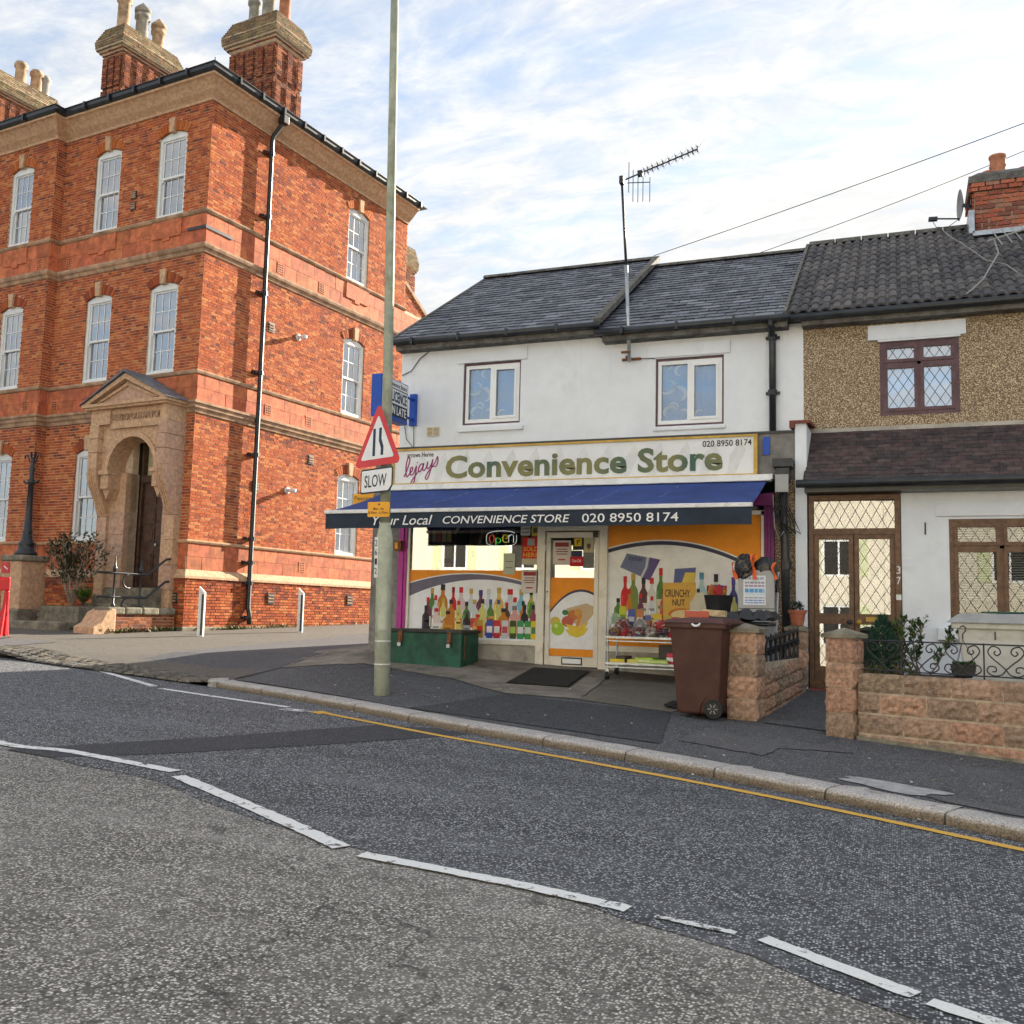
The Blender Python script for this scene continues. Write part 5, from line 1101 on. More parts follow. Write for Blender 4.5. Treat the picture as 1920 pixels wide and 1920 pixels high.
SCRIPT = [[(0, .05), (.12, .35), (.21, .8), (.14, .97), (.07, .7), (.08, .2), (.14, 0), (.22, .08), (.34, .22), (.36, .36), (.28, .38), (.25, .2), (.30, .02), (.42, .06), (.52, .38), (.50, .0), (.46, -.4), (.36, -.5), (.34, -.35), (.5, -.1), (.62, .08)],
          [(.79, .34), (.70, .39), (.62, .2), (.66, .02), (.76, .12), (.82, .38), (.80, .08), (.86, .0), (.94, .1), (1.0, .38), (.98, .1), (1.05, .02), (1.16, .2), (1.21, .40), (1.14, -.1), (1.04, -.48), (.94, -.42), (1.04, -.15), (1.24, .08), (1.36, .34), (1.40, .46), (1.43, .2), (1.36, .0), (1.26, .02)], [(.54, .52), (.545, .56)]]
for st__ in SCRIPT:
    P_ = []
    for v in spline([(a+.25*b_, b_, 0) for a, b_ in st__]): x, y = v.x*.43, v.y*.30; P_.append(TB(-7.33+x*math.cos(.30)-y*math.sin(.30), .004, 3.66+x*math.sin(.30)+y*math.cos(.30)))
    MB().tube(P_, .0095, 5).build('script_stroke', 'letter_pink', fs, smooth=True)
# ghosted shapes printed faintly on the panel
gh = MB(); random.seed(2)
for i in range(14):
    u = -7.2+i*.38; gh.poly([TB(u, .001, 3.58), TB(u+.12, .001, 3.58), TB(u+.26, .001, 3.9), TB(u+.20, .001, 4.06), TB(u+.05, .001, 3.85)], random.choice([(.72, .73, .72), (.74, .75, .74), (.73, .73, .715)]))
gh.build('ghost_print', 'print', fs, fix=False)
aw = thing('shop_awning', 'dark blue fabric awning with white lettered valance over the shop front', 'awning', (-4.6, 13.7, 3.4))
MB().box(-7.52, -1.62, 13.58, 13.74, 3.46, 3.535).box(-7.52, -1.64, 13.52, 13.70, 3.435, 3.46).build('cassette', 'white_bar', aw, bevel=.008)
fb = MB(); k = 44; kk = 10
def awp(s, t):
    x = -7.50+s*5.80-(1-s)*t*.22; y = 13.56-t*1.36; z = 3.43-t*.46-.025*math.sin(math.pi*t)-.008*math.sin(s*23)*math.sin(math.pi*t); return (x, y, z)
for i in range(k):
    for j in range(kk): fb.poly([awp(i/k, j/kk), awp((i+1)/k, j/kk), awp((i+1)/k, (j+1)/kk), awp(i/k, (j+1)/kk)])
fb.build('canopy', 'awning_blue', aw, fix=False, smooth=True)
st_ = MB()
for s0, t0, s1, t1, wd in ((.26, .15, .22, .9, .010), (.385, .05, .345, .7, .012), (.40, .3, .36, .95, .010), (.10, .1, .05, .8, .006), (.58, .1, .55, .8, .006), (.66, .2, .63, .9, .008), (.80, .1, .775, .8, .008), (.17, .2, .15, .8, .004)):
    for q in range(7):
        if random.random() < .35: continue
        a, b_ = q/7, (q+.75)/7; P = lambda f, d: Vector(awp(s0+(s1-s0)*f+d/5.8, t0+(t1-t0)*f))+Vector((0, -.002, .004)); wq = wd*random.uniform(.25, .6)
        st_.poly([P(a, -wq), P(a, wq), P(b_, wq), P(b_, -wq)], (.30, .36, .58))
st_.build('crease_marks', 'print', aw, fix=False)
MB().box(-7.76, -1.69, 12.15, 12.22, 2.93, 2.985).build('front_bar', 'white_bar', aw, bevel=.01)
vl = MB(); m = 60
for i in range(m):
    a, b_ = -7.74+6.04*i/m, -7.74+6.04*(i+1)/m; f = lambda x: 12.165+.006*math.sin(x*7)
    vl.poly([(a, f(a), 2.715+.004*math.sin(a*5)), (b_, f(b_), 2.715+.004*math.sin(b_*5)), (b_, 12.17, 2.935), (a, 12.17, 2.935)])
vlo = vl.build('valance', 'valance', aw, fix=False)
TV = lambda u, n, z: (u, 12.155-n, z)
lettering('Your Local', (-6.96, 2.755, .94, .135), TV, 'letter_white', vlo, n=.0, depth=.003, shear=.25, offset=.003)
lettering('CONVENIENCE STORE', (-5.86, 2.765, 1.83, .105), TV, 'letter_white', vlo, n=.0, depth=.003, shear=.2, offset=.005)
lettering('020 8950 8174', (-3.86, 2.76, 1.26, .115), TV, 'letter_white', vlo, n=.0, depth=.003, offset=.003)
for x in (-7.2, -1.95): MB().tube([(x, 13.6, 3.35), (x+(.5 if x < -4 else -.5), 12.9, 3.12), (x, 12.22, 2.93)], .025, 6).build('folding_arm', 'white_bar', aw)
ps = thing('projecting_sign', 'blue edged projecting box sign for the off licence on the shop corner', 'sign', (-7.64, 14.6, 4.94), 0, local=True)
MB().box(-.06, .06, -.06, 0, -.27, .27).build('wall_plate', 'sign_blue', ps)
for z in (.17, -.17): MB().tube([(0, -.05, z), (0, -.42, z)], .022, 8).build('arm', 'sign_blue', ps)
MB().box(-.09, .09, -1.30, -.40, -.34, .33).build('box', 'sign_blue', ps, bevel=.01)
fcp = MB().box(.085, .096, -1.27, -.43, -.27, .31).build('face', 'sign_face', ps)
TPP = lambda u, n, z: (.096+n, u, z)
MB().fbox(TPP, -1.27, -.43, 0, .002, -.27, -.07, (.02, .03, .06)).fbox(TPP, -1.27, -.43, 0, .002, .165, .18, (.02, .03, .06)).build('face_band', 'print', fcp)
lettering('Convenience Store', (-1.22, .205, .75, .075), TPP, 'letter_navy', fcp, n=.002, depth=.002); lettering('OFF LICENCE', (-1.24, -.04, .78, .18), TPP, 'letter_navy', fcp, n=.002, depth=.002, offset=.02); lettering('OPEN LATE', (-1.22, -.24, .75, .14), TPP, 'letter_white', fcp, n=.003, depth=.002, offset=.02)
yp = thing('payment_sign', 'small yellow payment point sign on the shop corner below the fascia', 'sign', (-7.95, 13.6, 3.3), R(10), local=True)
MB().box(-.18, .16, -.03, 0, -.10, .10).build('plate', 'sign_yellow', yp); lettering('Paypoint', (-.15, -.02, .28, .08), lambda u, n, z: (u, -.03-n, z), 'letter_black', yp, n=.001, depth=.001)
# ------------------------------------------------------------------ street lamp column with its signs
lpz = gz(-5.93, 10.75)
lc = thing('street_lamp_column', 'tall pale green steel street lamp column on the pavement edge', 'lamp post', (-5.93, 10.75, lpz), (0, R(-1.25), 0), local=True)
MB().lathe([(.098, -.2), (.098, 1.92), (.092, 1.96), (.070, 2.06), (.066, 2.10)], (0, 0, 0), 24).build('base_section', 'post_base', lc, smooth=True)
MB().lathe([(.066, 2.05), (.062, 4.0), (.056, 7.0), (.052, 10.0)], (0, 0, 0), 20).build('shaft', 'post_paint', lc, smooth=True)
MB().tube([(0, 0, 9.9), (0, -.3, 10.35), (0, -.9, 10.5)], .035, 8).build('bracket_arm', 'post_paint', lc); MB().box(-.15, .15, -1.5, -.8, 10.45, 10.6).build('lantern', 'galv', lc, bevel=.04)
dr_ = MB(); 
for i in range(6):
    a0, a1 = R(-95+i*9.5), R(-95+(i+1)*9.5); dr_.add([(.103*math.cos(a), .103*math.sin(a), z) for a in (a0, a1) for z in (.78, 1.62)]+[(.098*math.cos(a), .098*math.sin(a), z) for a in (a0, a1) for z in (.78, 1.62)], [(0, 2, 3, 1), (0, 1, 5, 4), (2, 6, 7, 3), (0, 4, 6, 2), (1, 3, 7, 5)])
dr_.build('access_door', 'post_base', lc)
for z in (.64, .36): MB().lathe([(.1, 0), (.1005, .0), (.1005, .012), (.1, .012)], (0, 0, z), 24).build('band', 'steel_white', lc)
def on_post(ang, r=.1):
    c, s = math.cos(ang), math.sin(ang)
    return lambda u, n, z: ((r+n)*c-u*s, (r+n)*s+u*c, z)
TQ = on_post(R(-100), .1)
lab = MB().fbox(TQ, -.075, -.02, -.012, .004, 1.42, 1.92, (.75, .76, .74)).build('number_label', 'paper', lc)
for i, ch in enumerate('2612'): lettering(ch, (-.066, 1.81-i*.115, .035, .075), TQ, 'letter_black', lab, n=.004, depth=.002, offset=.004)
def rounded(pts, r, k=5):
    out = []; n = len(pts)
    for i in range(n):
        p = Vector(pts[i]); a = (Vector(pts[i-1])-p).normalized(); b_ = (Vector(pts[(i+1) % n])-p).normalized(); d = r/math.tan(a.angle(b_)/2)
        s, e = p+a*d, p+b_*d; cen = p+(a+b_).normalized()*(r/math.sin(a.angle(b_)/2))
        a0 = math.atan2(s.y-cen.y, s.x-cen.x); a1 = math.atan2(e.y-cen.y, e.x-cen.x); da = (a1-a0+math.pi) % (2*math.pi)-math.pi
        out += [(cen.x+r*math.cos(a0+da*j/k), cen.y+r*math.sin(a0+da*j/k)) for j in range(k+1)]
    return out
SLW = (-5.99, 10.66)
ts = thing('road_narrows_sign', 'red bordered triangular road narrows warning sign on the lamp column', 'road sign', (*SLW, 3.34), R(-23), local=True)
T0 = lambda u, n, z: (u, -.09-n, z)
tri = [(-.47, 0), (.47, 0), (0, .80)]
MB().fprism(T0, rounded(tri, .05), -.006, 0).build('plate', 'sign_red', ts)
MB().fprism(T0, rounded([(-.335, .085), (.335, .085), (0, .64)], .02), 0, .002).build('white_panel', 'sign_face', ts)
pl = lambda pts: MB().fprism(T0, pts, .002, .004)
pl([(-.095, .125), (-.045, .125), (-.045, .47), (-.095, .47)]).build('symbol', 'letter_navy', ts)
pl([(.07, .125), (.12, .125), (.12, .235), (.075, .33), (.075, .47), (.025, .47), (.025, .31), (.07, .215)]).build('symbol', 'letter_navy', ts)
for z in (.12, .5): MB().box(-.09, .09, -.09, .0, z, z+.03).build('clip', 'galv', ts)
sl = thing('slow_plate', 'white slow plate with black border below the warning triangle', 'road sign', (*SLW, 3.0), R(-23), local=True)
MB().fprism(T0, rounded([(-.32, 0), (.25, 0), (.32, .07), (.32, .31), (-.32, .31)], .03), -.006, 0).build('plate', 'letter_black', sl)
pf = MB().fprism(T0, rounded([(-.30, .02), (.24, .02), (.30, .08), (.30, .29), (-.30, .29)], .02), 0, .002).build('face', 'sign_face', sl)
lettering('SLOW', (-.235, .075, .44, .155), T0, 'letter_black', pf, n=.002, depth=.002, offset=.006)
yl = thing('parking_hours_plate', 'small yellow parking hours plate on the lamp column', 'road sign', (-5.965, 10.62, 2.70), R(2), local=True)
T1 = lambda u, n, z: (u, -.06-n, z)
MB().fprism(T1, rounded([(-.155, 0), (.145, 0), (.145, .185), (-.155, .185)], .015), -.005, 0).build('plate', 'sign_yellow', yl)
lettering('Mon - Sat', (-.075, .085, .14, .032), T1, 'letter_black', yl, n=.0, depth=.002, offset=.004); lettering('8.30am - 6.30pm', (-.14, .03, .265, .038), T1, 'letter_black', yl, n=.0, depth=.002, offset=.004)
MB().tube([T1(0, 0, .155), T1(0, .006, .155)], .012, 8).build('bolt', 'lead', yl)
# ------------------------------------------------------------------ aerial and wires
ae = thing('television_aerial', 'long television aerial on a steel mast fixed to the shop wall', 'aerial', (-3.88, 14.55, 5.5))
MB().tube([(-3.86, 14.42, 5.46), (-3.93, 14.42, 7.0)], .028, 10).build('mast', 'galv', ae, smooth=True); MB().tube([(-3.925, 14.42, 6.9), (-4.02, 14.42, 8.42)], .021, 10).build('upper_mast', 'black_iron', ae, smooth=True)
for z in (5.82, 5.54): MB().box(-4.02, -3.72, 14.56, 14.60, z-.018, z+.018).box(-3.92, -3.86, 14.40, 14.58, z-.015, z+.015).box(-3.98, -3.84, 14.36, 14.40, z+.05, z+.08).build('bracket', 'rust', ae)
bo = (-4.02, 14.42, 8.38); be = (-2.83, 14.42, 8.72)
MB().tube([bo, be], .012, 6).build('boom', 'black_iron', ae); MB().box(-4.05, -3.98, 14.37, 14.47, 8.33, 8.45).build('clamp', 'black_iron', ae)
B0, B1 = Vector(bo), Vector(be); dr1 = (B1-B0).normalized()
for i, t in enumerate([.30, .35, .41, .48, .55, .63, .72, .80, .88, .94, 1.0]):
    c = B0.lerp(B1, t); mb = MB(); hh = .13
    for sx in (-1, 1): mb.tube([c+Vector((sx*.045, .10, hh)), c, c+Vector((-sx*.045, -.10, -hh))], .004, 4)
    mb.tube([c+Vector((0, 0, -.05)), c+Vector((0, 0, .05))], .010, 5).build('director', 'black_iron', ae)
for x, z0, z1 in ((.10, -.20, .30), (.17, -.36, .16), (.25, -.38, .14), (.33, -.38, .12), (.44, -.40, .0)):
    p = B0+Vector((x, .05, .02)); MB().tube([p+Vector((0, 0, z0)), p+Vector((0, 0, z1))], .006, 4).build('reflector_rod', 'black_iron', ae)
MB().tube([B0+Vector((.08, .05, -.02)), B0+Vector((.44, .05, -.06))], .008, 5).build('reflector_bar', 'black_iron', ae); MB().box(-3.76, -3.68, 14.38, 14.46, 8.42, 8.50).build('dipole_box', 'black_iron', ae)
def wire(pts, label, r=.007):
    P = []
    for a, b_ in zip(pts[:-1], pts[1:]):
        a, b_ = Vector(a), Vector(b_); L = (b_-a).length
        P += [a.lerp(b_, t)-Vector((0, 0, L*.010*4*t*(1-t))) for t in np.linspace(0, 1, 16, endpoint=False)]
    P.append(Vector(pts[-1])); tag(MB().tube(P, r, 5).build('overhead_wire', 'cable'), label, 'wire', 'overhead wires above the roofs')
wire([(-4.42, 18.25, 8.58), (9.3, 13.25, 10.1)], 'upper overhead wire starting at the end of the higher slate ridge')
wire([(-3.28, 18.9, 8.45), (2.17, 19.5, 10.25), (9.5, 20.3, 12.8)], 'lower overhead wire passing behind the house chimney')
cbx = MB().tube([(-7.88, 14.57, 5.55), (-7.7, 14.57, 5.62), (-7.55, 14.57, 5.82), (-7.35, 14.57, 5.95)], .008, 5).build('wall_cable', 'cable', SH)
MB().tube([(-7.8, 14.57, 4.7), (-7.75, 14.57, 4.45), (-7.62, 14.57, 4.3), (-7.58, 14.57, 4.14)], .007, 5).tube([(-7.62, 14.57, 4.66), (-7.6, 14.57, 4.14)], .007, 5).build('wall_cable', 'cable', SH)
MB().tube([(-3.72, 14.57, 5.54), (-3.55, 14.57, 5.53), (-3.5, 14.57, 5.52)], .006, 5).build('wall_cable', 'cable', SH)
lo = MB(); random.seed(4)
for i in range(5):
    x = -1.56+.03*i; lo.tube([(x, 13.64, 3.3), (x-.05, 13.60, 3.05-.05*i), (x+.06+.03*i, 13.62, 2.72), (x+.10, 13.64, 2.9), (x+.02, 13.62, 3.1)], .009, 5)
lo.build('cable_bundle', 'cable', SH)
MB().tube([(-1.62, 13.62, 3.25), (-1.60, 13.60, 2.8), (-1.54, 13.60, 2.66), (-1.48, 13.6, 2.75)], .008, 5).build('cable_loop', 'cable_white', SH)
# ------------------------------------------------------------------ pebbledashed house
HO = thing('pebbledash_house', 'pebbledashed terraced house with tiled lean to porch and leaded windows', 'building', (0, 13.8, .7))
w = MB(); holes_sheet(w, TU, -1.3, 4.3, 3.6, 5.98, [(-.26, .77, 4.46, 5.53), (2.2, 3.3, 4.46, 5.53)], .10)
w.build('upper_wall', 'pebbledash', HO, fix=False)
w = MB().poly([(4.3, 14.6, .5), (4.3, 22.2, .5), (4.3, 22.2, 6), (4.3, 18.25, 8.4), (4.3, 14.6, 6)]).poly([(-1.3, 22.2, .5), (4.3, 22.2, .5), (4.3, 22.2, 6), (-1.3, 22.2, 6)])
w.build('rear_wall', 'render_grey', HO, fix=False)
MB().fbox(TU, -.41, .86, -.02, .05, 5.55, 5.76).fbox(TU, -.28, .79, -.02, .04, 5.52, 5.55).build('lintel', 'render_bluewhite', HO)
def leading(T, u0, u1, z0, z1, n, du, dz, parent, w=.011):
    mb = MB(); s = dz/du
    for sgn in (1, -1):
        k = -40
        while k < 60:
            # line u = u0 + k*du + sgn*(z - z0)/s
            pts = []
            f = lambda z: u0+k*du+sgn*(z-z0)/s
            za, zb = z0, z1
            ua, ub = f(za), f(zb)
            def clip(ua, za, ub, zb):
                for lim, up in ((u0, False), (u1, True)):
                    for _ in (0, 1):
                        out_a = ua > lim if up else ua < lim; out_b = ub > lim if up else ub < lim
                        if out_a and out_b: return None
                        if out_a: t = (lim-ua)/(ub-ua); ua, za = lim, za+(zb-za)*t
                        elif out_b: t = (lim-ua)/(ub-ua); ub, zb = lim, za+(zb-za)*t
                return ua, za, ub, zb
            c = clip(ua, za, ub, zb)
            if c and math.hypot(c[2]-c[0], c[3]-c[1]) > .02: mb.bar(T(c[0], n, c[1]), T(c[2], n, c[3]), w, .006)
            k += 1
    return mb.build('leading', 'lead', parent)
def casement(T, u0, u1, z0, z1, cols, split, mat, parent, blind=None, fw=.06, du=.135, dz=.21, n0=-.09, glass='glass', nm='window'):
    fr = MB().fbox(T, u0, u1, n0, -.01, z0, z0+fw).fbox(T, u0, u1, n0, -.01, z1-fw, z1).fbox(T, u0, u0+fw, n0, -.01, z0+fw, z1-fw).fbox(T, u1-fw, u1, n0, -.01, z0+fw, z1-fw)
    win = fr.build(nm, mat, parent); cw = (u1-u0-2*fw)/cols
    for c in range(cols):
        a, b_ = u0+fw+cw*c, u0+fw+cw*(c+1)
        if c: MB().fbox(T, a-.025, a+.025, n0, -.012, z0+fw, z1-fw).build('mullion', mat, win)
        for (s0, s1) in ((z0+fw, split-.02), (split+.02, z1-fw)):
            q = .045; a2, b2 = a+(.02 if c else 0), b_-(.02 if c < cols-1 else 0)
            MB().fbox(T, a2, b2, -.06, .005, s0, s0+q).fbox(T, a2, b2, -.06, .005, s1-q, s1).fbox(T, a2, a2+q, -.06, .004, s0+q, s1-q).fbox(T, b2-q, b2, -.06, .004, s0+q, s1-q).build('sash', mat, win)
            MB().fbox(T, a2+q-.005, b2-q+.005, -.04, -.032, s0+q-.005, s1-q+.005).build('pane', glass, win)
            leading(T, a2+q, b2-q, s0+q, s1-q, -.027, du, dz, win)
        MB().fbox(T, a, b_, n0, -.012, split-.02, split+.02).build('transom', mat, win)
    if blind == 'slats':
        z = z0+.35
        while z < z1: MB().fbox(T, u0+.05, u1-.05, -.20, -.165, z, z+.006).build('blind_slat', 'blind', win); z += .032
        MB().poly([T(u0, -.26, z0), T(u1, -.26, z0), T(u1, -.26, z1), T(u0, -.26, z1)]).build('room', 'room_dark', win, fix=False)
    else: MB().poly([T(u0, -.22, z0), T(u1, -.22, z0), T(u1, -.22, z1), T(u0, -.22, z1)]).build('curtain', 'curtain_net', win, fix=False)
    return win
casement(TU, -.26, .77, 4.46, 5.53, 2, 5.20, 'plum_frame', HO, glass='glass_sky')
casement(TU, 2.2, 3.3, 4.46, 5.53, 2, 5.20, 'plum_frame', HO, glass='glass_sky')
# main roof of interlocking concrete tiles
base = MB().poly([(-1.5, 14.36, 5.96), (4.5, 14.36, 5.96), (4.5, 18.25, 8.40), (-1.5, 18.25, 8.40)]).poly([(-1.5, 22.5, 5.96), (4.5, 22.5, 5.96), (4.5, 18.25, 8.40), (-1.5, 18.25, 8.40)]).poly([(-1.5, 14.36, 5.90), (4.5, 14.36, 5.90), (4.5, 14.6, 5.90), (-1.5, 14.6, 5.90)])
hr = base.build('roof', 'slate_roof_base', HO, fix=False)
tprof = [(-.15, 0), (-.12, .004), (-.10, .034), (-.06, .046), (-.02, .034), (0, .006), (.03, .006), (.05, .034), (.09, .046), (.13, .034), (.15, .004)]
tiles_me = []
for c in ((.85, .85, .88), (1.1, 1.05, 1.05), (1.25, 1.2, 1.15), (.7, .7, .74)):
    mb = MB(); k = len(tprof); L = .225
    mb.add([(u, -L, z+.022) for u, z in tprof]+[(u, L, z) for u, z in tprof]+[(u, -L, z-.008) for u, z in tprof], [(i, i+1, k+i+1, k+i) for i in range(k-1)]+[(i, i+1, 2*k+i+1, 2*k+i) for i in range(k-1)], c); tiles_me.append(meshmat(mb, 'roof_tile', 'concrete_tile'))
random.seed(9); a = math.atan2(2.44, 3.90); L = math.hypot(2.44, 3.90); rows = 13
for r in range(rows):
    t = (r+.5)/rows
    for c in range(14):
        x = -1.36+.30*c
        if 1.15 < x < 2.25 and t > .80: continue
        piece('roof_tile', random.choice(tiles_me), hr, (x, 14.33+3.90*t, 5.97+2.44*t+random.uniform(-.004, .004)), (a, random.uniform(-.012, .012), random.uniform(-.01, .01)))
for r in range(rows): MB().obox((-1.53, 14.33+3.90*(r+.5)/rows, 5.99+2.44*(r+.5)/rows), (.05, .36, .07), 0, a, 0).build('verge_mortar', 'ridge', hr)
x = -1.5
while x < 4.4:
    k = 8; prof = [(18.25+.15*math.cos(t), 8.37+.11*math.sin(t)+.02) for t in np.linspace(0, math.pi, k)]
    MB().add([(x+.005, y, z) for y, z in prof]+[(x+.44, y, z) for y, z in prof], [(i, i+1, k+i+1, k+i) for i in range(k-1)]+[tuple(range(k)), tuple(range(2*k-1, k-1, -1))]).build('ridge_tile', 'ridge', hr); x += .45
MB().tube([(-1.45, 14.30, 5.905), (4.5, 14.30, 5.905)], .058, 10).build('gutter', 'black_gutter', HO, smooth=True)
MB().fbox(TU, -1.3, 4.3, .02, .235, 5.79, 5.88).build('fascia_board', 'ridge', HO)
# chimney of the house, brick by brick on the faces in view
ck_ = MB().box(1.22, 2.30, 17.75, 18.75, 7.8, 9.02).build('chimney', 'block_joint', HO)
random.seed(21); cb_me = [meshmat(MB().box(-.5, .5, -.5, .5, -.5, .5, c), 'brick', 'brick') for c in ((.45, .13, .08), (.52, .17, .10), (.35, .11, .08), (.25, .10, .075), (.40, .20, .14))]
for face in range(3):
    z = 8.0; i = 0
    while z < 9.0:
        o = .05 if z > 8.80 else 0; u0, u1 = ((1.22, 2.30), (17.75, 18.75), (17.75, 18.75))[face]; u = u0-o-(.11 if i % 2 else 0)
        while u < u1+o:
            p, q = max(u, u0-o), min(u+.215, u1+o)
            if q-p > .04:
                m = (p+q)/2; loc, rz = (((m, 17.745-o, z+.034), 0), ((1.215-o, m, z+.034), R(90)), ((2.305+o, m, z+.034), R(90)))[face]
                piece('brick', random.choice(cb_me), ck_, (loc[0]+random.uniform(-.006, .006), loc[1]+random.uniform(-.008, .006), loc[2]), (0, random.uniform(-.02, .02), rz+random.uniform(-.02, .02)), (q-p-.012, .05, .062+random.uniform(-.006, .004)))
            u += .227
        z += .077; i += 1
MB().box(1.14, 2.38, 17.67, 18.83, 9.0, 9.12).add([(1.16, 17.69, 9.12), (2.36, 17.69, 9.12), (2.36, 18.81, 9.12), (1.16, 18.81, 9.12), (1.30, 17.85, 9.24), (2.22, 17.85, 9.24), (2.22, 18.65, 9.24), (1.30, 18.65, 9.24)], [(0, 1, 5, 4), (1, 2, 6, 5), (2, 3, 7, 6), (3, 0, 4, 7), (4, 5, 6, 7)]).build('capping', 'ridge', ck_)
for px, py, r, h in ((1.62, 18.05, .13, .38), (1.52, 18.5, .12, .3), (2.05, 18.3, .12, .2)): MB().lathe([(r, 0), (r*1.08, .04), (r*.95, .08), (r*.92, h*.4), (r*1.06, h*.5), (r*.95, h*.6), (r*.95, h*.85), (r*1.08, h*.9), (r*1.05, h)], (px, py, 9.2), 18).build('chimney_pot', 'pot_red', ck_, smooth=True)
MB().box(1.18, 2.34, 17.60, 17.74, 8.05, 8.13).box(1.12, 1.21, 17.6, 18.8, 8.1, 8.5).build('lead_flashing', 'galv', ck_)
dsh = thing('satellite_dish', 'grey satellite dish with arm on the left of the house chimney', 'satellite dish', (1.12, 17.9, 8.72), (0, 0, R(8)), local=True)
mb = MB(); k = 16; rings = [(.0, .0), (.12, .012), (.22, .04), (.27, .065)]
mb.add([(-.12-d, r*math.cos(t)*.95, r*1.05*math.sin(t)) for r, d in ((.01, -.055), (.12, -.045), (.21, -.02), (.26, .0)) for t in np.linspace(0, 2*math.pi, k, endpoint=False)], [(i*k+j, i*k+(j+1) % k, (i+1)*k+(j+1) % k, (i+1)*k+j) for i in range(3) for j in range(k)])
mb.build('reflector', 'dish', dsh, smooth=True); MB().tube([(-.12, 0, -.24), (-.50, -.02, -.22)], .014, 6).box(-.62, -.48, -.05, .03, -.25, -.19).build('feed_arm', 'black_iron', dsh); MB().tube([(-.56, 0, -.24), (-.5, 0, -.36), (-.32, 0, -.38), (-.14, 0, -.25)], .006, 5).build('feed_cable', 'cable', dsh); MB().bar((-.08, 0, 0), (.12, 0, -.05), .05).bar((.08, 0, .1), (.08, 0, -.25), .04).build('mount', 'black_iron', dsh)
ra = thing('roof_aerial', 'pale wire aerial lying across the tiled roof below the chimney', 'aerial', (1.5, 15.6, 6.9))
def roofp(x, t, o=.10): return (x, 14.33+3.90*t-o*.5, 5.97+2.44*t+o)
MB().tube([roofp(1.28, .50, .22), roofp(2.2, .62, .30)], .016, 6).build('boom', 'cable_white', ra)
for s in (.15, .30, .45, .6, .75): x = 1.28+.92*s; t = .50+.12*s; MB().tube([roofp(x-.03, t+.10, .25), roofp(x+.03, t-.12, .25)], .009, 5).build('element', 'cable_white', ra)
MB().tube([roofp(1.38, .51, .22), roofp(1.40, .40, .14), roofp(1.10, .10, .12), roofp(.95, .03, .08), roofp(.80, .0, .02)], .011, 6).build('mast', 'cable_white', ra)
tag(MB().tube([roofp(.72, .93), roofp(.80, .80), roofp(.95, .66), roofp(1.08, .52), roofp(1.22, .36), roofp(1.45, .28), roofp(1.55, .16)], .007, 5).build('roof_cable', 'cable_white'), 'pale loose cable hanging down the tiled roof', 'cable')
# lean-to: front wall, tiled roof, door, window
w = MB(); holes_sheet(w, TF, -1.18, 4.3, .4, 3.36, [(-1.18, -.01, .4, 3.27), (.56, 1.78, 1.53, 2.91)], .10)
w.build('porch_wall', 'render_bluewhite', HO, fix=False)
MB().fbox(TF, .41, 1.95, -.02, .03, 2.945, 3.125).build('lintel', 'render_bluewhite', HO, bevel=.005)
MB().fbox(TF, .40, 2.0, -.02, .10, 1.36, 1.52).build('sill', 'render_bluewhite', HO, bevel=.01)
MB().fbox(TF, .27, .29, 0, .004, 2.71, 2.87).build('wall_slit', 'lead', HO)
lb = MB().poly([(-1.22, 13.5, 3.40), (4.3, 13.5, 3.40), (4.3, 14.58, 4.24), (-1.22, 14.58, 4.24)]).build('lean_to_roof', 'slate_roof_base', HO, fix=False)
random.seed(31); pt_me = [meshmat(MB().box(-.5, .5, -.5, .5, -.5, .5, c), 'plain_tile', 'plain_tile') for c in ((.85, .85, .9), (1, 1, 1), (1.3, 1.2, 1.15), (.65, .67, .72), (1.1, .9, .9))]
a = math.atan2(.84, 1.08); L = math.hypot(.84, 1.08); rows = 13
for r in range(rows):
    t = (r+.5)/rows; x = -1.20-(.09 if r % 2 else 0)
    while x < 2.2:
        p, q = max(x, -1.20), x+.18
        if q-p > .04: piece('plain_tile', random.choice(pt_me), lb, ((p+q)/2, 13.47+1.08*t, 3.405+.84*t+.012+random.uniform(-.002, .003)), (a-.05+random.uniform(-.015, .015), random.uniform(-.01, .01), random.uniform(-.008, .008)), (q-p-.006, L/rows*1.25, .013))
        x += .18
MB().bar((-1.28, 14.56, 4.27), (4.3, 14.56, 4.27), .07, .06).build('mortar_flashing', 'stall_riser', HO)
MB().tube([(-1.30, 13.42, 3.365), (4.3, 13.42, 3.375)], .055, 10).build('lean_to_gutter', 'black_gutter', HO, smooth=True)
MB().fbox(TF, -1.20, 4.3, .0, .30, 3.26, 3.335).build('lean_to_fascia', 'black_gutter', HO)
MB().box(-1.34, -1.19, 13.74, 14.6, .5, 4.24).build('party_wall', 'render_bluewhite', HO)
for y0, dz in ((13.68, 0), (13.98, .03), (14.28, .06)): MB().obox((-1.27, y0+.15, 4.27+dz), (.26, .29, .04), 0, .1, 0).obox((-1.38, y0+.15, 4.24+dz), (.06, .29, .10), 0, .1, 0).build('coping_tile', 'quarry_red', HO)
fr = MB().fbox(TF, -1.17, -1.11, -.09, .02, .70, 3.25).fbox(TF, -.09, -.02, -.09, .02, .70, 3.25).fbox(TF, -1.11, -.09, -.09, .02, 3.18, 3.25).fbox(TF, -1.11, -.09, -.09, .02, 2.72, 2.80).fbox(TF, -1.17, -.02, -.09, .03, .66, .80).build('door_frame', 'brown_frame', HO)
MB().fbox(TF, -1.11, -.09, -.05, -.042, 2.80, 3.18).build('pane', 'glass', fr); leading(TF, -1.11, -.09, 2.80, 3.18, -.037, .133, .24, fr)
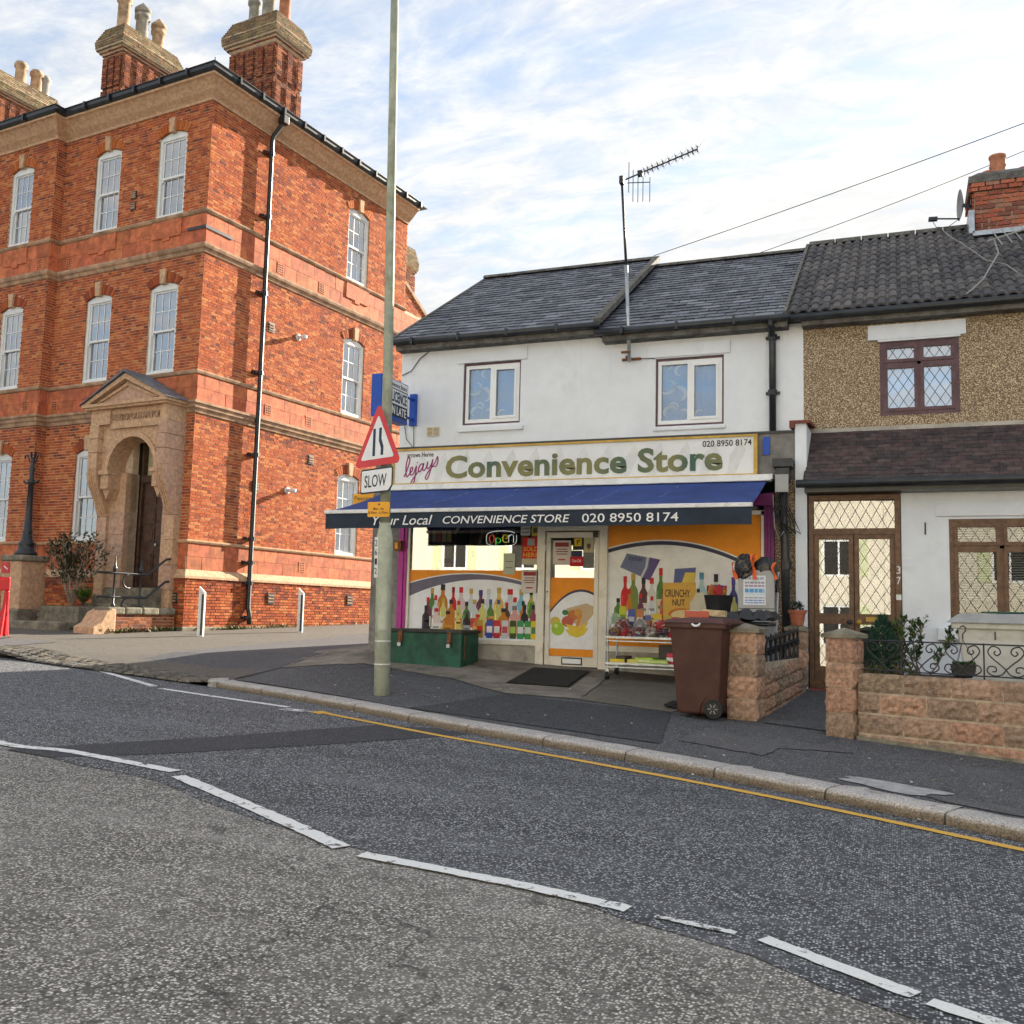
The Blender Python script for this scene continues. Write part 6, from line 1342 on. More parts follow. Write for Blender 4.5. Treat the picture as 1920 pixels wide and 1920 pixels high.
for j, (a0, a1) in enumerate(((-1.105, -.605), (-.595, -.095))):
    dl = MB(); q = .06
    dl.fbox(TF, a0, a0+q, -.07, 0, .80, 2.72).fbox(TF, a1-q, a1, -.07, 0, .80, 2.72).fbox(TF, a0+q, a1-q, -.07, 0, 2.66, 2.72).fbox(TF, a0+q, a1-q, -.07, 0, 1.53, 1.67).fbox(TF, a0+q, a1-q, -.07, 0, .80, .97)
    door_ = dl.build('door', 'brown_frame', HO)
    for z0, z1 in ((.97, 1.53), (1.67, 2.66)):
        MB().fbox(TF, a0+q, a1-q, -.04, -.032, z0, z1).build('pane', 'glass', door_); leading(TF, a0+q, a1-q, z0, z1, -.027, .135, .21, door_)
    MB().tube([TF(-.66 if j == 0 else -.54, 0, 1.56), TF(-.66 if j == 0 else -.54, .045, 1.56)], [.012, .035], 10).build('door_knob', 'lead' if j == 0 else 'sign_gold', door_, smooth=True)
MB().fbox(TF, -.46, -.20, 0, .012, 1.57, 1.63).build('letter_plate', 'sign_gold', HO)
for ch, z in (('3', 2.20), ('7', 2.06)): lettering(ch, (-.075, z, .05, .10), TF, 'galv', HO, name='house_number', n=.022, depth=.006, offset=.006)
MB().fbox(TF, -.085, -.02, .02, .035, 1.86, 1.93).build('bell_push', 'galv', HO)
# porch interior
MB().poly([(-1.18, 14.55, .6), (.1, 14.55, .6), (.1, 14.55, 3.3), (-1.18, 14.55, 3.3)]).poly([(-1.18, 13.9, .72), (.1, 13.9, .72), (.1, 14.55, .72), (-1.18, 14.55, .72)]).poly([(.1, 13.9, .6), (.1, 14.55, .6), (.1, 14.55, 3.3), (.1, 13.9, 3.3)]).build('porch_room', 'room_dark', HO, fix=False)
casement(TF, .56, 1.78, 1.53, 2.91, 2, 2.55, 'brown_frame', HO, 'slats', glass='glass_low')
fn = thing('window_fern', 'arching green fern standing behind the bay window glass', 'plant', (1.15, 14.08, 1.5), 0, local=True); rn = random.Random(6); fm = MB()
for i in range(46):
    a_ = rn.uniform(0, 6.283); L = rn.uniform(.25, .5); bx = Vector((rn.uniform(-.45, .45), rn.uniform(-.03, .03), .05)); d_ = Vector((math.cos(a_), math.sin(a_)*.25, 1.1))
    for k in range(9):
        t = k/9; c = bx+d_*L*t*.8+Vector((0, 0, -.35*L*t*t*2))+Vector((math.cos(a_)*L*t*t*.5, 0, 0))
        for s in (-1, 1): v0 = Vector((-math.sin(a_)*s*.5+math.cos(a_)*.5, 0, s*.6)).normalized(); fm.add([c, c+v0*.035+Vector((0, 0, .008)), c+v0*.075], [(0, 1, 2)], rn.choice([(.10, .22, .04), (.16, .30, .05), (.06, .14, .03), (.25, .33, .08)]))
fm.build('fronds', 'leaf', fn, fix=False); MB().lathe([(.10, 0), (.14, .12), (.15, .13)], (0, 0, -.02), 14).build('pot', 'terracotta_pot', fn)
MB().fbox(TF, -1.16, -.02, 0, .22, .52, .68).build('door_step', 'quarry_red', HO)
# house added out of frame, further along the terrace, to shade the street
NH = thing('added_neighbouring_house', 'plain rendered terraced house added unseen beyond the right edge to shade the street', 'building', (8, 14.6, .5))
MB().box(4.35, 16, 14.6, 22, 0, 5.95).build('wall', 'render_grey', NH); MB().add([(4.35, 14.2, 5.96), (16.2, 14.2, 5.96), (16.2, 22.4, 5.96), (4.35, 22.4, 5.96), (4.35, 18.25, 8.4), (16.2, 18.25, 8.4)], [(0, 1, 5, 4), (2, 3, 4, 5), (0, 4, 3), (1, 2, 5)]).build('roof', 'concrete_tile', NH)
for x in (6, 9, 12): MB().fbox(TU, x, x+1.1, .0, .02, 4.4, 5.5).build('window', 'upvc', NH)
# ------------------------------------------------------------------ things in front of the shop
def gp(x, y, dz=0): return (x, y, gz(x, y)+dz)
def slope_rot(x, y):
    e = .1; return (math.atan((gz(x, y+e)-gz(x, y-e))/(2*e)), -math.atan((gz(x+e, y)-gz(x-e, y))/(2*e)), 0)
gb = thing('green_storage_chest', 'dark green painted metal storage chest with two padlocked hasps by the shop window', 'chest', gp(-6.45, 13.27, -.02), R(-1), local=True)
bx = MB().box(-.60, .56, -.30, .30, -.04, .455).build('body', 'green_box', gb, bevel=.008)
MB().box(-.63, .59, -.33, .32, .455, .50).build('lid', 'green_lid', gb, bevel=.01)
for x in (-.42, .38): MB().box(x-.03, x+.03, -.335, -.30, .32, .47).box(x-.015, x+.015, -.35, -.33, .28, .36).build('hasp', 'rust', gb); MB().box(x-.025, x+.025, -.36, -.33, .25, .30).build('padlock', 'galv', gb)
ch_ = MB()
for i in range(10): ch_.tube([(.575, -.22+.02*math.sin(i), .42-i*.035), (.58, -.21, .395-i*.035)], .008, 5)
ch_.build('chain', 'rust', gb)
def mat_grid(quad, name, label):
    t = thing(name, label, 'door mat', gp(sum(q[0] for q in quad)/4, sum(q[1] for q in quad)/4))
    drape(quad, .012, 'mat_base', 'rubber', parent=t); 
    for i in range(19):
        s = (i+.5)/19; a = [quad[0][k]+(quad[3][k]-quad[0][k])*s for k in (0, 1)]; b_ = [quad[1][k]+(quad[2][k]-quad[1][k])*s for k in (0, 1)]
        MB().bar((a[0]+.03, a[1], gz(*a)+.022), (b_[0]-.03, b_[1], gz(*b_)+.022), .045, .012).build('rib', 'rubber', t)
mat_grid([(-4.84, 12.06), (-3.97, 12.10), (-4.12, 13.5), (-4.96, 13.38)], 'door_mat', 'black ribbed rubber mat in front of the shop door')
# wheeled bin, seen from its side: front to the left, wheels at the back on the right
BW = thing('brown_wheelie_bin', 'brown plastic wheelie bin at the edge of the shop forecourt', 'wheelie bin', gp(-2.03, 10.93), R(-10), local=True)
def tapered(mb, b0, b1, z0, t0, t1, z1):
    (ax0, ax1, ay0, ay1), (bx0, bx1, by0, by1) = (b0+b1), (t0+t1)
    return mb.add([(ax0, ay0, z0), (ax1, ay0, z0), (ax1, ay1, z0), (ax0, ay1, z0), (bx0, by0, z1), (bx1, by0, z1), (bx1, by1, z1), (bx0, by1, z1)], [(0, 3, 2, 1), (4, 5, 6, 7), (0, 1, 5, 4), (1, 2, 6, 5), (2, 3, 7, 6), (3, 0, 4, 7)])
tapered(MB(), (-.23, .24), (-.24, .24), .03, (-.31, .30), (-.29, .29), .98).build('body', 'bin_brown', BW, bevel=.03)
MB().box(-.35, .34, -.32, .32, .94, 1.0).build('rim', 'bin_brown', BW, bevel=.012)
MB().add([(-.38, -.33, 1.0), (.33, -.33, 1.0), (.33, .33, 1.0), (-.38, .33, 1.0), (-.33, -.29, 1.035), (-.05, -.29, 1.06), (.30, -.28, 1.05), (-.33, .29, 1.035), (-.05, .29, 1.06), (.30, .28, 1.05)], [(0, 1, 6, 5, 4), (1, 2, 9, 6), (2, 3, 7, 8, 9), (3, 0, 4, 7), (4, 5, 8, 7), (5, 6, 9, 8)]).build('lid', 'bin_lid', BW, bevel=.01)
MB().tube([(.36, -.25, 1.0), (.36, .25, 1.0)], .02, 8).build('handle', 'bin_brown', BW)
bd = MB(); bd.tube([(.02+.045*math.cos(t), -.335, 1.0+.03*math.sin(t)) for t in np.linspace(math.pi*1.05, 2.0*math.pi, 12)], .012, 6); bd.build('badge', 'upvc', BW)
for s in (-1, 1):
    wh = MB().tube([(.20, s*.25, .10), (.20, s*.30, .10)], .10, 24).build('wheel', 'rubber', BW)
    MB().tube([(.20, s*.301, .10), (.20, s*.306, .10)], .062, 16).build('hub', 'black_plastic', wh)
    for k in range(6): a_ = k*math.pi/3; MB().bar((.20+.02*math.cos(a_), s*.308, .10+.02*math.sin(a_)), (.20+.055*math.cos(a_), s*.308, .10+.055*math.sin(a_)), .012, .008).build('spoke', 'bin_grey', wh)
MB().tube([(.20-.17*math.cos(t), -.262+.02*math.sin(t), .06+.19*math.sin(t)) for t in np.linspace(-.1, 1.9, 12)], .010, 6).build('wheel_arch', 'bin_brown', BW, smooth=True)
MB().tube([(.20, -.26, .10), (.20, .26, .10)], .014, 8).build('axle', 'galv', BW)
bz = gz(-2.03, 10.93)+1.06
tag(MB().obox((-2.12, 10.9, bz+.035), (.26, .16, .07), .2, 0, 0, (.50, .10, .06)).obox((-2.16, 10.86, bz+.072), (.14, .10, .006), .2, 0, 0, (.75, .7, .65)).build('food_packet', 'goods', bevel=.012), 'red food packet lying on the brown bin lid', 'packet')
tag(MB().obox((-1.93, 10.90, bz+.05), (.27, .09, .07), -.12, 0, .05).build('wood_block', 'timber', bevel=.008), 'pale wood block lying on the brown bin lid', 'block')
def crumple(name, mat, c, dims, seed, lab, cat, amp=.25, fr=6., rz=0.):
    """lumpy soft bag: a displaced superellipsoid with sharp folds"""
    mb = MB(); n, m = 26, 16; rnd = Vector((seed*3.1, seed*1.7, 0))
    for i in range(m+1):
        ph = -math.pi/2+math.pi*i/m
        for j in range(n):
            th = 2*math.pi*j/n; d = Vector((math.cos(ph)*math.cos(th), math.cos(ph)*math.sin(th), math.sin(ph)))
            k = 1+amp*(abs(noise.noise(d*fr*.5+rnd))*1.6-.4)+amp*.35*noise.noise(d*fr*1.6+rnd); v = Vector((d.x*dims[0]*k, d.y*dims[1]*k, max(-.75, d.z)*dims[2]*k))
            mb.v.append((c[0]+v.x*math.cos(rz)-v.y*math.sin(rz), c[1]+v.x*math.sin(rz)+v.y*math.cos(rz), c[2]+v.z)); mb.c.append((1, 1, 1))
    for i in range(m):
        for j in range(n): mb.f.append((i*n+j, i*n+(j+1) % n, (i+1)*n+(j+1) % n, (i+1)*n+j))
    o = mb.build(name, mat, None); 
    if lab: tag(o, lab, cat)
    return o
# crates under a black sheet behind the bin
ct = thing('covered_crates', 'stack of crates under shiny black plastic sheeting behind the brown bin', 'crates', gp(-1.72, 11.75), R(-4), local=True)
MB().box(-.30, .30, -.28, .28, 0, .36).build('lower_crate', 'bin_grey', ct, bevel=.01); MB().box(-.29, .29, -.27, .27, .37, .92).build('upper_crate', 'bin_grey', ct, bevel=.01)
mb = MB(); n = 30
for i in range(n+1):
    for j in range(n+1):
        x, y = -.38+.76*i/n, -.36+.72*j/n; e = max(abs(x)/.30, abs(y)/.29); z = 1.13-.10*max(0, e-1)*4+.05*abs(noise.noise((x*9, y*5, 3)))*1.5+.03*noise.noise((x*22, y*13, 1))+.08*x
        mb.v.append((x, y, z-.06)); mb.c.append((1, 1, 1))
for i in range(n):
    for j in range(n): a = i*(n+1)+j; mb.f.append((a, a+n+1, a+n+2, a+1))
mb.build('plastic_sheet', 'black_plastic', ct, fix=False)
for z in (.955, 1.02): MB().obox((0, 0, z), (.62, .58, .05), .03).build('sheet_fold', 'black_plastic', ct, bevel=.02)
# grey board with a poster, bags on top
ab = thing('notice_board_panel', 'grey sheet metal panel with a printed poster standing by the drainpipe', 'panel', gp(-1.66, 12.4), R(-3), local=True)
bz2 = gz(-1.66, 12.4)
MB().fprism(lambda u, n, z: (u, -n, z-bz2), [(-.24, bz2), (.21, bz2), (.20, 2.10), (.16, 2.16), (-.17, 2.17), (-.23, 2.10)], -.03, .03).build('sheet', 'grey_sheet', ab, bevel=.004)
MB().fbox(lambda u, n, z: (u, -n, z-bz2), -.225, .205, .03, .033, 1.69, 1.70).build('sheet_joint', 'lead', ab)
po = MB().fbox(lambda u, n, z: (u, -n, z-bz2), -.17, .10, .031, .035, 1.74, 2.10, (.72, .74, .78)).build('poster', 'paper', ab)
random.seed(3); pb = MB(); TPo = lambda u, n, z: (u, -.035-n, z-bz2)
for i, (z, h, c) in enumerate([(2.05, .03, (.35, .4, .5)), (2.0, .025, (.3, .3, .4)), (1.96, .025, (.4, .3, .4)), (1.89, .05, (.12, .35, .62)), (1.86, .02, (.5, .65, .75)), (1.82, .015, (.3, .35, .45)), (1.79, .012, (.1, .2, .5)), (1.76, .015, (.15, .3, .6))]):
    u = -.15
    while u < .08: wdt = random.uniform(.02, .06); pb.poly([TPo(u, .001, z), TPo(min(.085, u+wdt), .001, z), TPo(min(.085, u+wdt), .001, z+h), TPo(u, .001, z+h)], c); u += wdt+.008
pb.build('poster_print', 'paper', po, fix=False)
bgz = 2.14
pm('bag_orange', (.75, .13, .03), .45, .15, 8)
for i, (x, y, dx, dz) in enumerate(((-1.82, 12.42, .13, .17), (-1.57, 12.44, .14, .14))):
    c = crumple('carrier_bag', 'black_plastic', (x, y, 2.19), (dx, .08, dz*1.05), 4+i, ('left', 'right')[i] + ' one of two black and orange carrier bags above the grey panel', 'bag', .16, 9)
    for s in (-1, 1):
        e = MB(); M_ = 8
        for q in range(M_+1):
            f = q/M_; xo = x+s*dx*(.80+.18*math.sin(f*4+i+s)+.12*f); wv_ = dx*(.20+.12*math.sin(f*7+i*2)); zz = 2.04+f*(.26+.05*s*(1-2*i)); e.v += [(xo-wv_*.5, y-.11+.04*math.sin(f*5+s), zz), (xo+wv_*.5, y-.09+.03*math.sin(f*6), zz+.02)]; e.c += [(1, 1, 1)]*2
            if q: k_ = 2*q; e.f.append((k_-2, k_-1, k_+1, k_))
        o = e.build('bag_handle', 'bag_orange', None, fix=False); o.parent = c
for s, h in ((-1.87, .06), (-1.70, .10), (-1.50, .07)): pass
# folded parasol frame leaning beside the panel
tp = thing('folded_stand', 'thin folded metal stand leaning beside the drainpipe', 'stand', gp(-1.47, 12.55), 0, local=True)
tz = gz(-1.47, 12.55)
MB().tube([(.0, 0, .62), (.03, .05, 1.55)], .018, 8).build('stem', 'galv', tp)
for dx, dy in ((-.07, -.05), (.06, -.04), (.0, .08)): MB().tube([(dx, dy, 0), (0, 0, .9)], .009, 6).build('leg', 'galv', tp)
MB().tube([(.02, .04, 1.3), (.03, .05, 1.52)], [.03, .018], 8).box(-.02, .05, .0, .05, 1.36, 1.40).build('catch', 'black_iron', tp)
# display trolley with goods
TRZ = gz(-3.2, 13.1); tr = thing('display_trolley', 'low wheeled metal display rack of groceries below the right shop window', 'display rack', (-3.0, 13.25, TRZ))
for x in (-3.74, -2.25):
    for y in (13.02, 13.5):
        zg = gz(x, y); MB().tube([(x, y, zg+.12), (x, y, 1.50 if y < 13.2 else 1.35)], .014, 8).build('post', 'galv', tr)
        wv = MB().tube([(x-.02, y, zg+.055), (x+.02, y, zg+.055)], .055, 14).build('caster', 'rubber', tr); MB().bar((x, y, zg+.05), (x, y, zg+.15), .05, .03).build('caster_fork', 'galv', wv)
for z in (.93, 1.28):
    fr_ = MB().bar((-3.76, 13.0, z), (-2.22, 13.0, z), .02, .03).bar((-3.76, 13.52, z), (-2.22, 13.52, z), .02, .03).bar((-3.75, 13.0, z), (-3.75, 13.52, z), .02, .03).bar((-2.23, 13.0, z), (-2.23, 13.52, z), .02, .03).bar((-3.76, 13.0, z-.05), (-2.22, 13.0, z-.05), .015, .015).build('shelf', 'galv', tr)
    for i in range(14): y = 13.03+i*.036; MB().bar((-3.74, y, z), (-2.24, y, z), .008).build('shelf_wire', 'galv', fr_)
random.seed(17)
def pack(x, y, z, d, col, rz, name, label, cat, band=None, bev=.008, group=None):
    t = thing(name, label, cat, (x, y, z), rz, group=group, local=True); b2 = MB().box(-d[0]/2, d[0]/2, -d[1]/2, d[1]/2, 0, d[2], col).build('pack', 'goods', t, bevel=bev)
    if band: MB().box(-d[0]/2-.001, d[0]/2+.001, -d[1]/2-.002, d[1]/2+.001, d[2]*.3, d[2]*.62, band).build('pack_label', 'goods', t)
    return t
lowg = [((-3.62, .2, .05), (.72, .55, .04), 'yellow snack packet at the left end of the lower shelf', None), ((-3.55, .14, .09), (.05, .04, .03), 'small black tub on the yellow packets', None), ((-3.40, .16, .05), (.68, .62, .12), 'pale yellow packet beside the first yellow one', None), ((-3.22, .26, .08), (.45, .62, .08), 'lime green bag on the lower shelf', (.7, .75, .4)), ((-3.02, .24, .06), (.35, .55, .10), 'second lime green bag on the lower shelf', (.65, .7, .3)), ((-2.82, .20, .15), (.60, .03, .06), 'red and white box near the bin on the lower shelf', (.75, .72, .7)), ((-2.62, .18, .10), (.08, .12, .40), 'blue carton on the lower shelf near the bin', (.7, .72, .75)), ((-2.44, .18, .09), (.10, .35, .42), 'teal carton on the lower shelf behind the bin', (.7, .7, .7))]
for (x, wd, h), c, lab, bd_ in lowg: pack(x, 13.14+random.uniform(-.03, .03), .94, (wd, .26, h), c, random.uniform(-.2, .2), 'grocery_packet', lab, 'packet', bd_, group='packets on the display rack')
pack(-2.95, 13.38, .945, (.30, .22, .24), (.05, .045, .04), .05, 'black_crate', 'black open crate at the back of the lower shelf', 'crate')
palg = [((.35, .16, .08), 'brown'), ((.55, .05, .06), 'red'), ((.30, .08, .10), 'maroon'), ((.62, .55, .50), 'pale'), ((.10, .07, .06), 'dark brown'), ((.62, .04, .05), 'bright red'), ((.16, .08, .22), 'purple'), ((.45, .42, .42), 'grey'), ((.30, .18, .08), 'tan')]
pos = ['at the left end', 'second from the left', 'third from the left', 'left of the middle', 'in the middle', 'right of the middle', 'third from the bin', 'second from the bin', 'nearest the bin']
heap = [('maroon', (.30, .08, .10), -3.58), ('silver', (.45, .45, .45), -3.34), ('red striped', (.55, .06, .06), -3.05), ('dark blue', (.07, .09, .28), -2.78)]
for i, (nm, c, x) in enumerate(heap):
    o = crumple('sweet_bag', 'goods', (x, 13.24, 1.44), (.10, .09, .085), 60+i, f'{nm} crumpled bag heaped on top of the sweets on the rack', 'bag', .4, 7); o['group'] = 'bags on the upper rack shelf'
    o.data.color_attributes['Col'].data.foreach_set('color', [q for v in o.data.vertices for f in (.7+.6*noise.noise(v.co*30),) for q in ((c[0]*f, c[1]*f, c[2]*f, 1) if noise.noise(v.co*20) < .2 else (.7*f, .66*f, .55*f, 1))])
for i in range(9):
    c, nm = palg[i]; x = -3.66+i*.165
    o = crumple('sweet_bag', 'goods', (x, 13.10+random.uniform(-.02, .03), 1.335), (.085, .10, .075), 30+i, f'{nm} bag of sweets on the upper rack shelf {pos[i]}', 'bag', .45, 7); o['group'] = 'bags on the upper rack shelf'
    at = o.data.color_attributes['Col']; cols = []
    for v in o.data.vertices:
        f = .7+.6*noise.noise(v.co*30); q = noise.noise(v.co*22+Vector((5, 2, i)))
        cc = c if q < .12 else random.choice([(.75, .72, .66), (.6, .08, .08), (.1, .15, .4), (.2, .4, .15)]); cols += [cc[0]*f, cc[1]*f, cc[2]*f, 1]
    at.data.foreach_set('color', cols)
for i, (x, h, c, bd_, lab) in enumerate([(-3.70, .26, (.25, .35, .25), (.7, .72, .7), 'tall green bottle pack at the left back of the rack'), (-3.50, .20, (.12, .12, .35), (.7, .7, .75), 'dark blue box at the back of the rack'), (-3.30, .22, (.55, .2, .1), (.75, .6, .3), 'orange box at the back of the rack'), (-3.06, .18, (.60, .45, .08), (.75, .72, .6), 'yellow box at the back of the rack'), (-2.80, .20, (.12, .2, .45), (.7, .72, .78), 'light blue banded box at the back of the rack'), (-2.55, .24, (.55, .08, .08), (.75, .7, .3), 'red box at the back right of the rack'), (-2.36, .30, (.60, .30, .08), (.7, .2, .1), 'orange banded tall box at the rack end')]):
    pack(x, 13.36, 1.295, (.15, .11, h), c, random.uniform(-.15, .15), 'grocery_box', lab, 'box', bd_, group='boxes on the display rack')
bs = thing('wire_basket', 'dark wire basket of colourful snack bags on the rack by the window', 'basket', (-2.35, 13.2, 1.58))
MB().lathe([(.13, 0), (.16, .14), (.19, .30), (.195, .31), (.17, .30), (.14, .14), (.11, .01)], (-2.28, 13.2, 1.56), 14).build('basket', 'rubber', bs); 
for i in range(7): MB().obox((-2.38+random.uniform(0, .2), 13.14+random.uniform(-.05, .1), 1.90+random.uniform(-.02, .06)), (.13, .03, .14), random.uniform(-1, 1), random.uniform(-.4, .4), random.uniform(-.8, .8), random.choice([(.08, .1, .4), (.6, .05, .06), (.68, .5, .05), (.5, .2, .06)])).build('snack_bag', 'goods', bs, bevel=.01)
tag(crumple('rubber_scrap', 'rubber', gp(-2.42, 11.32, .02), (.14, .16, .05), 77, None, None, .3, 4), 'flat scrap of black rubber on the concrete beside the bin', 'rubbish')
tag(MB().obox(gp(-2.29, 11.2, .14), (.02, .12, .22), .2, 0, .15, (.75, .25, .35)).build('pink_card', 'goods', bevel=.004), 'pink card tucked behind the brown bin', 'card')
# ------------------------------------------------------------------ garden walls and gate piers
random.seed(41)
def rock_block(w, d, h, seed, col):
    mb = MB(); k = 10; kz = 5; vs = []; fs = []
    def face(T, n):
        base = len(mb.v)
        for j in range(kz+1):
            for i in range(k+1):
                u, z = -.5+i/k, -.5+j/kz; edge = min(i, k-i, j*k/kz, (kz-j)*k/kz)
                o = 0 if edge < .5 else .014+.026*noise.noise((u*w*20+seed, z*h*30, seed*1.3))
                mb.v.append(T(u, z, o)); mb.c.append(col)
        for j in range(kz):
            for i in range(k): a = base+j*(k+1)+i; mb.f.append((a, a+1, a+k+2, a+k+1))
    face(lambda u, z, o: (u*w, -d/2-o, z*h), 0); face(lambda u, z, o: (w/2+o, u*d, z*h), 0); face(lambda u, z, o: (-w/2-o, -u*d, z*h), 0); face(lambda u, z, o: (u*w, -z*d, h/2+o*.2), 0)
    return mb
BC = [(1.05, 1, .95), (.85, .85, .82), (1.25, 1.1, 1.0), (1.1, .92, .85), (.75, .8, .75)]
def pier(root, x, y, rz, zb, zt, w, name='pier'):
    c, s = math.cos(rz), math.sin(rz); n = round((zt-zb)/.235); h = (zt-zb)/n
    pr = MB().obox((x, y, (zb+zt)/2-.1), (w-.03, w-.03, zt-zb+.2), rz).build(name, 'block_joint', root)
    for i in range(n):
        me = meshmat(rock_block(w, w, h-.012, random.random()*50, random.choice(BC)), 'block', 'block'); piece('block', me, pr, (x, y, zb+h*(i+.5)), (0, 0, rz))
    q = w*.62; MB().add([(x+(c*a-s*b_)*q, y+(s*a+c*b_)*q, zt+z) for z in (0, .04) for a, b_ in ((-1, -1), (1, -1), (1, 1), (-1, 1))]+[(x, y, zt+.10)], [(0, 1, 5, 4), (1, 2, 6, 5), (2, 3, 7, 6), (3, 0, 4, 7), (4, 5, 8), (5, 6, 8), (6, 7, 8), (7, 4, 8), (0, 3, 2, 1)]).build('pier_cap', 'old_stone', root)
    return pr
def block_wall(root, p, q, zb0, zb1, top, courses, L, th=.10):
    """courses are level; the base follows the ground"""
    P, Q = Vector(p), Vector(q); d = (Q-P); ln = d.length; d /= ln; rz = math.atan2(d.y, d.x); nrm = Vector((-d.y, d.x))
    h = .195; core_ = MB(); m = P.lerp(Q, .5)+nrm*th/2
    core_.obox((m.x, m.y, top-.012-h*courses/2-.1), (ln-.01, th-.012, h*courses+.2), rz); wl = core_.build('wall_core', 'block_joint', root)
    for j in range(courses):
        zt = top-j*h; u = -(L/2 if j % 2 else 0)
        while u < ln-.02:
            a, b_ = max(u, 0), min(u+L, ln)
            if b_-a > .05:
                c = P+d*((a+b_)/2)+nrm*th/2; me = meshmat(rock_block(b_-a-.02, th, h-.02, random.random()*60, random.choice(BC)), 'block', 'block'); piece('block', me, wl, (c.x, c.y, zt-h/2), (0, 0, rz))
            u += L
    return rz
gw = thing('garden_front_wall', 'rough brown concrete block garden wall with a capped pier beside the pavement', 'garden wall', gp(-.4, 10.2))
pier(gw, -.55, 10.40, R(-21), gz(-.55, 10.4)-.02, 1.40, .27)
rzw = block_wall(gw, (-.43, 10.28), (3.2, 8.90), 0, 0, 1.075, 4, .44)
MB().add([(-.44, 10.22, .20), (3.2, 8.82, .1), (3.2, 9.1, .1), (-.44, 10.5, .2), (-.44, 10.235, .47), (3.2, 8.835, .30), (3.2, 9.1, .30), (-.44, 10.5, .47)], [(0, 1, 5, 4), (4, 5, 6, 7), (1, 2, 6, 5), (3, 0, 4, 7)]).build('footing', 'old_stone', gw)
sw2 = thing('garden_side_wall', 'low brown block wall with a pier at each end between shop forecourt and path', 'garden wall', gp(-1.5, 12))
pier(sw2, -1.60, 11.0, R(-8), gz(-1.6, 11)-.02, 1.42, .32); pier(sw2, -1.30, 13.45, R(0), .7, 1.43, .24)
P0, P1 = Vector((-1.46, 11.05)), Vector((-1.22, 13.4)); d = (P1-P0); ln = d.length; d /= ln; rz = math.atan2(d.y, d.x)
m = P0.lerp(P1, .5); cw_ = MB().obox((m.x-.06, m.y, .78), (ln, .10, .62), rz).build('wall_core', 'block_joint', sw2)
for j in range(4):
    u = 0 if j % 2 else -.13
    while u < ln-.02:
        a, b_ = max(u, 0), min(u+.27, ln)
        if b_-a > .05:
            c = P0+d*((a+b_)/2); zc = np.interp((a+b_)/2, [0, ln], [.97, 1.10])-.072-j*.145; me = meshmat(rock_block(b_-a-.012, .14, .133, random.random()*60, random.choice(BC)), 'block', 'block'); piece('block', me, cw_, (c.x-.06, c.y, zc), (0, 0, rz))
        u += .27
ir = thing('cast_iron_railing', 'short black cast iron railing on the low wall by the path', 'railing', (-1.4, 12.2, 1.0))
for f0, f1 in ((.02, .04), (.36, .38)):
    MB().bar((-1.47, 11.2, .96+f0), (-1.27, 13.25, 1.08+f0), .03, .025).build('rail', 'black_iron', ir)
for i in range(17):
    t = i/16; x, y, zb = -1.47+.2*t, 11.2+2.05*t, .97+.12*t
    if i % 2 == 0: MB().bar((x, y, zb), (x, y, zb+.40), .018).build('baluster', 'black_iron', ir)
    else:
        for s in (-1, 1): MB().tube([(x+.012*s*math.cos(a_), y+s*.10*math.cos(a_), zb+.20+.17*math.sin(a_)) for a_ in np.linspace(-1.57, 1.57, 8)], .011, 5).build('loop', 'black_iron', ir)
    MB().tube([(x, y+.05, zb+.18), (x, y-.05, zb+.24)], .02, 6).build('rosette', 'black_iron', ir)
# scrolled railing on the front wall
sc = thing('scroll_railing', 'thin black wrought iron scroll railing on top of the garden front wall', 'railing', (0, 10, 1.08))
D2 = Vector((math.cos(rzw), math.sin(rzw))); O2 = Vector((-.40, 10.28))+Vector((-D2.y, D2.x))*.05
def SP(u, z): return (O2.x+D2.x*u, O2.y+D2.y*u, z)
MB().tube([SP(0, 1.385), SP(2.6, 1.385)], .008, 6).build('top_rail', 'black_iron', sc); MB().tube([SP(0, 1.10), SP(2.6, 1.10)], .007, 6).build('bottom_rail', 'black_iron', sc)
def smooth(pts, k=5):
    out = []
    for i in range(len(pts)-1):
        p0, p1, p2, p3 = (Vector(pts[max(0, min(len(pts)-1, i+q))]) for q in (-1, 0, 1, 2))
        for t in np.linspace(0, 1, k, endpoint=False): out.append(.5*((2*p1)+(p2-p0)*t+(2*p0-5*p1+4*p2-p3)*t*t+(3*p1-p0-3*p2+p3)*t**3))
    return out+[Vector(pts[-1])]
for i in range(7):
    u0 = .20+i*.37
    for s in (-1, 1):
        MB().tube(smooth([SP(u0+s*a, z) for a, z in ((.0, 1.165), (.055, 1.215), (.125, 1.275), (.15, 1.325), (.115, 1.37), (.06, 1.355), (.045, 1.315), (.075, 1.29), (.10, 1.31), (.085, 1.33))]), .0065, 5).build('scroll', 'black_iron', sc, smooth=True)
        MB().tube(smooth([SP(u0+s*a, z) for a, z in ((.0, 1.165), (.04, 1.12), (.11, 1.11), (.16, 1.145), (.14, 1.19), (.09, 1.185), (.085, 1.15), (.115, 1.145))]), .0065, 5).build('scroll', 'black_iron', sc, smooth=True)
    if i % 2 == 0: MB().tube([SP(u0+.185, 1.06), SP(u0+.185, 1.395)], .008, 6).build('upright', 'black_iron', sc)
